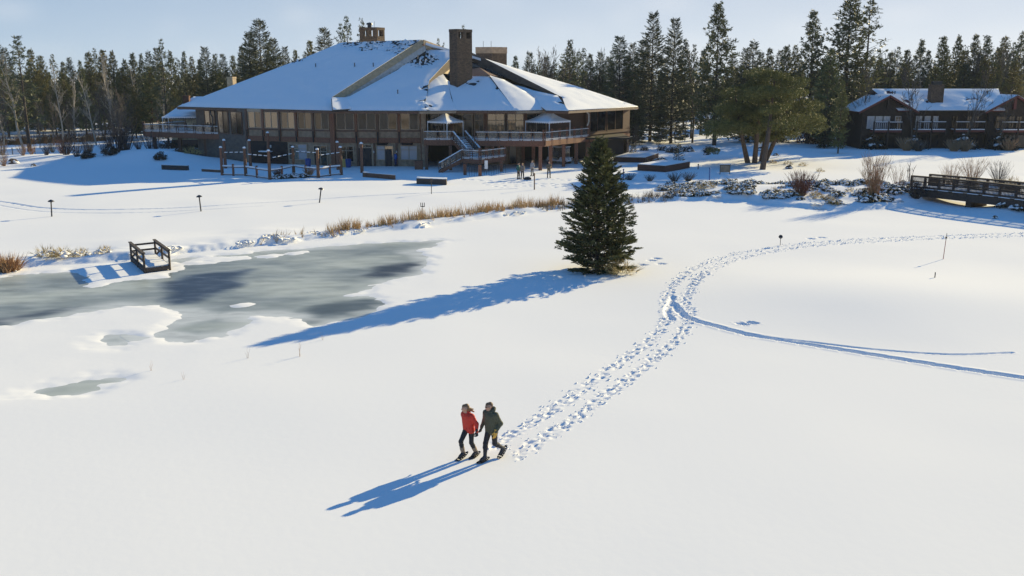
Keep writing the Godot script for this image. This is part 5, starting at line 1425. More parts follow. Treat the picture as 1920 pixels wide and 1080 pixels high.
	for q in birches:
		var p: Vector3 = q[0]
		if p.x > 50.0: p.z += 4.5; p.x -= 1.2
		plant.call("birch" if p.x < 50.0 else "bush", mats.bark_pale if p.x < 15.0 else mats.bark_grey, "bare_tree", q[2], "", p.x, p.z, 11.2 + (137.0 - q[1]) / 1800.0 * -p.z, 1.0 if p.x < 50 else 0.85)
	for q in [[Vector3(15.70, 0.00, -134.08), 4.6, "bushy bare grey tree by the lodge's right corner"], [Vector3(17.40, 0.00, -135.86), 4.0, "bare grey shrub-like tree right of the lodge corner, on the planter"], [Vector3(21.24, 0.00, -141.51), 3.2, "small dark bare tree on the slope behind the brick planters"]]:
		plant.call("bush", mats.bark_grey, "bare_tree", q[2], "", q[0].x, q[0].z, q[1], 1.2)
	for i in 44:
		var right_side := i % 2 == 0
		var d := rng.randf_range(172, 215)
		var px := rng.randf_range(1590, 1960) if right_side else rng.randf_range(985, 1180)
		plant.call("bush", mats.bark_grey, "leafless_tree", "leafless grey tree in the wood behind the dark guest house" if right_side else "leafless grey tree behind the lodge's right roof slope", "leafless wood behind the guest house" if right_side else "leafless wood behind the lodge", (px - 960) / 1844.0 * d, -d, 11.2 + (137.0 - rng.randf_range(95, 140)) / 1800.0 * d, rng.randf_range(0.7, 1.0))
	for i in 22:
		var d := rng.randf_range(140, 176)
		var px := rng.randf_range(-20, 300)
		plant.call("bush", mats.bark_grey, "leafless_tree", "leafless brownish tree among the treeline left of the lodge", "leafless trees left of the lodge", (px - 960) / 1844.0 * d, -d, rng.randf_range(5.0, 10.0), rng.randf_range(0.7, 1.0))

# ---------------------------------------------------------------- shrubs, reeds, grasses
func leafy(seed_: int, rx: float, ry: float, n: int, size: float, c1: Color, c2: Color, kind := "leaf") -> ArrayMesh:
	var r := RandomNumberGenerator.new(); r.seed = seed_
	var b := MB.new()
	for i in n:
		var d := Vector3(r.randfn(), absf(r.randfn()) * 0.9, r.randfn()).normalized()
		var lump := 1.0 + 0.18 * sin(d.x * 5.0 + seed_) * cos(d.z * 4.0)
		var p := Vector3(d.x * rx, d.y * ry, d.z * rx) * pow(r.randf(), 0.3) * lump
		var key := spray(kind, 7, r.randi_range(1, 5))
		b.add(spray_v[key], spray_n[key], Transform3D(facing((d + Vector3(r.randf_range(-0.5, 0.5), r.randf_range(-0.3, 0.5), r.randf_range(-0.5, 0.5))).normalized(), r.randf() * TAU).scaled(Vector3.ONE * size * r.randf_range(0.7, 1.3)), p), c1.lerp(c2, r.randf()))
	return b.mesh()

func twiggy(seed_: int, h: float, spread: float, n: int, w: float, fork := 3) -> ArrayMesh:   # many stems from one foot
	var r := RandomNumberGenerator.new(); r.seed = seed_
	var b := MB.new()
	for i in n:
		var az := r.randf() * TAU
		var out := Vector3(cos(az), 0, sin(az)) * pow(r.randf(), 0.6) * spread
		var foot := out * 0.22
		var l := h * r.randf_range(0.6, 1.05)
		var top := out + Vector3.UP * l
		var mid := foot.lerp(top, 0.55) + Vector3(r.randf_range(-1, 1), 0.4, r.randf_range(-1, 1)) * 0.06 * h
		b.tube([foot, mid, top], [w, w * 0.7, w * 0.25], 3, false)
		for k in fork:
			var s := r.randf_range(0.35, 0.95)
			var p := mid.lerp(top, s) if s > 0.55 else foot.lerp(mid, s / 0.55)
			var d := (top - foot).normalized() + Vector3(r.randf_range(-1, 1), r.randf_range(-0.1, 0.6), r.randf_range(-1, 1)) * 0.55
			b.tube([p, p + d.normalized() * l * r.randf_range(0.15, 0.32)], [w * 0.55, w * 0.2], 3, false)
	return b.mesh()

func snow_pads(seed_: int, rx: float, ry: float, n: int, size: float) -> ArrayMesh:   # clots of snow lying on a bush
	var r := RandomNumberGenerator.new(); r.seed = seed_
	var b := MB.new()
	for i in n:
		var az := r.randf() * TAU; var u := sqrt(r.randf())
		var p := Vector3(cos(az) * rx * u, ry * (1.0 - 0.75 * u * u) * r.randf_range(0.8, 1.05), sin(az) * rx * u)
		var s := size * r.randf_range(0.6, 1.4)
		var rot := Basis(Vector3(cos(az + PI / 2), 0, sin(az + PI / 2)), -u * 0.5) * Basis(Vector3.UP, r.randf() * TAU)
		var ring := []
		for k in 7:
			var a := TAU * k / 7.0
			ring.append(p + rot * (Vector3(cos(a) * r.randf_range(0.6, 1.2), r.randf_range(-0.1, 0.1), sin(a) * r.randf_range(0.4, 0.9)) * s))
		var top := p + rot * Vector3(0, 0.32 * s, 0); var bot := p - rot * Vector3(0, 0.12 * s, 0)
		for k in 7:
			b.tri(top, ring[(k + 1) % 7], ring[k]); b.tri(bot, ring[k], ring[(k + 1) % 7])
	return smooth_mesh(b)

func reed_band(line: Array, width: float, h0: float, h1: float, per_m: float, c1: Color, c2: Color, seed_: int, ragged := 0.5) -> MB:
	var r := RandomNumberGenerator.new(); r.seed = seed_
	var b := MB.new()
	for i in line.size() - 1:
		var a: Vector3 = line[i]; var c: Vector3 = line[i + 1]
		for k in int(a.distance_to(c) * per_m):
			var f := r.randf()
			var p := a.lerp(c, f) + Vector3(r.randf_range(-0.4, 0.4), 0, r.randfn() * width * 0.5)
			var clump := 0.5 + 0.5 * n_fine.get_noise_2d(p.x * 0.5, p.z * 0.5 + seed_)
			if r.randf() > 1.0 - ragged + clump * ragged * 1.4: continue
			var key := spray("blade", 7, r.randi_range(1, 5))
			var lean := Vector3(r.randf_range(-0.35, 0.35), 1.0, r.randf_range(-0.35, 0.35)).normalized()
			b.add(spray_v[key], spray_n[key], Transform3D(facing(lean, r.randf() * TAU).scaled(Vector3(1.6, 1.6, 1) * lerpf(h0, h1, r.randf()) * (0.6 + clump * 0.7)), Vector3(p.x, ground(p.x, p.z) - 0.05, p.z)), c1.lerp(c2, clampf(r.randf() * 0.7 + clump * 0.4, 0, 1)))
	return b

func bush(called: String, label: String, meshes: Array, at: Vector3, group := "", turn := 0.0, size := 1.0) -> Node3D:   # meshes: [[part name, mesh, material], ...]
	var t := thing(called, label, "bush", stand(at) - Vector3.UP * 0.03, group)
	for q in meshes:
		var m := part(q[0], q[1], q[2], t, true)
		if q[0] != "foliage": m.set_meta("kind", "stuff")
	t.rotation.y = turn; t.scale = Vector3.ONE * size
	return t

func build_shrubs():
	var stems_grey = mats.bark_grey; 
	var stems_red := mat(0.16, 0.065, 0.04, 0.85); var stems_tan := mat(0.36, 0.22, 0.12, 0.85); var stems_dark := mat(0.06, 0.042, 0.038, 0.9)
	# --- reeds along the shore of the pond
	var line := []
	for q in [Vector2(-12.83, -66.68), Vector2(-10.08, -69.01), Vector2(-6.47, -72.04), Vector2(-2.54, -75.61), Vector2(1.78, -79.55), Vector2(4.34, -81.84)]: line.append(Vector3(q.x, 0, q.y - 0.3))
	var band := reed_band(line, 0.9, 0.3, 0.75, 26.0, Color(0.36, 0.20, 0.07), Color(0.60, 0.42, 0.18), 3, 0.75)
	struct("dry_reeds", band, mats.dry, "stuff")
	tag(get_child(get_child_count() - 1), "strip of golden dry reeds along the bank above the frozen pond", "reeds")
	var line2 := []
	for q in [Vector2(1.76, -78.61), Vector2(6.45, -82.51), Vector2(10.82, -84.26), Vector2(14.47, -86.44), Vector2(17.51, -87.20)]: line2.append(Vector3(q.x, 0, q.y - 0.5))
	struct("brown_reeds", reed_band(line2, 1.2, 0.3, 0.6, 20.0, Color(0.11, 0.075, 0.045), Color(0.24, 0.17, 0.09), 5, 0.85), mats.dry, "stuff")
	tag(get_child(get_child_count() - 1), "sparse brown reeds in the shade behind the big spruce", "reeds")
	var line3 := []
	for q in [Vector2(-16.40, -63.24), Vector2(-14.57, -64.70), Vector2(-12.63, -66.01)]: line3.append(Vector3(q.x, 0, q.y - 0.4))
	struct("thin_reeds", reed_band(line3, 0.7, 0.2, 0.5, 9.0, Color(0.30, 0.2, 0.1), Color(0.45, 0.33, 0.18), 6, 0.9), mats.dry, "stuff")
	tag(get_child(get_child_count() - 1), "few thin reeds at the left end of the golden reed strip", "reeds")
	var line4 := []
	for q in [Vector2(-85.45, -152.02), Vector2(-80.77, -154.31), Vector2(-77.67, -156.67), Vector2(-74.16, -160.34), Vector2(-69.13, -164.19)]: line4.append(Vector3(q.x, 0, q.y))
	struct("orange_reeds", reed_band(line4, 2.2, 1.0, 1.5, 26.0, Color(0.20, 0.085, 0.03), Color(0.32, 0.16, 0.055), 7, 0.3), mats.dry, "stuff")
	tag(get_child(get_child_count() - 1), "band of rust-coloured reeds below the left treeline", "reeds")
	# --- clumps on the left bank of the pond
	var tuft := leafy(50, 0.5, 0.4, 60, 0.3, Color(0.35, 0.27, 0.11), Color(0.55, 0.44, 0.2), "blade")
	for q in [[Vector3(-28.13, 0.00, -57.13), 1.5, "yellow grass tussock on the pond bank nearest the tall brown grass"], [Vector3(-27.38, 0.00, -57.47), 1.3, "yellow grass tussock second from the tall brown grass on the pond bank"], [Vector3(-26.50, 0.00, -57.98), 1.1, "small pale tussock on the bank half way to the dock"], [Vector3(-25.20, 0.00, -58.33), 1.0, "snow-dusted tussock just left of the dock"]]:
		bush("grass_tussock", q[2], [["blades", tuft, mats.dry], ["snow", snow_pads(51, 0.5, 0.3, 10, 0.16), mats.roofsnow]], q[0], "tussocks left of the dock", rng.randf() * TAU, q[1])
	var tall := MB.new()
	var rr := RandomNumberGenerator.new(); rr.seed = 8
	for i in 150:
		var key := spray("blade", 7, rr.randi_range(1, 5))
		var a := rr.randf() * TAU; var u := sqrt(rr.randf())
		var f := Vector3(cos(a) * u * 0.75, 1, sin(a) * u * 0.75).normalized()
		tall.add(spray_v[key], spray_n[key], Transform3D(facing(f, rr.randf() * TAU).scaled(Vector3(0.8, 0.8, 1.0) * rr.randf_range(0.8, 1.75)), Vector3(cos(a) * u * 0.45, 0, sin(a) * u * 0.45)), Color(0.28, 0.14, 0.06).lerp(Color(0.46, 0.31, 0.17), rr.randf()))
	var tallm := tall.mesh()
	bush("tall_grass", "tall reddish-brown grass clump on the pond bank at the picture's left edge", [["blades", tallm, mats.dry], ["snow", snow_pads(52, 0.8, 0.2, 16, 0.2), mats.roofsnow]], Vector3(-29.27, 0.00, -54.56), "", 0.0, 1.0)
	# banks of snowed-over clods along the shore
	var clod := snow_pads(60, 1.0, 0.16, 26, 0.30)
	var bank := MB.new()
	var r2 := RandomNumberGenerator.new(); r2.seed = 77
	var av: PackedVector3Array = clod.surface_get_arrays(0)[Mesh.ARRAY_VERTEX]; var an: PackedVector3Array = clod.surface_get_arrays(0)[Mesh.ARRAY_NORMAL]
	for i in 36:
		var x := r2.randf_range(-33.0, 34.0)
		if x > -10.0 and x < 3.0 and r2.randf() < 0.7: continue
		var z := shore_z(x) - r2.randf_range(0.1, 1.5)
		bank.add(av, an, Transform3D(Basis(Vector3.UP, r2.randf() * TAU).scaled(Vector3(1.0, 0.6, 1.0) * r2.randf_range(0.35, 0.75)), Vector3(x, ground(x, z) - 0.04, z)), Color(1, 1, 1))
	struct("snow_clods", bank, mats.roofsnow, "stuff")
	tag(get_child(get_child_count() - 1), "lumpy snow clods along the shore of the frozen pond", "snow")
	# --- juniper bank between planters and footbridge
	var jun := []
	for i in 3: jun.append([leafy(70 + i, 0.85, 0.42, 90, 0.34, Color(0.018, 0.026, 0.016), Color(0.055, 0.06, 0.03)), snow_pads(75 + i, 0.85, 0.47, 34, 0.2)])
	for i in 150:
		var x := rng.randf_range(14.0, 37.8); var z := rng.randf_range(-99.0, -81.5)
		if z > shore_z(x) - 0.9: z = shore_z(x) - rng.randf_range(0.6, 7.0)
		var k := i % 3
		bush("juniper", "low snow-covered juniper on the bank between the brick planters and the footbridge", [["foliage", jun[k][0], mats.leaf], ["snow", jun[k][1], mats.roofsnow]], Vector3(x, 0, z), "junipers on the snowy bank", rng.randf() * TAU, rng.randf_range(0.4, 1.1))
	for i in 7:
		var p := Vector3(43.0 + rng.randf_range(-2.2, 2.5), 0, -78.0 + rng.randf_range(-1.3, 1.5))
		bush("juniper", "low snow-covered juniper on the mound at the footbridge's near end", [["foliage", jun[i % 3][0], mats.leaf], ["snow", jun[i % 3][1], mats.roofsnow]], p, "junipers at the footbridge's near end", rng.randf() * TAU, rng.randf_range(0.9, 1.4))
	for i in 14:
		var x := rng.randf_range(15.0, 36.0); var z := shore_z(x) - rng.randf_range(0.3, 5.5)
		bush("bank_tuft", "straw-brown tuft poking from the snow between the junipers of the bank", [["blades", tuft, mats.dry], ["snow", snow_pads(51, 0.5, 0.3, 8, 0.16), mats.roofsnow]], Vector3(x, 0, z), "straw tufts on the juniper bank", rng.randf() * TAU, rng.randf_range(0.8, 1.4))
	# --- willowy shrubs by the creek
	var red := twiggy(81, 1.7, 1.3, 150, 0.016, 4); var tan := twiggy(82, 3.0, 1.1, 130, 0.016, 4); var fan := twiggy(83, 2.4, 1.6, 90, 0.016, 3)
	bush("red_shrub", "dense reddish-brown shrub with straw foot on the creek bank", [["stems", red, stems_red], ["grass", tuft, mats.dry]], Vector3(25.72, 0.00, -85.34), "", 0.0, 1.15)
	bush("tall_shrub", "tall sheaf of tan stems standing before the footbridge's left end", [["stems", tan, stems_tan], ["grass", tuft, mats.dry]], Vector3(31.33, 0.00, -82.86), "", 0.0, 1.12)
	bush("thin_shrub", "thin pale stems between the tall sheaf and the footbridge", [["stems", twiggy(84, 2.2, 1.2, 34, 0.013, 2), stems_tan]], Vector3(35.26, 0.00, -87.58), "", 1.0, 1.0)
	bush("fan_shrub", "orange-tan fan of stems behind the footbridge, left one of three", [["stems", fan, stems_tan]], Vector3(43.77, 0.00, -95.96), "", 0.5, 0.8)
	bush("fan_shrub", "orange-tan fan of stems behind the footbridge, middle one of three", [["stems", fan, stems_tan]], Vector3(46.45, 0.00, -96.88), "", 2.0, 0.95)
	bush("fan_shrub", "grey-brown fan of stems behind the footbridge, right one of three", [["stems", fan, stems_grey]], Vector3(49.14, 0.00, -96.88), "", 3.5, 0.85)
	bush("grass_tussock", "golden grass tussock behind the footbridge's railing at right", [["blades", tuft, mats.dry]], Vector3(50.31, 0.00, -96.42), "", 0.0, 2.2)
	bush("dark_shrub", "dark brown twiggy shrub against the footbridge's left abutment", [["stems", twiggy(85, 1.1, 1.0, 90, 0.02, 4), stems_dark]], Vector3(35.42, 0.00, -83.90), "", 0.0, 1.1)
	bush("bare_sapling", "dark crooked sapling rising beside the footbridge's left railing", [["stems", twiggy(86, 1.9, 0.45, 4, 0.04, 5), stems_dark]], Vector3(38.74, 0.00, -93.29), "", 0.0, 1.1)
	for q in [[Vector3(14.59, 0.00, -101.78), "small grey shrub left of the wide lavender-like shrub on the snow bank", 0.75, 0.6], [Vector3(17.19, 0.00, -101.78), "left half of the wide grey lavender-like shrub on the snow bank", 1.0, 0.75], [Vector3(18.75, 0.00, -102.30), "right half of the wide grey lavender-like shrub on the snow bank", 1.0, 0.75], [Vector3(12.56, 0.00, -102.82), "small grey shrub peeping from behind the big spruce's right side", 0.8, 0.6]]:
		bush("grey_shrub", q[1], [["stems", twiggy(88, 0.9, 1.0, 120, 0.012, 3), stems_grey]], q[0], "", rng.randf() * TAU, q[2])
	for q in [[Vector3(34.77, 0.00, -121.30), "short straw tuft on the sunlit slope, left of two near the boulder"], [Vector3(35.95, 0.00, -119.16), "taller straw tuft on the sunlit slope right of the boulder"], [Vector3(35.86, 0.00, -111.93), "straw tuft above the red-brown shrub"], [Vector3(33.28, 0.00, -122.76), "thin straw tuft left of the boulder on the sunlit slope"]]:
		bush("grass_tussock", q[1], [["blades", tuft, mats.dry]], q[0], "", rng.randf() * TAU, 1.0)
	# --- bushes before the guest house
	var round_ := leafy(90, 1.15, 1.15, 240, 0.42, Color(0.012, 0.016, 0.014), Color(0.035, 0.04, 0.028))
	var cap := snow_pads(91, 0.9, 1.25, 16, 0.26)
	for q in [[Vector3(61.16, 0.00, -148.71), 1.55, "dark round snow-capped bush left of the middle of the guest house front"], [Vector3(68.54, 0.00, -148.71), 1.75, "dark round snow-capped bush below the guest house's second balcony"], [Vector3(73.91, 0.00, -147.64), 1.8, "dark round snow-capped bush below the guest house's right gable"], [Vector3(55.49, 0.00, -149.80), 1.6, "dark bush under the guest house's left balcony"]]:
		bush("round_bush", q[2], [["foliage", round_, mats.leaf], ["snow", cap, mats.roofsnow]], q[0] + Vector3(-0.8, 0, 3.2), "", rng.randf() * TAU, q[1])
	for q in [[Vector3(58.99, 0.00, -145.54), 1.2, "grey-green low shrub in front of the left dark bush of the guest house"], [Vector3(60.26, 0.00, -144.51), 1.0, "low shrub right of the grey-green one before the guest house"], [Vector3(65.52, 0.00, -144.51), 1.1, "low straw-coloured shrub before the guest house's second balcony"], [Vector3(67.03, 0.00, -144.51), 1.1, "pale low shrub just right of the straw-coloured one before the guest house"], [Vector3(73.84, 0.00, -145.54), 1.1, "pale tuft beside the right dark bush of the guest house"]]:
		bush("low_shrub", q[2], [["stems", twiggy(93, 1.2, 1.2, 120, 0.03, 3), stems_tan if q[1] > 1.05 else stems_grey]], q[0] + Vector3(-0.8, 0, 3.0), "", rng.randf() * TAU, q[1] * 1.2)
	bush("rust_hedge", "broad rusty-brown hedge bush right of the wide olive pine", [["foliage", leafy(94, 2.6, 2.1, 420, 0.5, Color(0.06, 0.025, 0.014), Color(0.16, 0.065, 0.03))  , mats.leaf]], Vector3(50.38, 0.00, -159.10), "", 0.0, 1.25)
	bush("dark_hedge", "dark green hedge bush in the shade under the wide olive pine", [["foliage", leafy(95, 2.4, 1.4, 260, 0.5, Color(0.015, 0.02, 0.013), Color(0.05, 0.05, 0.03)), mats.leaf]], Vector3(43.42, 0.00, -161.61), "", 0.0, 1.2)
	# --- on the planters and the slope right of the lodge
	for q in [[Vector3(17.18, 0.00, -118.47), 1.05, "dark red-brown bush on the nearer brick planter, left one"], [Vector3(18.77, 0.00, -119.87), 1.0, "dark bush on the nearer brick planter, beside the green one"], [Vector3(16.19, 0.00, -127.37), 0.55, "small dark bush on the farther brick planter"]]:
		bush("planter_bush", q[2], [["foliage", leafy(96, 0.9, 0.85, 160, 0.36, Color(0.03, 0.02, 0.017), Color(0.075, 0.045, 0.035)), mats.leaf]], q[0] + Vector3(0, 0, -1.2), "", rng.randf() * TAU, q[1])
	var young := conifer(97, 2.4, 0.75, {"base": 0.02, "whorl": 0.2, "nb": 7, "per": 9, "size": 0.42, "step": 0.25, "c1": Color(0.03, 0.04, 0.02), "c2": Color(0.08, 0.085, 0.03)})
	tree_of("young_conifer", "young green conifer at the right end of the nearer brick planter", "tree", young, mats.bark, mats.leaf, stand(Vector3(21.19, 0.00, -122.76)))
	var t2 := tree_of("young_conifer", "tiny dark conifer on the farther brick planter", "tree", young, mats.bark, mats.leaf, stand(Vector3(16.11, 0.00, -128.99)))
	t2.scale = Vector3.ONE * 0.8
	var dome := leafy(98, 1.0, 0.8, 140, 0.36, Color(0.02, 0.022, 0.02), Color(0.05, 0.05, 0.04))
	var dome_snow := snow_pads(99, 0.85, 0.85, 20, 0.24)
	for q in [[Vector3(22.40, 0.00, -143.50), "round snow-capped shrub on the slope left of the aspens"], [Vector3(25.77, 0.00, -141.51), "round snow-capped shrub at the foot of the aspens"], [Vector3(19.63, 0.00, -143.50), "round dark shrub behind the farther brick planter"], [Vector3(28.69, 0.00, -140.54), "snow-capped shrub at the foot of the thick pine trunk"], [Vector3(23.26, 0.00, -139.58), "low dark shrub between two snow-capped ones behind the planters"]]:
		bush("dome_shrub", q[1], [["foliage", dome, mats.leaf], ["snow", dome_snow, mats.roofsnow]], q[0], "", rng.randf() * TAU, rng.randf_range(0.7, 1.05))
	# --- the planted bank below the left terrace, and the bank to the left of it
	var clip := leafy(101, 1.0, 1.05, 230, 0.34, Color(0.02, 0.017, 0.012), Color(0.06, 0.05, 0.03))
	for q in [[Vector3(-53.85, 0.00, -122.76), 0.95, "small clipped round bush in the blue shade, left one of two"], [Vector3(-51.00, 0.00, -122.76), 1.05, "clipped round bush in the blue shade, right one of two"], [Vector3(-43.91, 0.00, -120.58), 0.85, "clipped round bush at the left end of the dark bench"]]:
		bush("round_bush", q[2], [["foliage", clip, mats.leaf]], q[0], "", rng.randf() * TAU, q[1])
	var broom := twiggy(102, 2.2, 1.3, 75, 0.017, 4)
	for q in [[Vector3(-50.84, 0.00, -127.37), 1.7, "tall dark twiggy shrub, largest on the bank below the left terrace"], [Vector3(-48.35, 0.00, -129.81), 1.25, "dark twiggy shrub in the middle of the bank below the left terrace"], [Vector3(-47.97, 0.00, -124.26), 0.8, "small dark twiggy shrub between the two tall ones below the left terrace"], [Vector3(-52.11, 0.00, -127.37), 1.5, "dark twiggy shrub left of the tallest on the terrace bank"], [Vector3(-58.79, 0.00, -127.37), 1.25, "wide dark shrub on the left bank in front of the orange reeds"], [Vector3(-56.35, 0.00, -125.03), 0.9, "dark shrub close right of the wide dark shrub on the left bank"], [Vector3(-61.40, 0.00, -127.37), 0.7, "small v-shaped dark shrub on the left bank"], [Vector3(-59.09, 0.00, -134.08), 0.9, "twiggy shrub behind the left clipped bush"], [Vector3(-58.93, 0.00, -139.58), 0.7, "small twiggy shrub behind the right clipped bush"], [Vector3(-62.79, 0.00, -150.90), 1.1, "dark twiggy shrub below the birches left of the terrace"], [Vector3(-61.89, 0.00, -154.31), 1.3, "dark twiggy shrub at the terrace's left corner"]]:
		bush("twiggy_shrub", q[2], [["stems", broom, stems_dark]], q[0], "", rng.randf() * TAU, q[1])
	for q in [[Vector3(-63.16, 0.00, -135.86), 1.2, "brownish bare shrub behind the wide dark shrub on the left bank"], [Vector3(-64.43, 0.00, -127.37), 0.9, "pale bare shrub on the left bank near the first path post"], [Vector3(-62.44, 0.00, -118.47), 1.0, "reddish bare shrub on the bank at the left edge"], [Vector3(-64.16, 0.00, -128.99), 0.8, "pale bare shrub left of the second path post"], [Vector3(-66.40, 0.00, -139.58), 0.9, "brown bare shrub just right of the second path post"], [Vector3(-70.71, 0.00, -134.08), 1.0, "brownish shrub behind the reddish one at the left edge"], [Vector3(-61.68, 0.00, -141.51), 1.0, "brown bare shrub above the left clipped bush"]]:
		bush("pale_shrub", q[2], [["stems", broom, stems_tan if q[1] < 1.05 else stems_red]], q[0], "", rng.randf() * TAU, q[1] * 0.75)
	var und := leafy(103, 2.0, 1.5, 260, 0.5, Color(0.02, 0.02, 0.016), Color(0.06, 0.055, 0.04))
	for q in [[Vector3(-45.48, 0.00, -130.64), 0.9, "dark shrub mass below the middle of the left terrace"], [Vector3(-42.92, 0.00, -128.99), 1.05, "large grey-green shrub below the right half of the left terrace"], [Vector3(-52.24, 0.00, -143.50), 0.8, "dark shrub in the shade of the terrace's left end"], [Vector3(-40.70, 0.00, -127.37), 0.8, "dark shrub next to the lodge wall below the left terrace"]]:
		bush("shade_shrub", q[2], [["foliage", und, mats.leaf], ["snow", snow_pads(104, 1.6, 1.4, 9, 0.16), mats.roofsnow]], q[0] + Vector3(0, 0, -4), "", rng.randf() * TAU, q[1])
	for q in [[Vector3(-41.60, 0.00, -125.80), "straw-coloured dead flower shrub right of the dark bench"]]:
		bush("grass_tussock", q[1], [["blades", tuft, mats.dry]], q[0], "", 0.0, 2.2)
	for q in [[Vector3(-25.46, 0.00, -104.96), "snow-laden low shrub in front of the patio railing, left one of three"], [Vector3(-24.13, 0.00, -105.51), "snow-laden low shrub in front of the patio railing, middle and largest of three"], [Vector3(-23.19, 0.00, -106.06), "snow-laden low shrub in front of the patio railing, right one of three"]]:
		bush("patio_shrub", q[1], [["foliage", jun[0][0], mats.leaf], ["snow", jun[1][1], mats.roofsnow]], q[0], "", rng.randf() * TAU, 1.0)
	bush("pale_shrub", "round tan twiggy shrub behind the right part of the patio railing", [["stems", twiggy(105, 1.0, 0.8, 130, 0.014, 3), stems_tan]], Vector3(-22.48, 0.00, -106.62), "", 0.0, 1.0)
	bush("pale_shrub", "brown twiggy shrub behind the middle of the patio railing", [["stems", twiggy(105, 1.0, 0.8, 130, 0.014, 3), stems_red]], Vector3(-26.03, 0.00, -106.62), "", 0.0, 0.9)
	# --- small dry stalks in the snow near the spruce's shadow, and the straw at its foot
	for q in [[Vector3(-8.13, 0.00, -39.75), "single dry stalk in the spruce's shadow", 0.35], [Vector3(-8.60, 0.00, -37.36), "pair of dry reddish stalks in the snow below the spruce's shadow tip", 0.55], [Vector3(-10.64, 0.00, -37.06), "dry stalks in the snow at the very tip of the spruce's shadow", 0.4], [Vector3(-13.92, 0.00, -35.43), "thin dry twig in the snow left of the shadow tip", 0.35], [Vector3(-12.28, 0.00, -34.31), "two thin dry twigs in the snow near the small ice patch", 0.3]]:
		bush("dry_stalk", q[1], [["stems", twiggy(106, 1.0, 0.35, 4, 0.012, 2), stems_tan]], q[0], "", rng.randf() * TAU, q[2])
	bush("grass_tussock", "straw-coloured grass at the foot of the big spruce", [["blades", tuft, mats.dry]], Vector3(6.24, 0.00, -53.65), "", 0.0, 2.0)
	bush("grass_tussock", "second straw tuft at the foot of the big spruce, nearer the middle", [["blades", tuft, mats.dry]], Vector3(5.42, 0.00, -53.65), "", 1.0, 1.1)

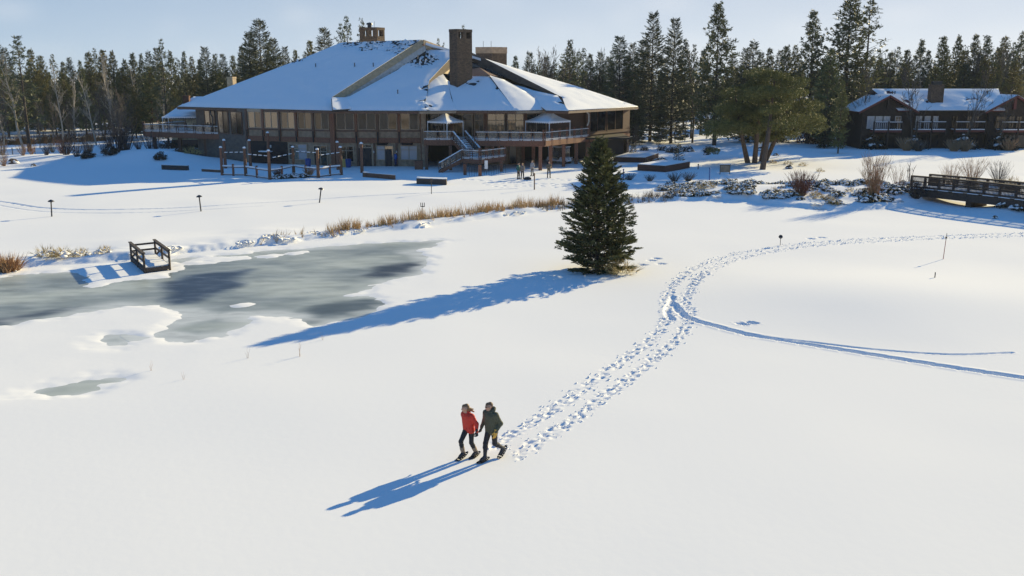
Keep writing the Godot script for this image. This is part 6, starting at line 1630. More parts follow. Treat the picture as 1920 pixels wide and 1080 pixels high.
# ---------------------------------------------------------------- lamps, posts, signs, canopies, cart
func build_small_things():
	for q in [[Vector3(-36.96, 0.00, -76.49), -3.0, "mushroom path lamp farthest left in the snow"], [Vector3(-25.74, 0.00, -78.92), 3.0, "mushroom path lamp in the snow between the other two"], [Vector3(-17.05, 0.00, -84.61), -9.0, "leaning mushroom path lamp nearest the patio railing"]]:
		var p := stand(q[0])
		var o := thing("path_lamp", q[2], "lamp", p, "path lamps on the snow")
		var b := MB.new(); b.tube([Vector3(0, -0.2, 0), Vector3(0, 1.15, 0)], [0.055, 0.05], 8); part("post", b, mats.black, o, true)
		var c := MB.new(); c.lathe(Vector3(0, 1.12, 0), [[0.05, 0.0], [0.08, 0.06], [0.26, 0.08], [0.2, 0.16], [0.05, 0.24], [0.0, 0.25]], 12); part("cap", c, mats.metal, o, true)
		o.rotation_degrees.z = q[1]
	for q in [[Vector3(2.21, 0.00, -94.61), 1.5, mats.brown, "thin dark post in the snow in front of the standing people"], [Vector3(11.91, 0.00, -102.82), 1.05, mats.blue, "short dark blue post right of the big spruce's crown"], [Vector3(21.13, 0.00, -102.82), 1.2, mats.blue, "dark post on the snow bank left of the notice frame"], [Vector3(-69.31, 0.00, -134.08), 0.85, mats.black, "short dark path post on the left bank, left one of two"], [Vector3(-67.06, 0.00, -135.86), 0.8, mats.black, "short dark path post on the left bank, right one of two"], [Vector3(22.25, 0.00, -115.11), 0.5, mats.weathered, "short grey stump post right of the nearer brick planter"]]:
		var p := stand(q[0])
		var o := thing("post", q[3], "post", p)
		var b := MB.new(); b.tube([Vector3(0, -0.2, 0), Vector3(0, q[1], 0)], [0.06, 0.055], 8); part("shaft", b, q[2], o, true)
		var c := MB.new(); c.lathe(Vector3(0, q[1], 0), [[0.075, 0.0], [0.085, 0.08], [0.05, 0.14], [0.0, 0.15]], 8); part("cap", c, q[2], o, true)
	var p0 := stand(Vector3(-7.63, 0.00, -90.75))
	var so := thing("sign_post", "post with a small square sign in front of the grey timber planter", "sign", p0)
	var b0 := MB.new(); b0.tube([Vector3(0, -0.2, 0), Vector3(0, 1.35, 0)], [0.035, 0.035], 6); part("post", b0, mats.metal, so, true)
	var b1 := MB.new(); b1.box(Vector3(0, 1.3, 0.04), Vector3(0.26, 0.32, 0.03)); part("board", b1, mats.weathered, so, true)
	var p1 := stand(Vector3(-7.00, 0.00, -74.76))
	var t1 := thing("disc_basket", "small grey three-pronged marker on a thin pole above the reeds", "marker", p1)
	var b2 := MB.new(); b2.tube([Vector3(0, -0.2, 0), Vector3(0, 1.0, 0)], [0.02, 0.02], 6); part("pole", b2, mats.metal, t1, true)
	for x in [-0.14, 0.0, 0.14]:
		var b := MB.new(); b.bar(Vector3(x, 0.72, 0), Vector3(x, 1.02, 0), 0.05, 0.05); part("prong", b, mats.metal, t1, true)
	var b3 := MB.new(); b3.box(Vector3(0, 0.72, 0), Vector3(0.34, 0.05, 0.12)); part("crossbar", b3, mats.metal, t1, true)
	var p2 := stand(Vector3(26.50, 0.00, -57.98))
	var t2 := thing("flag_pin", "thin red flagstick with dark top standing on the snowed-in green", "flagstick", p2)
	var b4 := MB.new(); b4.tube([Vector3(0, -0.2, 0), Vector3(0.06, 1.15, 0)], [0.022, 0.02], 6); part("lower_stick", b4, mat(0.30, 0.05, 0.04), t2, true)
	var b5 := MB.new(); b5.tube([Vector3(0.06, 1.15, 0), Vector3(0.08, 1.62, 0)], [0.02, 0.016], 6); part("upper_stick", b5, mats.black, t2, true)
	var b6 := MB.new(); b6.lathe(Vector3(0.07, 1.28, 0), [[0.02, 0.0], [0.06, 0.03], [0.06, 0.1], [0.02, 0.13]], 8); part("knob", b6, mats.black, t2, true)
	var p3 := stand(Vector3(17.87, 0.00, -63.04))
	var t3 := thing("tee_marker", "small dark ball on a short stick above the bend of the track", "marker", p3)
	var b7 := MB.new(); b7.tube([Vector3(0, -0.2, 0), Vector3(0, 0.45, 0)], [0.02, 0.02], 6); part("stick", b7, mats.metal, t3, true)
	var b8 := MB.new(); b8.lathe(Vector3(0, 0.42, 0), [[0.0, 0.0], [0.1, 0.05], [0.15, 0.14], [0.1, 0.24], [0.0, 0.28]], 10); part("ball", b8, mats.metal, t3, true)
	var p4 := stand(Vector3(23.19, 0.00, -51.50))
	var t4 := thing("stake", "tiny grey stake in the snow below the flagstick", "stake", p4)
	var b9 := MB.new(); b9.bar(Vector3(0, -0.1, 0), Vector3(0, 0.3, 0), 0.04, 0.04); part("shaft", b9, mats.weathered, t4, true)
	# notice frame on the bank
	var p5 := stand(Vector3(24.10, 0.00, -108.92))
	var t5 := thing("notice_frame", "pale framed information panel on two legs on the juniper bank", "sign", p5)
	for x in [-0.55, 0.55]:
		var b := MB.new(); b.bar(Vector3(x, -0.2, 0), Vector3(x, 1.0, 0), 0.07, 0.07); part("leg", b, mats.weathered, t5, true)
	var b10 := MB.new(); b10.box(Vector3(0, 0.62, 0), Vector3(1.04, 0.78, 0.04)); part("panel", b10, mats.tan, t5, true)
	var b11 := MB.new(); b11.box(Vector3(0, 1.06, 0), Vector3(1.3, 0.1, 0.12)); part("top_board", b11, mats.black, t5, true)
	var b12 := MB.new(); b12.box(Vector3(0, 1.14, 0), Vector3(1.3, 0.07, 0.14)); part("snow", b12, mats.roofsnow, t5, true)
	# boulders
	var rk := rock(5)
	for q in [[Vector3(33.34, 0.00, -115.76), 0.75, "snow-topped boulder on the sunlit slope right of the wide pine"], [Vector3(36.79, 0.00, -142.50), 1.0, "boulder at the foot of the wide pine"], [Vector3(36.65, 0.00, -134.08), 0.6, "small boulder right of the wide pine's trunks"], [Vector3(-62.82, 0.00, -121.30), 1.0, "dark snow-covered rock pile on the bank at the far left"], [Vector3(-58.83, 0.00, -118.47), 0.5, "small dark rock at the shore of the left bank"], [Vector3(-53.21, 0.00, -125.80), 0.6, "blue-grey rock left of the right clipped bush"], [Vector3(27.38, 0.00, -135.86), 0.7, "rock beside the thick pine trunk"], [Vector3(22.80, 0.00, -94.16), 0.5, "dark flat rock at the shore below the juniper bank"], [Vector3(38.05, 0.00, -75.04), 0.35, "flat stone on the ice in front of the footbridge mound"]]:
		var o := thing("boulder", q[2], "rock", stand(q[0]))
		part("stone", rk, mats.stone, o, true)
		part("snow", snow_pads(120, 0.62, 0.42, 9, 0.42), mats.roofsnow, o, true).set_meta("kind", "stuff")
		o.rotation.y = rng.randf() * TAU; o.scale = Vector3.ONE * q[1]
	# canopies
	var c0 := Vector3(-7.87, 3.40, -116.20)
	canopy("white square canopy with scalloped edge above the stair's upper deck", Vector3(c0.x - 0.2, 3.45, c0.z - 1.6), 3.1, 3.1, -0.63, 2.1, 1.0, 0.0)
	var c1 := Vector3(4.48, 3.40, -116.20)
	canopy("white long canopy with scalloped edge on the right deck", Vector3(c1.x - 0.1, 3.45, c1.z - 2.6), 3.8, 4.1, -0.72, 2.1, 0.95, 1.4)
	canopy("snow-covered flat canopy on the left terrace", Vector3(-44.6, 3.45, -134.2), 6.2, 4.2, 0.15, 2.0, 0.6, 2.6)
	# golf cart under the deck
	cart(Vector3(6.0, 0.0, -121.8), -0.5)
	# tables and chairs on the decks
	var tb := Vector3(-8.63, 3.40, -116.20)
	table("small round table with two chairs under the left square canopy", Vector3(tb.x - 0.5, 3.47, tb.z - 1.6))
	table("dark round table on the right deck behind the glass railing", Vector3(-2.2, 3.47, -118.2))
	table("dark round table near the long canopy on the right deck", Vector3(1.6, 3.47, -117.6))
	table("dark table on the left terrace near the lodge wall", Vector3(-36.8, 3.47, -127.3))
	var bins := [[Vector3(-24.78, 0.00, -117.78), mats.blue, "blue bin left of the yellow board by the lodge wall"], [Vector3(-19.89, 0.00, -117.78), mats.blue, "blue bin right of the yellow board by the lodge wall"]]
	for q in bins:
		var o := thing("bin", q[2], "bin", stand(q[0]) + Vector3(0, 0, 0.6))
		var b := MB.new(); b.lathe(Vector3.ZERO, [[0.3, 0.0], [0.36, 0.85], [0.38, 0.9], [0.36, 0.95]], 12); part("body", b, q[1], o, true)
		var l := MB.new(); l.lathe(Vector3(0, 0.95, 0), [[0.37, 0.0], [0.3, 0.08], [0.0, 0.12]], 12); part("lid", l, q[1], o, true)
	var yb := thing("yellow_board", "yellow leaning board between two blue bins by the lodge wall", "board", stand(Vector3(-20.54, 0.00, -117.78)) + Vector3(0, 0, 0.5))
	var y1 := MB.new(); y1.box(Vector3(0, 0.5, 0), Vector3(0.75, 1.0, 0.06), Basis(Vector3.RIGHT, -0.2)); part("sheet", y1, mats.yellow, yb, true)
	var cab := thing("cabinet", "dark wooden cabinet against the lodge corner left of the stair", "cabinet", stand(Vector3(-11.09, 0.00, -115.11)) + Vector3(0, 0, 0.4))
	var k1 := MB.new(); k1.box(Vector3(0, 0.5, 0), Vector3(0.95, 1.0, 0.6)); part("body", k1, mats.red_wood, cab, true)
	var k2 := MB.new(); k2.box(Vector3(0, 1.04, 0), Vector3(1.05, 0.07, 0.7)); part("top", k2, mats.brown, cab, true)
	# low iron fence under the stair landing
	var fe := thing("iron_fence", "low black iron fence under the stair landing", "fence", Vector3(-2.5, 0, -108.6))
	var fa := Vector3(-4.73, 0.00, -106.62); var fb := Vector3(-0.73, 0.00, -110.10)
	for k in 16:
		var p := stand(fa.lerp(fb, k / 15.0)); var b := MB.new(); b.bar(p + Vector3.UP * -0.05, p + Vector3.UP * 1.05, 0.03, 0.03); part("bar", b, mats.black, fe)
	var fr := MB.new(); fr.bar(stand(fa) + Vector3.UP * 1.02, stand(fb) + Vector3.UP * 1.02, 0.03, 0.05); part("rail", fr, mats.black, fe)
	# garden sign of hi-vis figure is built with the people; a dark bag lies by the standing group
	var bag := thing("dark_bag", "dark bag lying in the snow at the feet of the standing pair", "bag", stand(Vector3(1.66, 0.00, -103.35)))
	part("body", rock(9), mats.black, bag, true); bag.scale = Vector3(0.7, 0.45, 0.45)

func rock(seed_: int) -> ArrayMesh:
	var b := MB.new()
	var s := SphereMesh.new(); s.radius = 0.6; s.height = 1.0; s.radial_segments = 14; s.rings = 8
	var a := s.get_mesh_arrays()
	var v: PackedVector3Array = a[Mesh.ARRAY_VERTEX]; var ix: PackedInt32Array = a[Mesh.ARRAY_INDEX]
	var f := FastNoiseLite.new(); f.seed = seed_; f.frequency = 1.3
	for i in range(0, ix.size(), 3):
		var q := []
		for k in 3:
			var p := v[ix[i + k]]
			q.append(p * (1.0 + 0.45 * f.get_noise_3dv(p)) + Vector3.UP * 0.12)
		var m: Vector3 = (q[1] - q[0]).cross(q[2] - q[0])
		if m.length() < 1e-6: continue
		if m.dot(q[0] - Vector3.UP * 0.12) < 0.0: b.tri(q[0], q[2], q[1])
		else: b.tri(q[0], q[1], q[2])
	return b.mesh()

func canopy(label: String, at: Vector3, w: float, d: float, turn: float, eave: float, rise: float, ridge: float):
	var o := thing("canopy", label, "canopy", at)
	o.rotation.y = turn
	var b := MB.new()
	var c := [Vector3(-w / 2, eave, d / 2), Vector3(w / 2, eave, d / 2), Vector3(w / 2, eave, -d / 2), Vector3(-w / 2, eave, -d / 2)]
	var r0 := Vector3(-ridge / 2, eave + rise, 0); var r1 := Vector3(ridge / 2, eave + rise, 0)
	for q in [[c[0], c[1], r1, r0], [c[1], c[2], r1, r1], [c[2], c[3], r0, r1], [c[3], c[0], r0, r0]]:
		var a: Vector3 = q[0]; var e: Vector3 = q[1]; var f: Vector3 = q[2]; var g: Vector3 = q[3]
		for k in 6:   # cloth sags a little between ridge and edge
			var s0 := k / 6.0; var s1 := (k + 1) / 6.0
			var y0 := -0.12 * sin(PI * s0); var y1 := -0.12 * sin(PI * s1)
			b.quad(a.lerp(g, s0) + Vector3.UP * y0, e.lerp(f, s0) + Vector3.UP * y0, e.lerp(f, s1) + Vector3.UP * y1, a.lerp(g, s1) + Vector3.UP * y1)
	part("cover", b, mats.cloth, o, true)
	var v := MB.new()
	for k in 4:
		var a: Vector3 = c[k]; var e: Vector3 = c[(k + 1) % 4]
		var n := int(a.distance_to(e) / 0.3)
		for i in n:
			var p := a.lerp(e, float(i) / n); var q := a.lerp(e, float(i + 1) / n); var m := p.lerp(q, 0.5)
			v.quad(p + Vector3.UP * -0.16, m + Vector3.UP * -0.25, q + Vector3.UP * -0.16, q)
			v.tri(p + Vector3.UP * -0.16, q, p)
	part("valance", v, mats.cloth, o, true)
	for p in c:
		var l := MB.new(); l.bar(Vector3(p.x * 0.98, 0, p.z * 0.98), Vector3(p.x * 0.98, eave, p.z * 0.98), 0.06, 0.06); part("leg", l, mats.white, o, true)

func table(label: String, at: Vector3):
	var o := thing("table", label, "table", at)
	var t := MB.new(); t.lathe(Vector3.ZERO, [[0.25, 0.0], [0.05, 0.05], [0.04, 0.7], [0.5, 0.71], [0.5, 0.75], [0.0, 0.751]], 14); part("table", t, mats.black, o, true)
	for s in [-1, 1]:
		var c := MB.new()
		var x: float = s * 0.85
		c.box(Vector3(x, 0.45, 0), Vector3(0.45, 0.05, 0.45)); c.box(Vector3(x + s * 0.22, 0.75, 0), Vector3(0.04, 0.6, 0.45))
		for q in [[-0.2, -0.2], [0.2, -0.2], [-0.2, 0.2], [0.2, 0.2]]: c.bar(Vector3(x + q[0], 0, q[1]), Vector3(x + q[0], 0.45, q[1]), 0.04, 0.04)
		var ch := thing("chair", "dark chair " + ("left" if s < 0 else "right") + " of the " + label, "chair", at)
		part("frame", c, mats.black, ch, true)

func cart(at: Vector3, turn: float):
	var o := thing("golf_cart", "white golf cart with clear side curtains parked under the right deck", "cart", at)
	o.rotation.y = turn; o.scale = Vector3.ONE * 1.12
	var body := MB.new()
	var side := [Vector2(-1.35, 0.35), Vector2(1.3, 0.35), Vector2(1.35, 0.75), Vector2(0.35, 0.82), Vector2(0.2, 0.5), Vector2(-0.5, 0.5), Vector2(-0.75, 0.9), Vector2(-1.25, 0.8)]
	var pts := []
	for p in side: pts.append(Vector3(p.x, p.y, 0))
	body.slab(pts, Vector3(0, 0, 1), -0.62, 0.62); part("body", body, mats.white, o, true)
	var roof := MB.new(); roof.box(Vector3(-0.05, 1.95, 0), Vector3(2.3, 0.1, 1.3)); part("roof", roof, mats.white, o, true)
	for x in [-1.1, 0.95]:
		for z in [-0.58, 0.58]:
			var b := MB.new(); b.bar(Vector3(x * 0.95, 0.7, z), Vector3(x, 1.92, z), 0.06, 0.06); part("roof_post", b, mats.white, o, true)
	for z in [-0.6, 0.6]:
		var g := MB.new(); g.box(Vector3(-0.05, 1.35, z), Vector3(1.95, 1.05, 0.01)); part("curtain", g, mats.rail_glass, o, true)
	var w := MB.new(); w.box(Vector3(0.98, 1.35, 0), Vector3(0.012, 1.0, 1.1)); part("windscreen", w, mats.rail_glass, o, true)
	var seat := MB.new(); seat.box(Vector3(-0.45, 0.78, 0), Vector3(0.5, 0.14, 1.1)); seat.box(Vector3(-0.72, 1.1, 0), Vector3(0.12, 0.5, 1.1)); part("seat", seat, mats.tan, o, true)
	for x in [-0.9, 0.9]:
		for z in [-0.58, 0.58]:
			var t := CylinderMesh.new(); t.top_radius = 0.25; t.bottom_radius = 0.25; t.height = 0.2; t.radial_segments = 16
			var k := part("wheel", t, mats.black, o, true); k.position = Vector3(x, 0.25, z); k.rotation.x = PI / 2
	for z in [-0.4, 0.4]:
		var h := MB.new(); h.box(Vector3(1.36, 0.62, z), Vector3(0.03, 0.12, 0.2)); part("headlight", h, mats.metal, o, true)

# ---------------------------------------------------------------- people
func nets(bones: Array, cell: float, k: float) -> MB:   # one smooth surface round tapered bones [a, b, radius a, radius b]
	var lo := Vector3.ONE * 1e9; var hi := -lo
	for q in bones:
		var r := maxf(q[2], q[3]) + cell * 2.0 + k * 0.5
		lo = lo.min(q[0] - Vector3.ONE * r).min(q[1] - Vector3.ONE * r); hi = hi.max(q[0] + Vector3.ONE * r).max(q[1] + Vector3.ONE * r)
	var nx := int((hi.x - lo.x) / cell) + 2; var ny := int((hi.y - lo.y) / cell) + 2; var nz := int((hi.z - lo.z) / cell) + 2
	var f := PackedFloat32Array(); f.resize(nx * ny * nz); f.fill(9.0)
	for q in bones:
		var a: Vector3 = q[0]; var b: Vector3 = q[1]; var ra: float = q[2]; var rb: float = q[3]
		var m := maxf(ra, rb) + cell * 2.0 + k
		var l := a.min(b) - Vector3.ONE * m - lo; var h := a.max(b) + Vector3.ONE * m - lo
		var ab := b - a; var il := 1.0 / maxf(ab.length_squared(), 1e-8)
		for z in range(maxi(0, int(l.z / cell)), mini(nz, int(h.z / cell) + 1)):
			for y in range(maxi(0, int(l.y / cell)), mini(ny, int(h.y / cell) + 1)):
				var row := (z * ny + y) * nx
				for x in range(maxi(0, int(l.x / cell)), mini(nx, int(h.x / cell) + 1)):
					var p := lo + Vector3(x, y, z) * cell
					var t := clampf((p - a).dot(ab) * il, 0.0, 1.0)
					var d := (p - a - ab * t).length() - ra - (rb - ra) * t
					var e := f[row + x]
					if e < 8.0:
						var s := clampf(0.5 + 0.5 * (e - d) / k, 0.0, 1.0)
						d = lerpf(e, d, s) - k * s * (1.0 - s)
					f[row + x] = d
	var ids := {}; var pos := []
	var sy := nx; var sz := nx * ny
	for z in nz - 1:
		for y in ny - 1:
			var at := z * sz + y * sy
			for x in nx - 1:
				var i := at + x
				if f[i] > cell * 2.0: continue
				var mask := 0; var sum := Vector3.ZERO; var n := 0
				var c := [f[i], f[i + 1], f[i + sy], f[i + sy + 1], f[i + sz], f[i + sz + 1], f[i + sz + sy], f[i + sz + sy + 1]]
				for q in 8:
					if c[q] < 0.0: mask |= 1 << q
				if mask == 0 or mask == 255: continue
				for q in [[0, 1], [2, 3], [4, 5], [6, 7], [0, 2], [1, 3], [4, 6], [5, 7], [0, 4], [1, 5], [2, 6], [3, 7]]:
					var u: float = c[q[0]]; var w: float = c[q[1]]
					if (u < 0.0) == (w < 0.0): continue
					var t := u / (u - w)
					var p0 := Vector3(q[0] & 1, (q[0] >> 1) & 1, q[0] >> 2); var p1 := Vector3(q[1] & 1, (q[1] >> 1) & 1, q[1] >> 2)
					sum += p0.lerp(p1, t); n += 1
				ids[i] = pos.size(); pos.append(lo + (Vector3(x, y, z) + sum / n) * cell)
	var b := MB.new()
	for i in ids:
		for ax in 3:
			var st: int = [1, sy, sz][ax]; var s1: int = [sy, sz, 1][ax]; var s2: int = [sz, 1, sy][ax]
			if i + st >= f.size() or (f[i] < 0.0) == (f[i + st] < 0.0): continue
			if not (ids.has(i - s1) and ids.has(i - s2) and ids.has(i - s1 - s2)): continue
			var p: Array = [pos[ids[i]], pos[ids[i - s1]], pos[ids[i - s1 - s2]], pos[ids[i - s2]]]
			if f[i] < 0.0: b.quad(p[0], p[1], p[2], p[3])
			else: b.quad(p[3], p[2], p[1], p[0])
	return b

func hand_bones(w: Vector3, along: Vector3, thumb_side: Vector3, s: float, curl: float) -> Array:   # palm, four bent fingers of unequal length and a thumb off the side
	var f := along.normalized(); var t := (thumb_side - f * thumb_side.dot(f)).normalized(); var nrm := f.cross(t)
	var out := []
	var k := w + f * 0.085 * s
	for i in 4:
		var off: Vector3 = t * (0.030 - 0.02 * i) * s
		out.append([w + off * 0.6, k + off, 0.018 * s, 0.014 * s])
		var l: float = [0.070, 0.078, 0.072, 0.058][i] * s
		var m: Vector3 = k + off + (f * cos(curl) + nrm * sin(curl)) * l * 0.5
		var e: Vector3 = m + (f * cos(curl * 2.1) + nrm * sin(curl * 2.1)) * l * 0.5
		out.append([k + off, m, 0.0105 * s, 0.0098 * s]); out.append([m, e, 0.0098 * s, 0.0085 * s])
	var tb := w + f * 0.02 * s + t * 0.03 * s
	var tm := tb + (f * 0.6 + t * 0.7 + nrm * 0.25).normalized() * 0.038 * s
	out.append([tb, tm, 0.0135 * s, 0.0115 * s]); out.append([tm, tm + (f + t * 0.15 + nrm * 0.2).normalized() * 0.032 * s, 0.0115 * s, 0.009 * s])
	return out

func person(label: String, at: Vector3, turn: float, j: Dictionary, c: Dictionary, cell := 0.014) -> Node3D:
	var o := thing("person", label, "person", at)
	o.rotation.y = turn
	var g: float = c.get("girth", 1.0)
	var face: Vector3 = (j.face as Vector3).normalized()
	var hd: Vector3 = j.head
	var sidev := Vector3.UP.cross(face).normalized()
	var body := []
	# head: skull, face, jaw, nose, ears, neck
	body.append([hd + face * -0.02 + Vector3.UP * 0.03, hd + face * 0.02 + Vector3.UP * 0.025, 0.088, 0.082])
	body.append([hd + face * 0.03 + Vector3.UP * -0.02, hd + face * 0.045 + Vector3.UP * -0.075, 0.066, 0.042])
	body.append([hd + face * 0.095 + Vector3.UP * 0.012, hd + face * 0.118 + Vector3.UP * -0.018, 0.010, 0.014])
	for s in [-1.0, 1.0]: body.append([hd + sidev * 0.088 * s + Vector3.UP * 0.015, hd + sidev * 0.088 * s + Vector3.UP * -0.02, 0.016, 0.012])
	var neck: Vector3 = j.neck
	body.append([hd + Vector3.UP * -0.06 - face * 0.01, neck, 0.052, 0.06])
	var pel: Vector3 = j.pelvis
	body.append([neck, pel, 0.08, 0.08])
	for s in ["l", "r"]:
		body.append([j["sh_" + s], j["el_" + s], 0.042, 0.036]); body.append([j["el_" + s], j["wr_" + s], 0.036, 0.026])
		body.append([j["hip_" + s], j["kn_" + s], 0.07, 0.048]); body.append([j["kn_" + s], j["an_" + s], 0.046, 0.03])
		body.append([j["an_" + s], j["toe_" + s], 0.035, 0.028])
	part("body", smooth_mesh(nets(body, cell, 0.03)), c.skin, o, true)
	# jacket
	var jk := []
	var hem: Vector3 = pel + Vector3(0, c.get("hem", -0.02), 0)
	for s in ["l", "r"]:
		var k := 1.0 if s == "l" else -1.0
		var sh: Vector3 = j["sh_" + s]
		jk.append([sh, j["el_" + s], 0.072 * g, 0.06 * g]); jk.append([j["el_" + s], j["wr_" + s], 0.06 * g, 0.044 * g])
		jk.append([neck + Vector3(k * 0.03, -0.05, 0), sh + Vector3(-k * 0.015, -0.015, 0), 0.075 * g, 0.075 * g])
		jk.append([neck.lerp(pel, 0.25) + Vector3(k * 0.075, 0, 0.015), hem + Vector3(k * 0.08, 0.05, 0), 0.118 * g, 0.118 * g])
	jk.append([neck.lerp(pel, 0.15), neck.lerp(pel, 0.6), 0.12 * g, 0.12 * g])
	jk.append([neck + Vector3(0, 0.0, -0.01), neck + Vector3(0, 0.045, 0.0), 0.074, 0.07])
	var cloth := nets(jk, cell, 0.045)
	for i in cloth.v.size():   # folds of the cloth
		var p := cloth.v[i]
		cloth.v[i] = p + cloth.n[i] * 0.0 + Vector3(n_fine.get_noise_3d(p.x * 9.0, p.y * 16.0, p.z * 9.0), 0, n_fine.get_noise_3d(p.z * 9.0 + 40.0, p.y * 16.0, p.x * 9.0)) * 0.008
	part("jacket", smooth_mesh(cloth), c.jacket, o, true)
	if c.has("zip") and cell < 0.02:
		var zp := MB.new(); zp.bar(neck + Vector3(0, -0.02, 0.11 * g), hem + Vector3(0, 0.08, 0.10 * g), 0.016, 0.012); part("zip", zp, c.zip, o, true)
	if c.has("hood"):
		part("hood", smooth_mesh(nets([[neck + Vector3(-0.08, 0.05, -0.05), neck + Vector3(0.08, 0.05, -0.05), 0.055, 0.055], [neck + Vector3(-0.06, 0.09, -0.1), neck + Vector3(0.06, 0.09, -0.1), 0.06, 0.06], [neck + Vector3(-0.09, 0.03, 0.04), neck + Vector3(-0.08, 0.05, -0.05), 0.035, 0.05], [neck + Vector3(0.09, 0.03, 0.04), neck + Vector3(0.08, 0.05, -0.05), 0.035, 0.05]], cell, 0.04)), c.hood, o, true)
	# trousers
	var tr := [[pel + Vector3(-0.07, 0.02, 0), pel + Vector3(0.07, 0.02, 0), 0.098 * g, 0.098 * g]]
	for s in ["l", "r"]:
		tr.append([j["hip_" + s], j["kn_" + s], 0.093 * g, 0.066 * g]); tr.append([j["kn_" + s], (j["kn_" + s] as Vector3).lerp(j["an_" + s], 0.3), 0.064 * g, 0.066 * g]); tr.append([(j["kn_" + s] as Vector3).lerp(j["an_" + s], 0.3), (j["kn_" + s] as Vector3).lerp(j["an_" + s], 0.86), 0.064 * g, 0.048 * g])
	part("trousers", smooth_mesh(nets(tr, cell, 0.035)), c.trousers, o, true)
	for s in ["l", "r"]:
		var an: Vector3 = j["an_" + s]; var toe: Vector3 = j["toe_" + s]; var kn: Vector3 = j["kn_" + s]
		var heel := an + (an - toe).normalized() * 0.05 - Vector3.UP * 0.03
		part("boot", smooth_mesh(nets([[kn.lerp(an, c.get("boot_top", 0.72)), an, 0.058, 0.052], [heel, toe, 0.045, 0.043], [an, toe.lerp(an, 0.35), 0.05, 0.045]], cell, 0.03)), c.boots, o, true)
		if c.has("cuff"):
			part("boot_cuff", smooth_mesh(nets([[kn.lerp(an, 0.55), kn.lerp(an, 0.78), 0.074, 0.068]], cell, 0.03)), c.cuff, o, true)
		if c.has("snowshoes"):
			var fw := (toe - heel).normalized(); var lf := Vector3.UP.cross(fw).normalized(); var up := fw.cross(lf)
			var mid := heel.lerp(toe, 0.5) - up * 0.06
			var ring := []; var rad := []
			for q in 19:
				var a := TAU * q / 18.0
				var v := cos(a); ring.append(mid + fw * (v * 0.27 + 0.02) + lf * sin(a) * 0.085 * (1.0 + 0.15 * v) + up * (0.05 * maxf(0.0, v - 0.5))); rad.append(0.012)
			var f := MB.new(); f.tube(ring, rad, 6, false)
			var d := MB.new()
			for q in 6:
				var v0 := -0.8 + q * 0.3; var w0 := 0.08 * sqrt(1.0 - v0 * v0)
				d.box(mid + fw * (v0 * 0.27 + 0.02), Vector3(w0 * 2.0, 0.008, 0.05), Basis(lf, up, fw))
			d.box(mid + up * 0.03 + fw * 0.03, Vector3(0.11, 0.04, 0.2), Basis(lf, up, fw))
			var sn: MeshInstance3D = part("snowshoe", f, mats.metal, o, true)
			part("deck", d, mats.black, sn, true)
		if c.has("glove_" + s):
			var wr: Vector3 = j["wr_" + s]; var dirv: Vector3 = j.get("hand_" + s, wr - (j["el_" + s] as Vector3))
			var hb := hand_bones(wr, dirv, j.get("thumb_" + s, Vector3(0, 0, 1)), c.get("hand_size", 1.2), j.get("curl_" + s, 0.45))
			hb.append([wr - dirv.normalized() * 0.05, wr + dirv.normalized() * 0.02, 0.046, 0.036])
			part("glove", smooth_mesh(nets(hb, minf(cell, 0.006), 0.008)), c["glove_" + s], o, true)
		else:
			var wr: Vector3 = j["wr_" + s]
			part("hand", smooth_mesh(nets(hand_bones(wr, wr - (j["el_" + s] as Vector3), Vector3(0, 0, 1), 1.0, 0.5), minf(cell, 0.008), 0.006)), c.skin, o, true)
	# hair, hat, glasses
	var hr := [[hd + face * -0.035 + Vector3.UP * 0.055, hd + face * 0.035 + Vector3.UP * 0.068, 0.085, 0.066], [hd + face * -0.06 + Vector3.UP * 0.0, hd + face * -0.05 + Vector3.UP * 0.05, 0.06, 0.07]]
	if c.get("long_hair", false):
		var tail: Vector3 = j.get("tail", hd - face * 0.12 + Vector3.UP * -0.2)
		hr.append([hd - face * 0.07, hd.lerp(tail, 0.55) + Vector3.UP * 0.03, 0.055, 0.05]); hr.append([hd.lerp(tail, 0.5) + Vector3.UP * 0.03, tail, 0.05, 0.02])
		hr.append([hd - face * 0.06 + sidev * 0.04, hd.lerp(tail, 0.9) + Vector3.UP * 0.09 + sidev * 0.05, 0.05, 0.016]); hr.append([hd - face * 0.05 + Vector3.UP * -0.05, neck - face * 0.09 + Vector3.UP * -0.03, 0.06, 0.03])
	part("hair", smooth_mesh(nets(hr, cell * 0.8, 0.025)), c.hair, o, true)
	if c.has("cap"):
		var cp := MB.new(); cp.lathe(hd + Vector3.UP * 0.055, [[0.098, -0.02], [0.1, 0.03], [0.075, 0.085], [0.0, 0.105]], 14)
		cp.slab([hd + Vector3.UP * 0.05 + face * 0.08 + sidev * 0.07, hd + Vector3.UP * 0.04 + face * 0.17 + sidev * 0.045, hd + Vector3.UP * 0.04 + face * 0.17 - sidev * 0.045, hd + Vector3.UP * 0.05 + face * 0.08 - sidev * 0.07], Vector3.UP, 0.0, 0.008)
		part("cap", cp, c.cap, o, true)
	if c.has("glasses"):
		var gl := MB.new()
		for s in [-1.0, 1.0]:
			gl.box(hd + face * 0.095 + sidev * 0.034 * s + Vector3.UP * 0.018, Vector3(0.056, 0.036, 0.014), Basis(sidev, Vector3.UP, sidev.cross(Vector3.UP)))
			gl.bar(hd + face * 0.09 + sidev * 0.066 * s + Vector3.UP * 0.024, hd - face * 0.01 + sidev * 0.094 * s + Vector3.UP * 0.024, 0.008, 0.012)
		gl.bar(hd + face * 0.1 - sidev * 0.03 + Vector3.UP * 0.028, hd + face * 0.1 + sidev * 0.03 + Vector3.UP * 0.028, 0.01, 0.01)
		part("sunglasses", gl, c.glasses, o, true)
	else:
		var ey := MB.new()
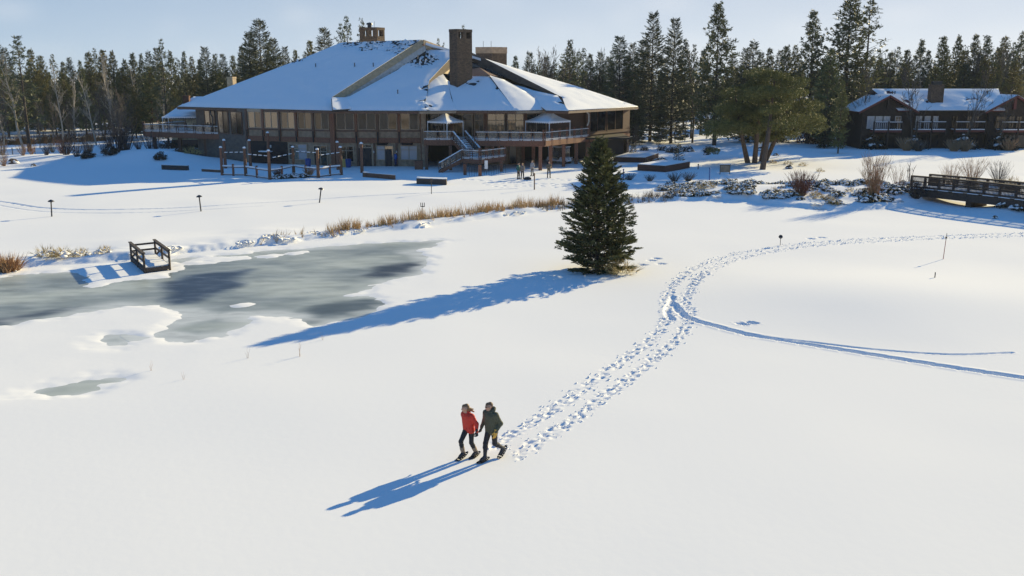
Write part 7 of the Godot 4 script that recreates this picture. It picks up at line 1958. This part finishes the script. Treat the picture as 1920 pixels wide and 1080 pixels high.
		for s in [-1.0, 1.0]:
			ey.box(hd + face * 0.088 + sidev * 0.033 * s + Vector3.UP * 0.012, Vector3(0.026, 0.012, 0.012), Basis(sidev, Vector3.UP, sidev.cross(Vector3.UP)))
		part("eyes", ey, mats.black, o, true)
	var mo := MB.new(); mo.box(hd + face * 0.098 + Vector3.UP * -0.062, Vector3(0.045, 0.012, 0.02), Basis(sidev, Vector3.UP, sidev.cross(Vector3.UP))); part("mouth", mo, mat(0.35, 0.12, 0.10, 0.6), o, true)
	return o

func standing(h: float, arms: float, spread: float, head_turn: float) -> Dictionary:
	var s := h / 1.75
	var j := {"pelvis": Vector3(0, 0.93, 0) * s, "neck": Vector3(0, 1.47, 0) * s, "head": Vector3(0, 1.63, 0.02) * s, "face": Vector3(sin(head_turn), -0.05, cos(head_turn))}
	for q in ["l", "r"]:
		var k := 1.0 if q == "l" else -1.0
		j["sh_" + q] = Vector3(k * 0.18, 1.41, 0) * s
		j["el_" + q] = Vector3(k * 0.25, 1.13, -0.04) * s
		j["wr_" + q] = Vector3(k * lerpf(0.25, 0.1, arms), lerpf(0.88, 1.22, arms), lerpf(0.06, 0.24, arms)) * s
		j["hip_" + q] = Vector3(k * 0.09, 0.9, 0) * s
		j["kn_" + q] = Vector3(k * (0.1 + spread), 0.48, 0.03) * s
		j["an_" + q] = Vector3(k * (0.11 + spread), 0.08, -0.02) * s
		j["toe_" + q] = Vector3(k * (0.13 + spread), 0.035, 0.14) * s
	return j

func build_people():
	var skin := mat(0.50, 0.29, 0.20, 0.55)
	var dark := mat(0.022, 0.022, 0.026, 0.75); var grey := mat(0.05, 0.05, 0.055, 0.8)
	skin.subsurf_scatter_enabled = true; skin.subsurf_scatter_strength = 0.1
	# the couple on snowshoes
	var man := {"pelvis": Vector3(0, 0.95, 0.0), "neck": Vector3(0, 1.49, 0.06), "head": Vector3(-0.02, 1.655, 0.10), "face": Vector3(-0.55, -0.10, 0.83),
		"sh_l": Vector3(0.19, 1.43, 0.04), "el_l": Vector3(0.28, 1.15, -0.07), "wr_l": Vector3(0.23, 0.93, 0.10), "hand_l": Vector3(-0.02, -0.95, 0.28), "thumb_l": Vector3(-0.3, 0, 1), "curl_l": 0.3,
		"sh_r": Vector3(-0.19, 1.43, 0.05), "el_r": Vector3(-0.28, 1.16, -0.02), "wr_r": Vector3(-0.33, 0.93, 0.08), "hand_r": Vector3(-0.1, -1, 0.15), "thumb_r": Vector3(0.3, 0, 1), "curl_r": 0.75,
		"hip_r": Vector3(-0.09, 0.92, 0.01), "kn_r": Vector3(-0.1, 0.52, 0.17), "an_r": Vector3(-0.1, 0.10, 0.20), "toe_r": Vector3(-0.11, 0.06, 0.37),
		"hip_l": Vector3(0.09, 0.92, -0.01), "kn_l": Vector3(0.1, 0.50, -0.02), "an_l": Vector3(0.11, 0.24, -0.40), "toe_l": Vector3(0.12, 0.12, -0.26)}
	var feet := Vector3(-0.60, 0.00, -26.77)
	person("man in olive hooded jacket and sunglasses walking on snowshoes, yellow glove at his side", feet, -0.66, man,
		{"skin": skin, "jacket": mat(0.085, 0.088, 0.055, 0.85), "hood": mat(0.10, 0.10, 0.065, 0.85), "trousers": dark, "boots": grey, "hair": mat(0.16, 0.10, 0.06, 0.7), "glasses": mat(0.05, 0.015, 0.012, 0.1), "glove_l": mat(0.62, 0.36, 0.06, 0.7), "glove_r": dark, "hand_size": 1.35, "snowshoes": true, "zip": dark, "hem": -0.13, "girth": 1.12})
	var woman := {"pelvis": Vector3(0, 0.90, 0.0), "neck": Vector3(0.0, 1.39, 0.07), "head": Vector3(-0.03, 1.545, 0.12), "face": Vector3(-0.62, -0.12, 0.78), "tail": Vector3(0.10, 1.40, -0.12),
		"sh_l": Vector3(0.165, 1.33, 0.05), "el_l": Vector3(0.28, 1.08, -0.02), "wr_l": Vector3(0.35, 0.88, 0.06), "hand_l": Vector3(0.1, -1, 0.1), "thumb_l": Vector3(-0.2, 0, 1), "curl_l": 0.8,
		"sh_r": Vector3(-0.165, 1.33, 0.06), "el_r": Vector3(-0.2, 1.08, -0.09), "wr_r": Vector3(-0.19, 0.86, -0.08), "curl_r": 0.5,
		"hip_r": Vector3(-0.085, 0.87, 0.01), "kn_r": Vector3(-0.10, 0.53, 0.26), "an_r": Vector3(-0.10, 0.14, 0.16), "toe_r": Vector3(-0.11, 0.07, 0.31),
		"hip_l": Vector3(0.085, 0.87, -0.01), "kn_l": Vector3(0.09, 0.46, 0.0), "an_l": Vector3(0.10, 0.11, -0.20), "toe_l": Vector3(0.11, 0.06, -0.04)}
	person("woman in red jacket with long hair walking on snowshoes, holding the man's hand", Vector3(-1.28, 0.00, -26.94), -0.66, woman,
		{"skin": skin, "jacket": mat(0.58, 0.04, 0.022, 0.7), "trousers": dark, "boots": grey, "cuff": mat(0.30, 0.23, 0.17, 0.9), "hair": mat(0.20, 0.115, 0.06, 0.6), "long_hair": true, "glove_l": dark, "glove_r": dark, "hand_size": 1.25, "snowshoes": true, "zip": mat(0.2, 0.02, 0.02), "hem": -0.10, "girth": 1.0})
	# people by the lodge
	var blue := mat(0.02, 0.10, 0.36, 0.7); var teal := mat(0.015, 0.10, 0.085, 0.7); var camo := mat(0.12, 0.10, 0.07, 0.8); var silver := mat(0.30, 0.30, 0.31, 0.7); var hiv := mat(0.35, 0.55, 0.02, 0.7)
	var brown_hair := mat(0.09, 0.055, 0.035, 0.7); var blond := mat(0.40, 0.26, 0.12, 0.7)
	var crowd := [
		["person in teal jacket and dark trousers, left one of the standing pair below the stair", Vector3(0.69, 0.00, -103.88), 1.74, 0.15, 0.9, 0.6, teal, dark, brown_hair],
		["person with light hair and dark vest, right one of the standing pair below the stair", Vector3(1.12, 0.00, -103.88), 1.70, 0.5, 0.4, -0.4, mat(0.16, 0.14, 0.13, 0.8), grey, blond],
		["person in grey clothes standing beside the deck column", Vector3(2.25, 0.00, -106.62), 1.72, 0.35, -0.7, -0.5, silver, mat(0.16, 0.15, 0.14, 0.8), blond],
		["person in brown camouflage jacket standing alone in the sun right of the deck column", Vector3(4.02, 0.00, -104.96), 1.80, 0.8, 0.2, 0.3, camo, mat(0.06, 0.055, 0.045, 0.8), brown_hair],
		["person in bright blue jacket at the lodge's ground floor door", Vector3(-14.30, 0.00, -118.47), 1.74, 0.6, -0.9, -0.4, blue, mat(0.01, 0.03, 0.12, 0.8), brown_hair],
		["person in pale jacket and blue trousers left of the lodge's ground floor door", Vector3(-15.53, 0.00, -119.16), 1.66, 0.4, 1.1, 0.5, silver, mat(0.03, 0.10, 0.30, 0.8), brown_hair],
		["person in hi-vis yellow-green vest far back under the wide olive pine", Vector3(38.59, 0.00, -164.19), 1.74, 0.3, 0.2, 0.2, hiv, dark, brown_hair]]
	for q in crowd:
		var p := stand(q[1])
		person(q[0], p, q[4], standing(q[2], q[3], 0.03, q[5]), {"skin": skin, "jacket": q[6], "trousers": q[7], "boots": dark, "hair": q[8], "hem": -0.05}, 0.024)
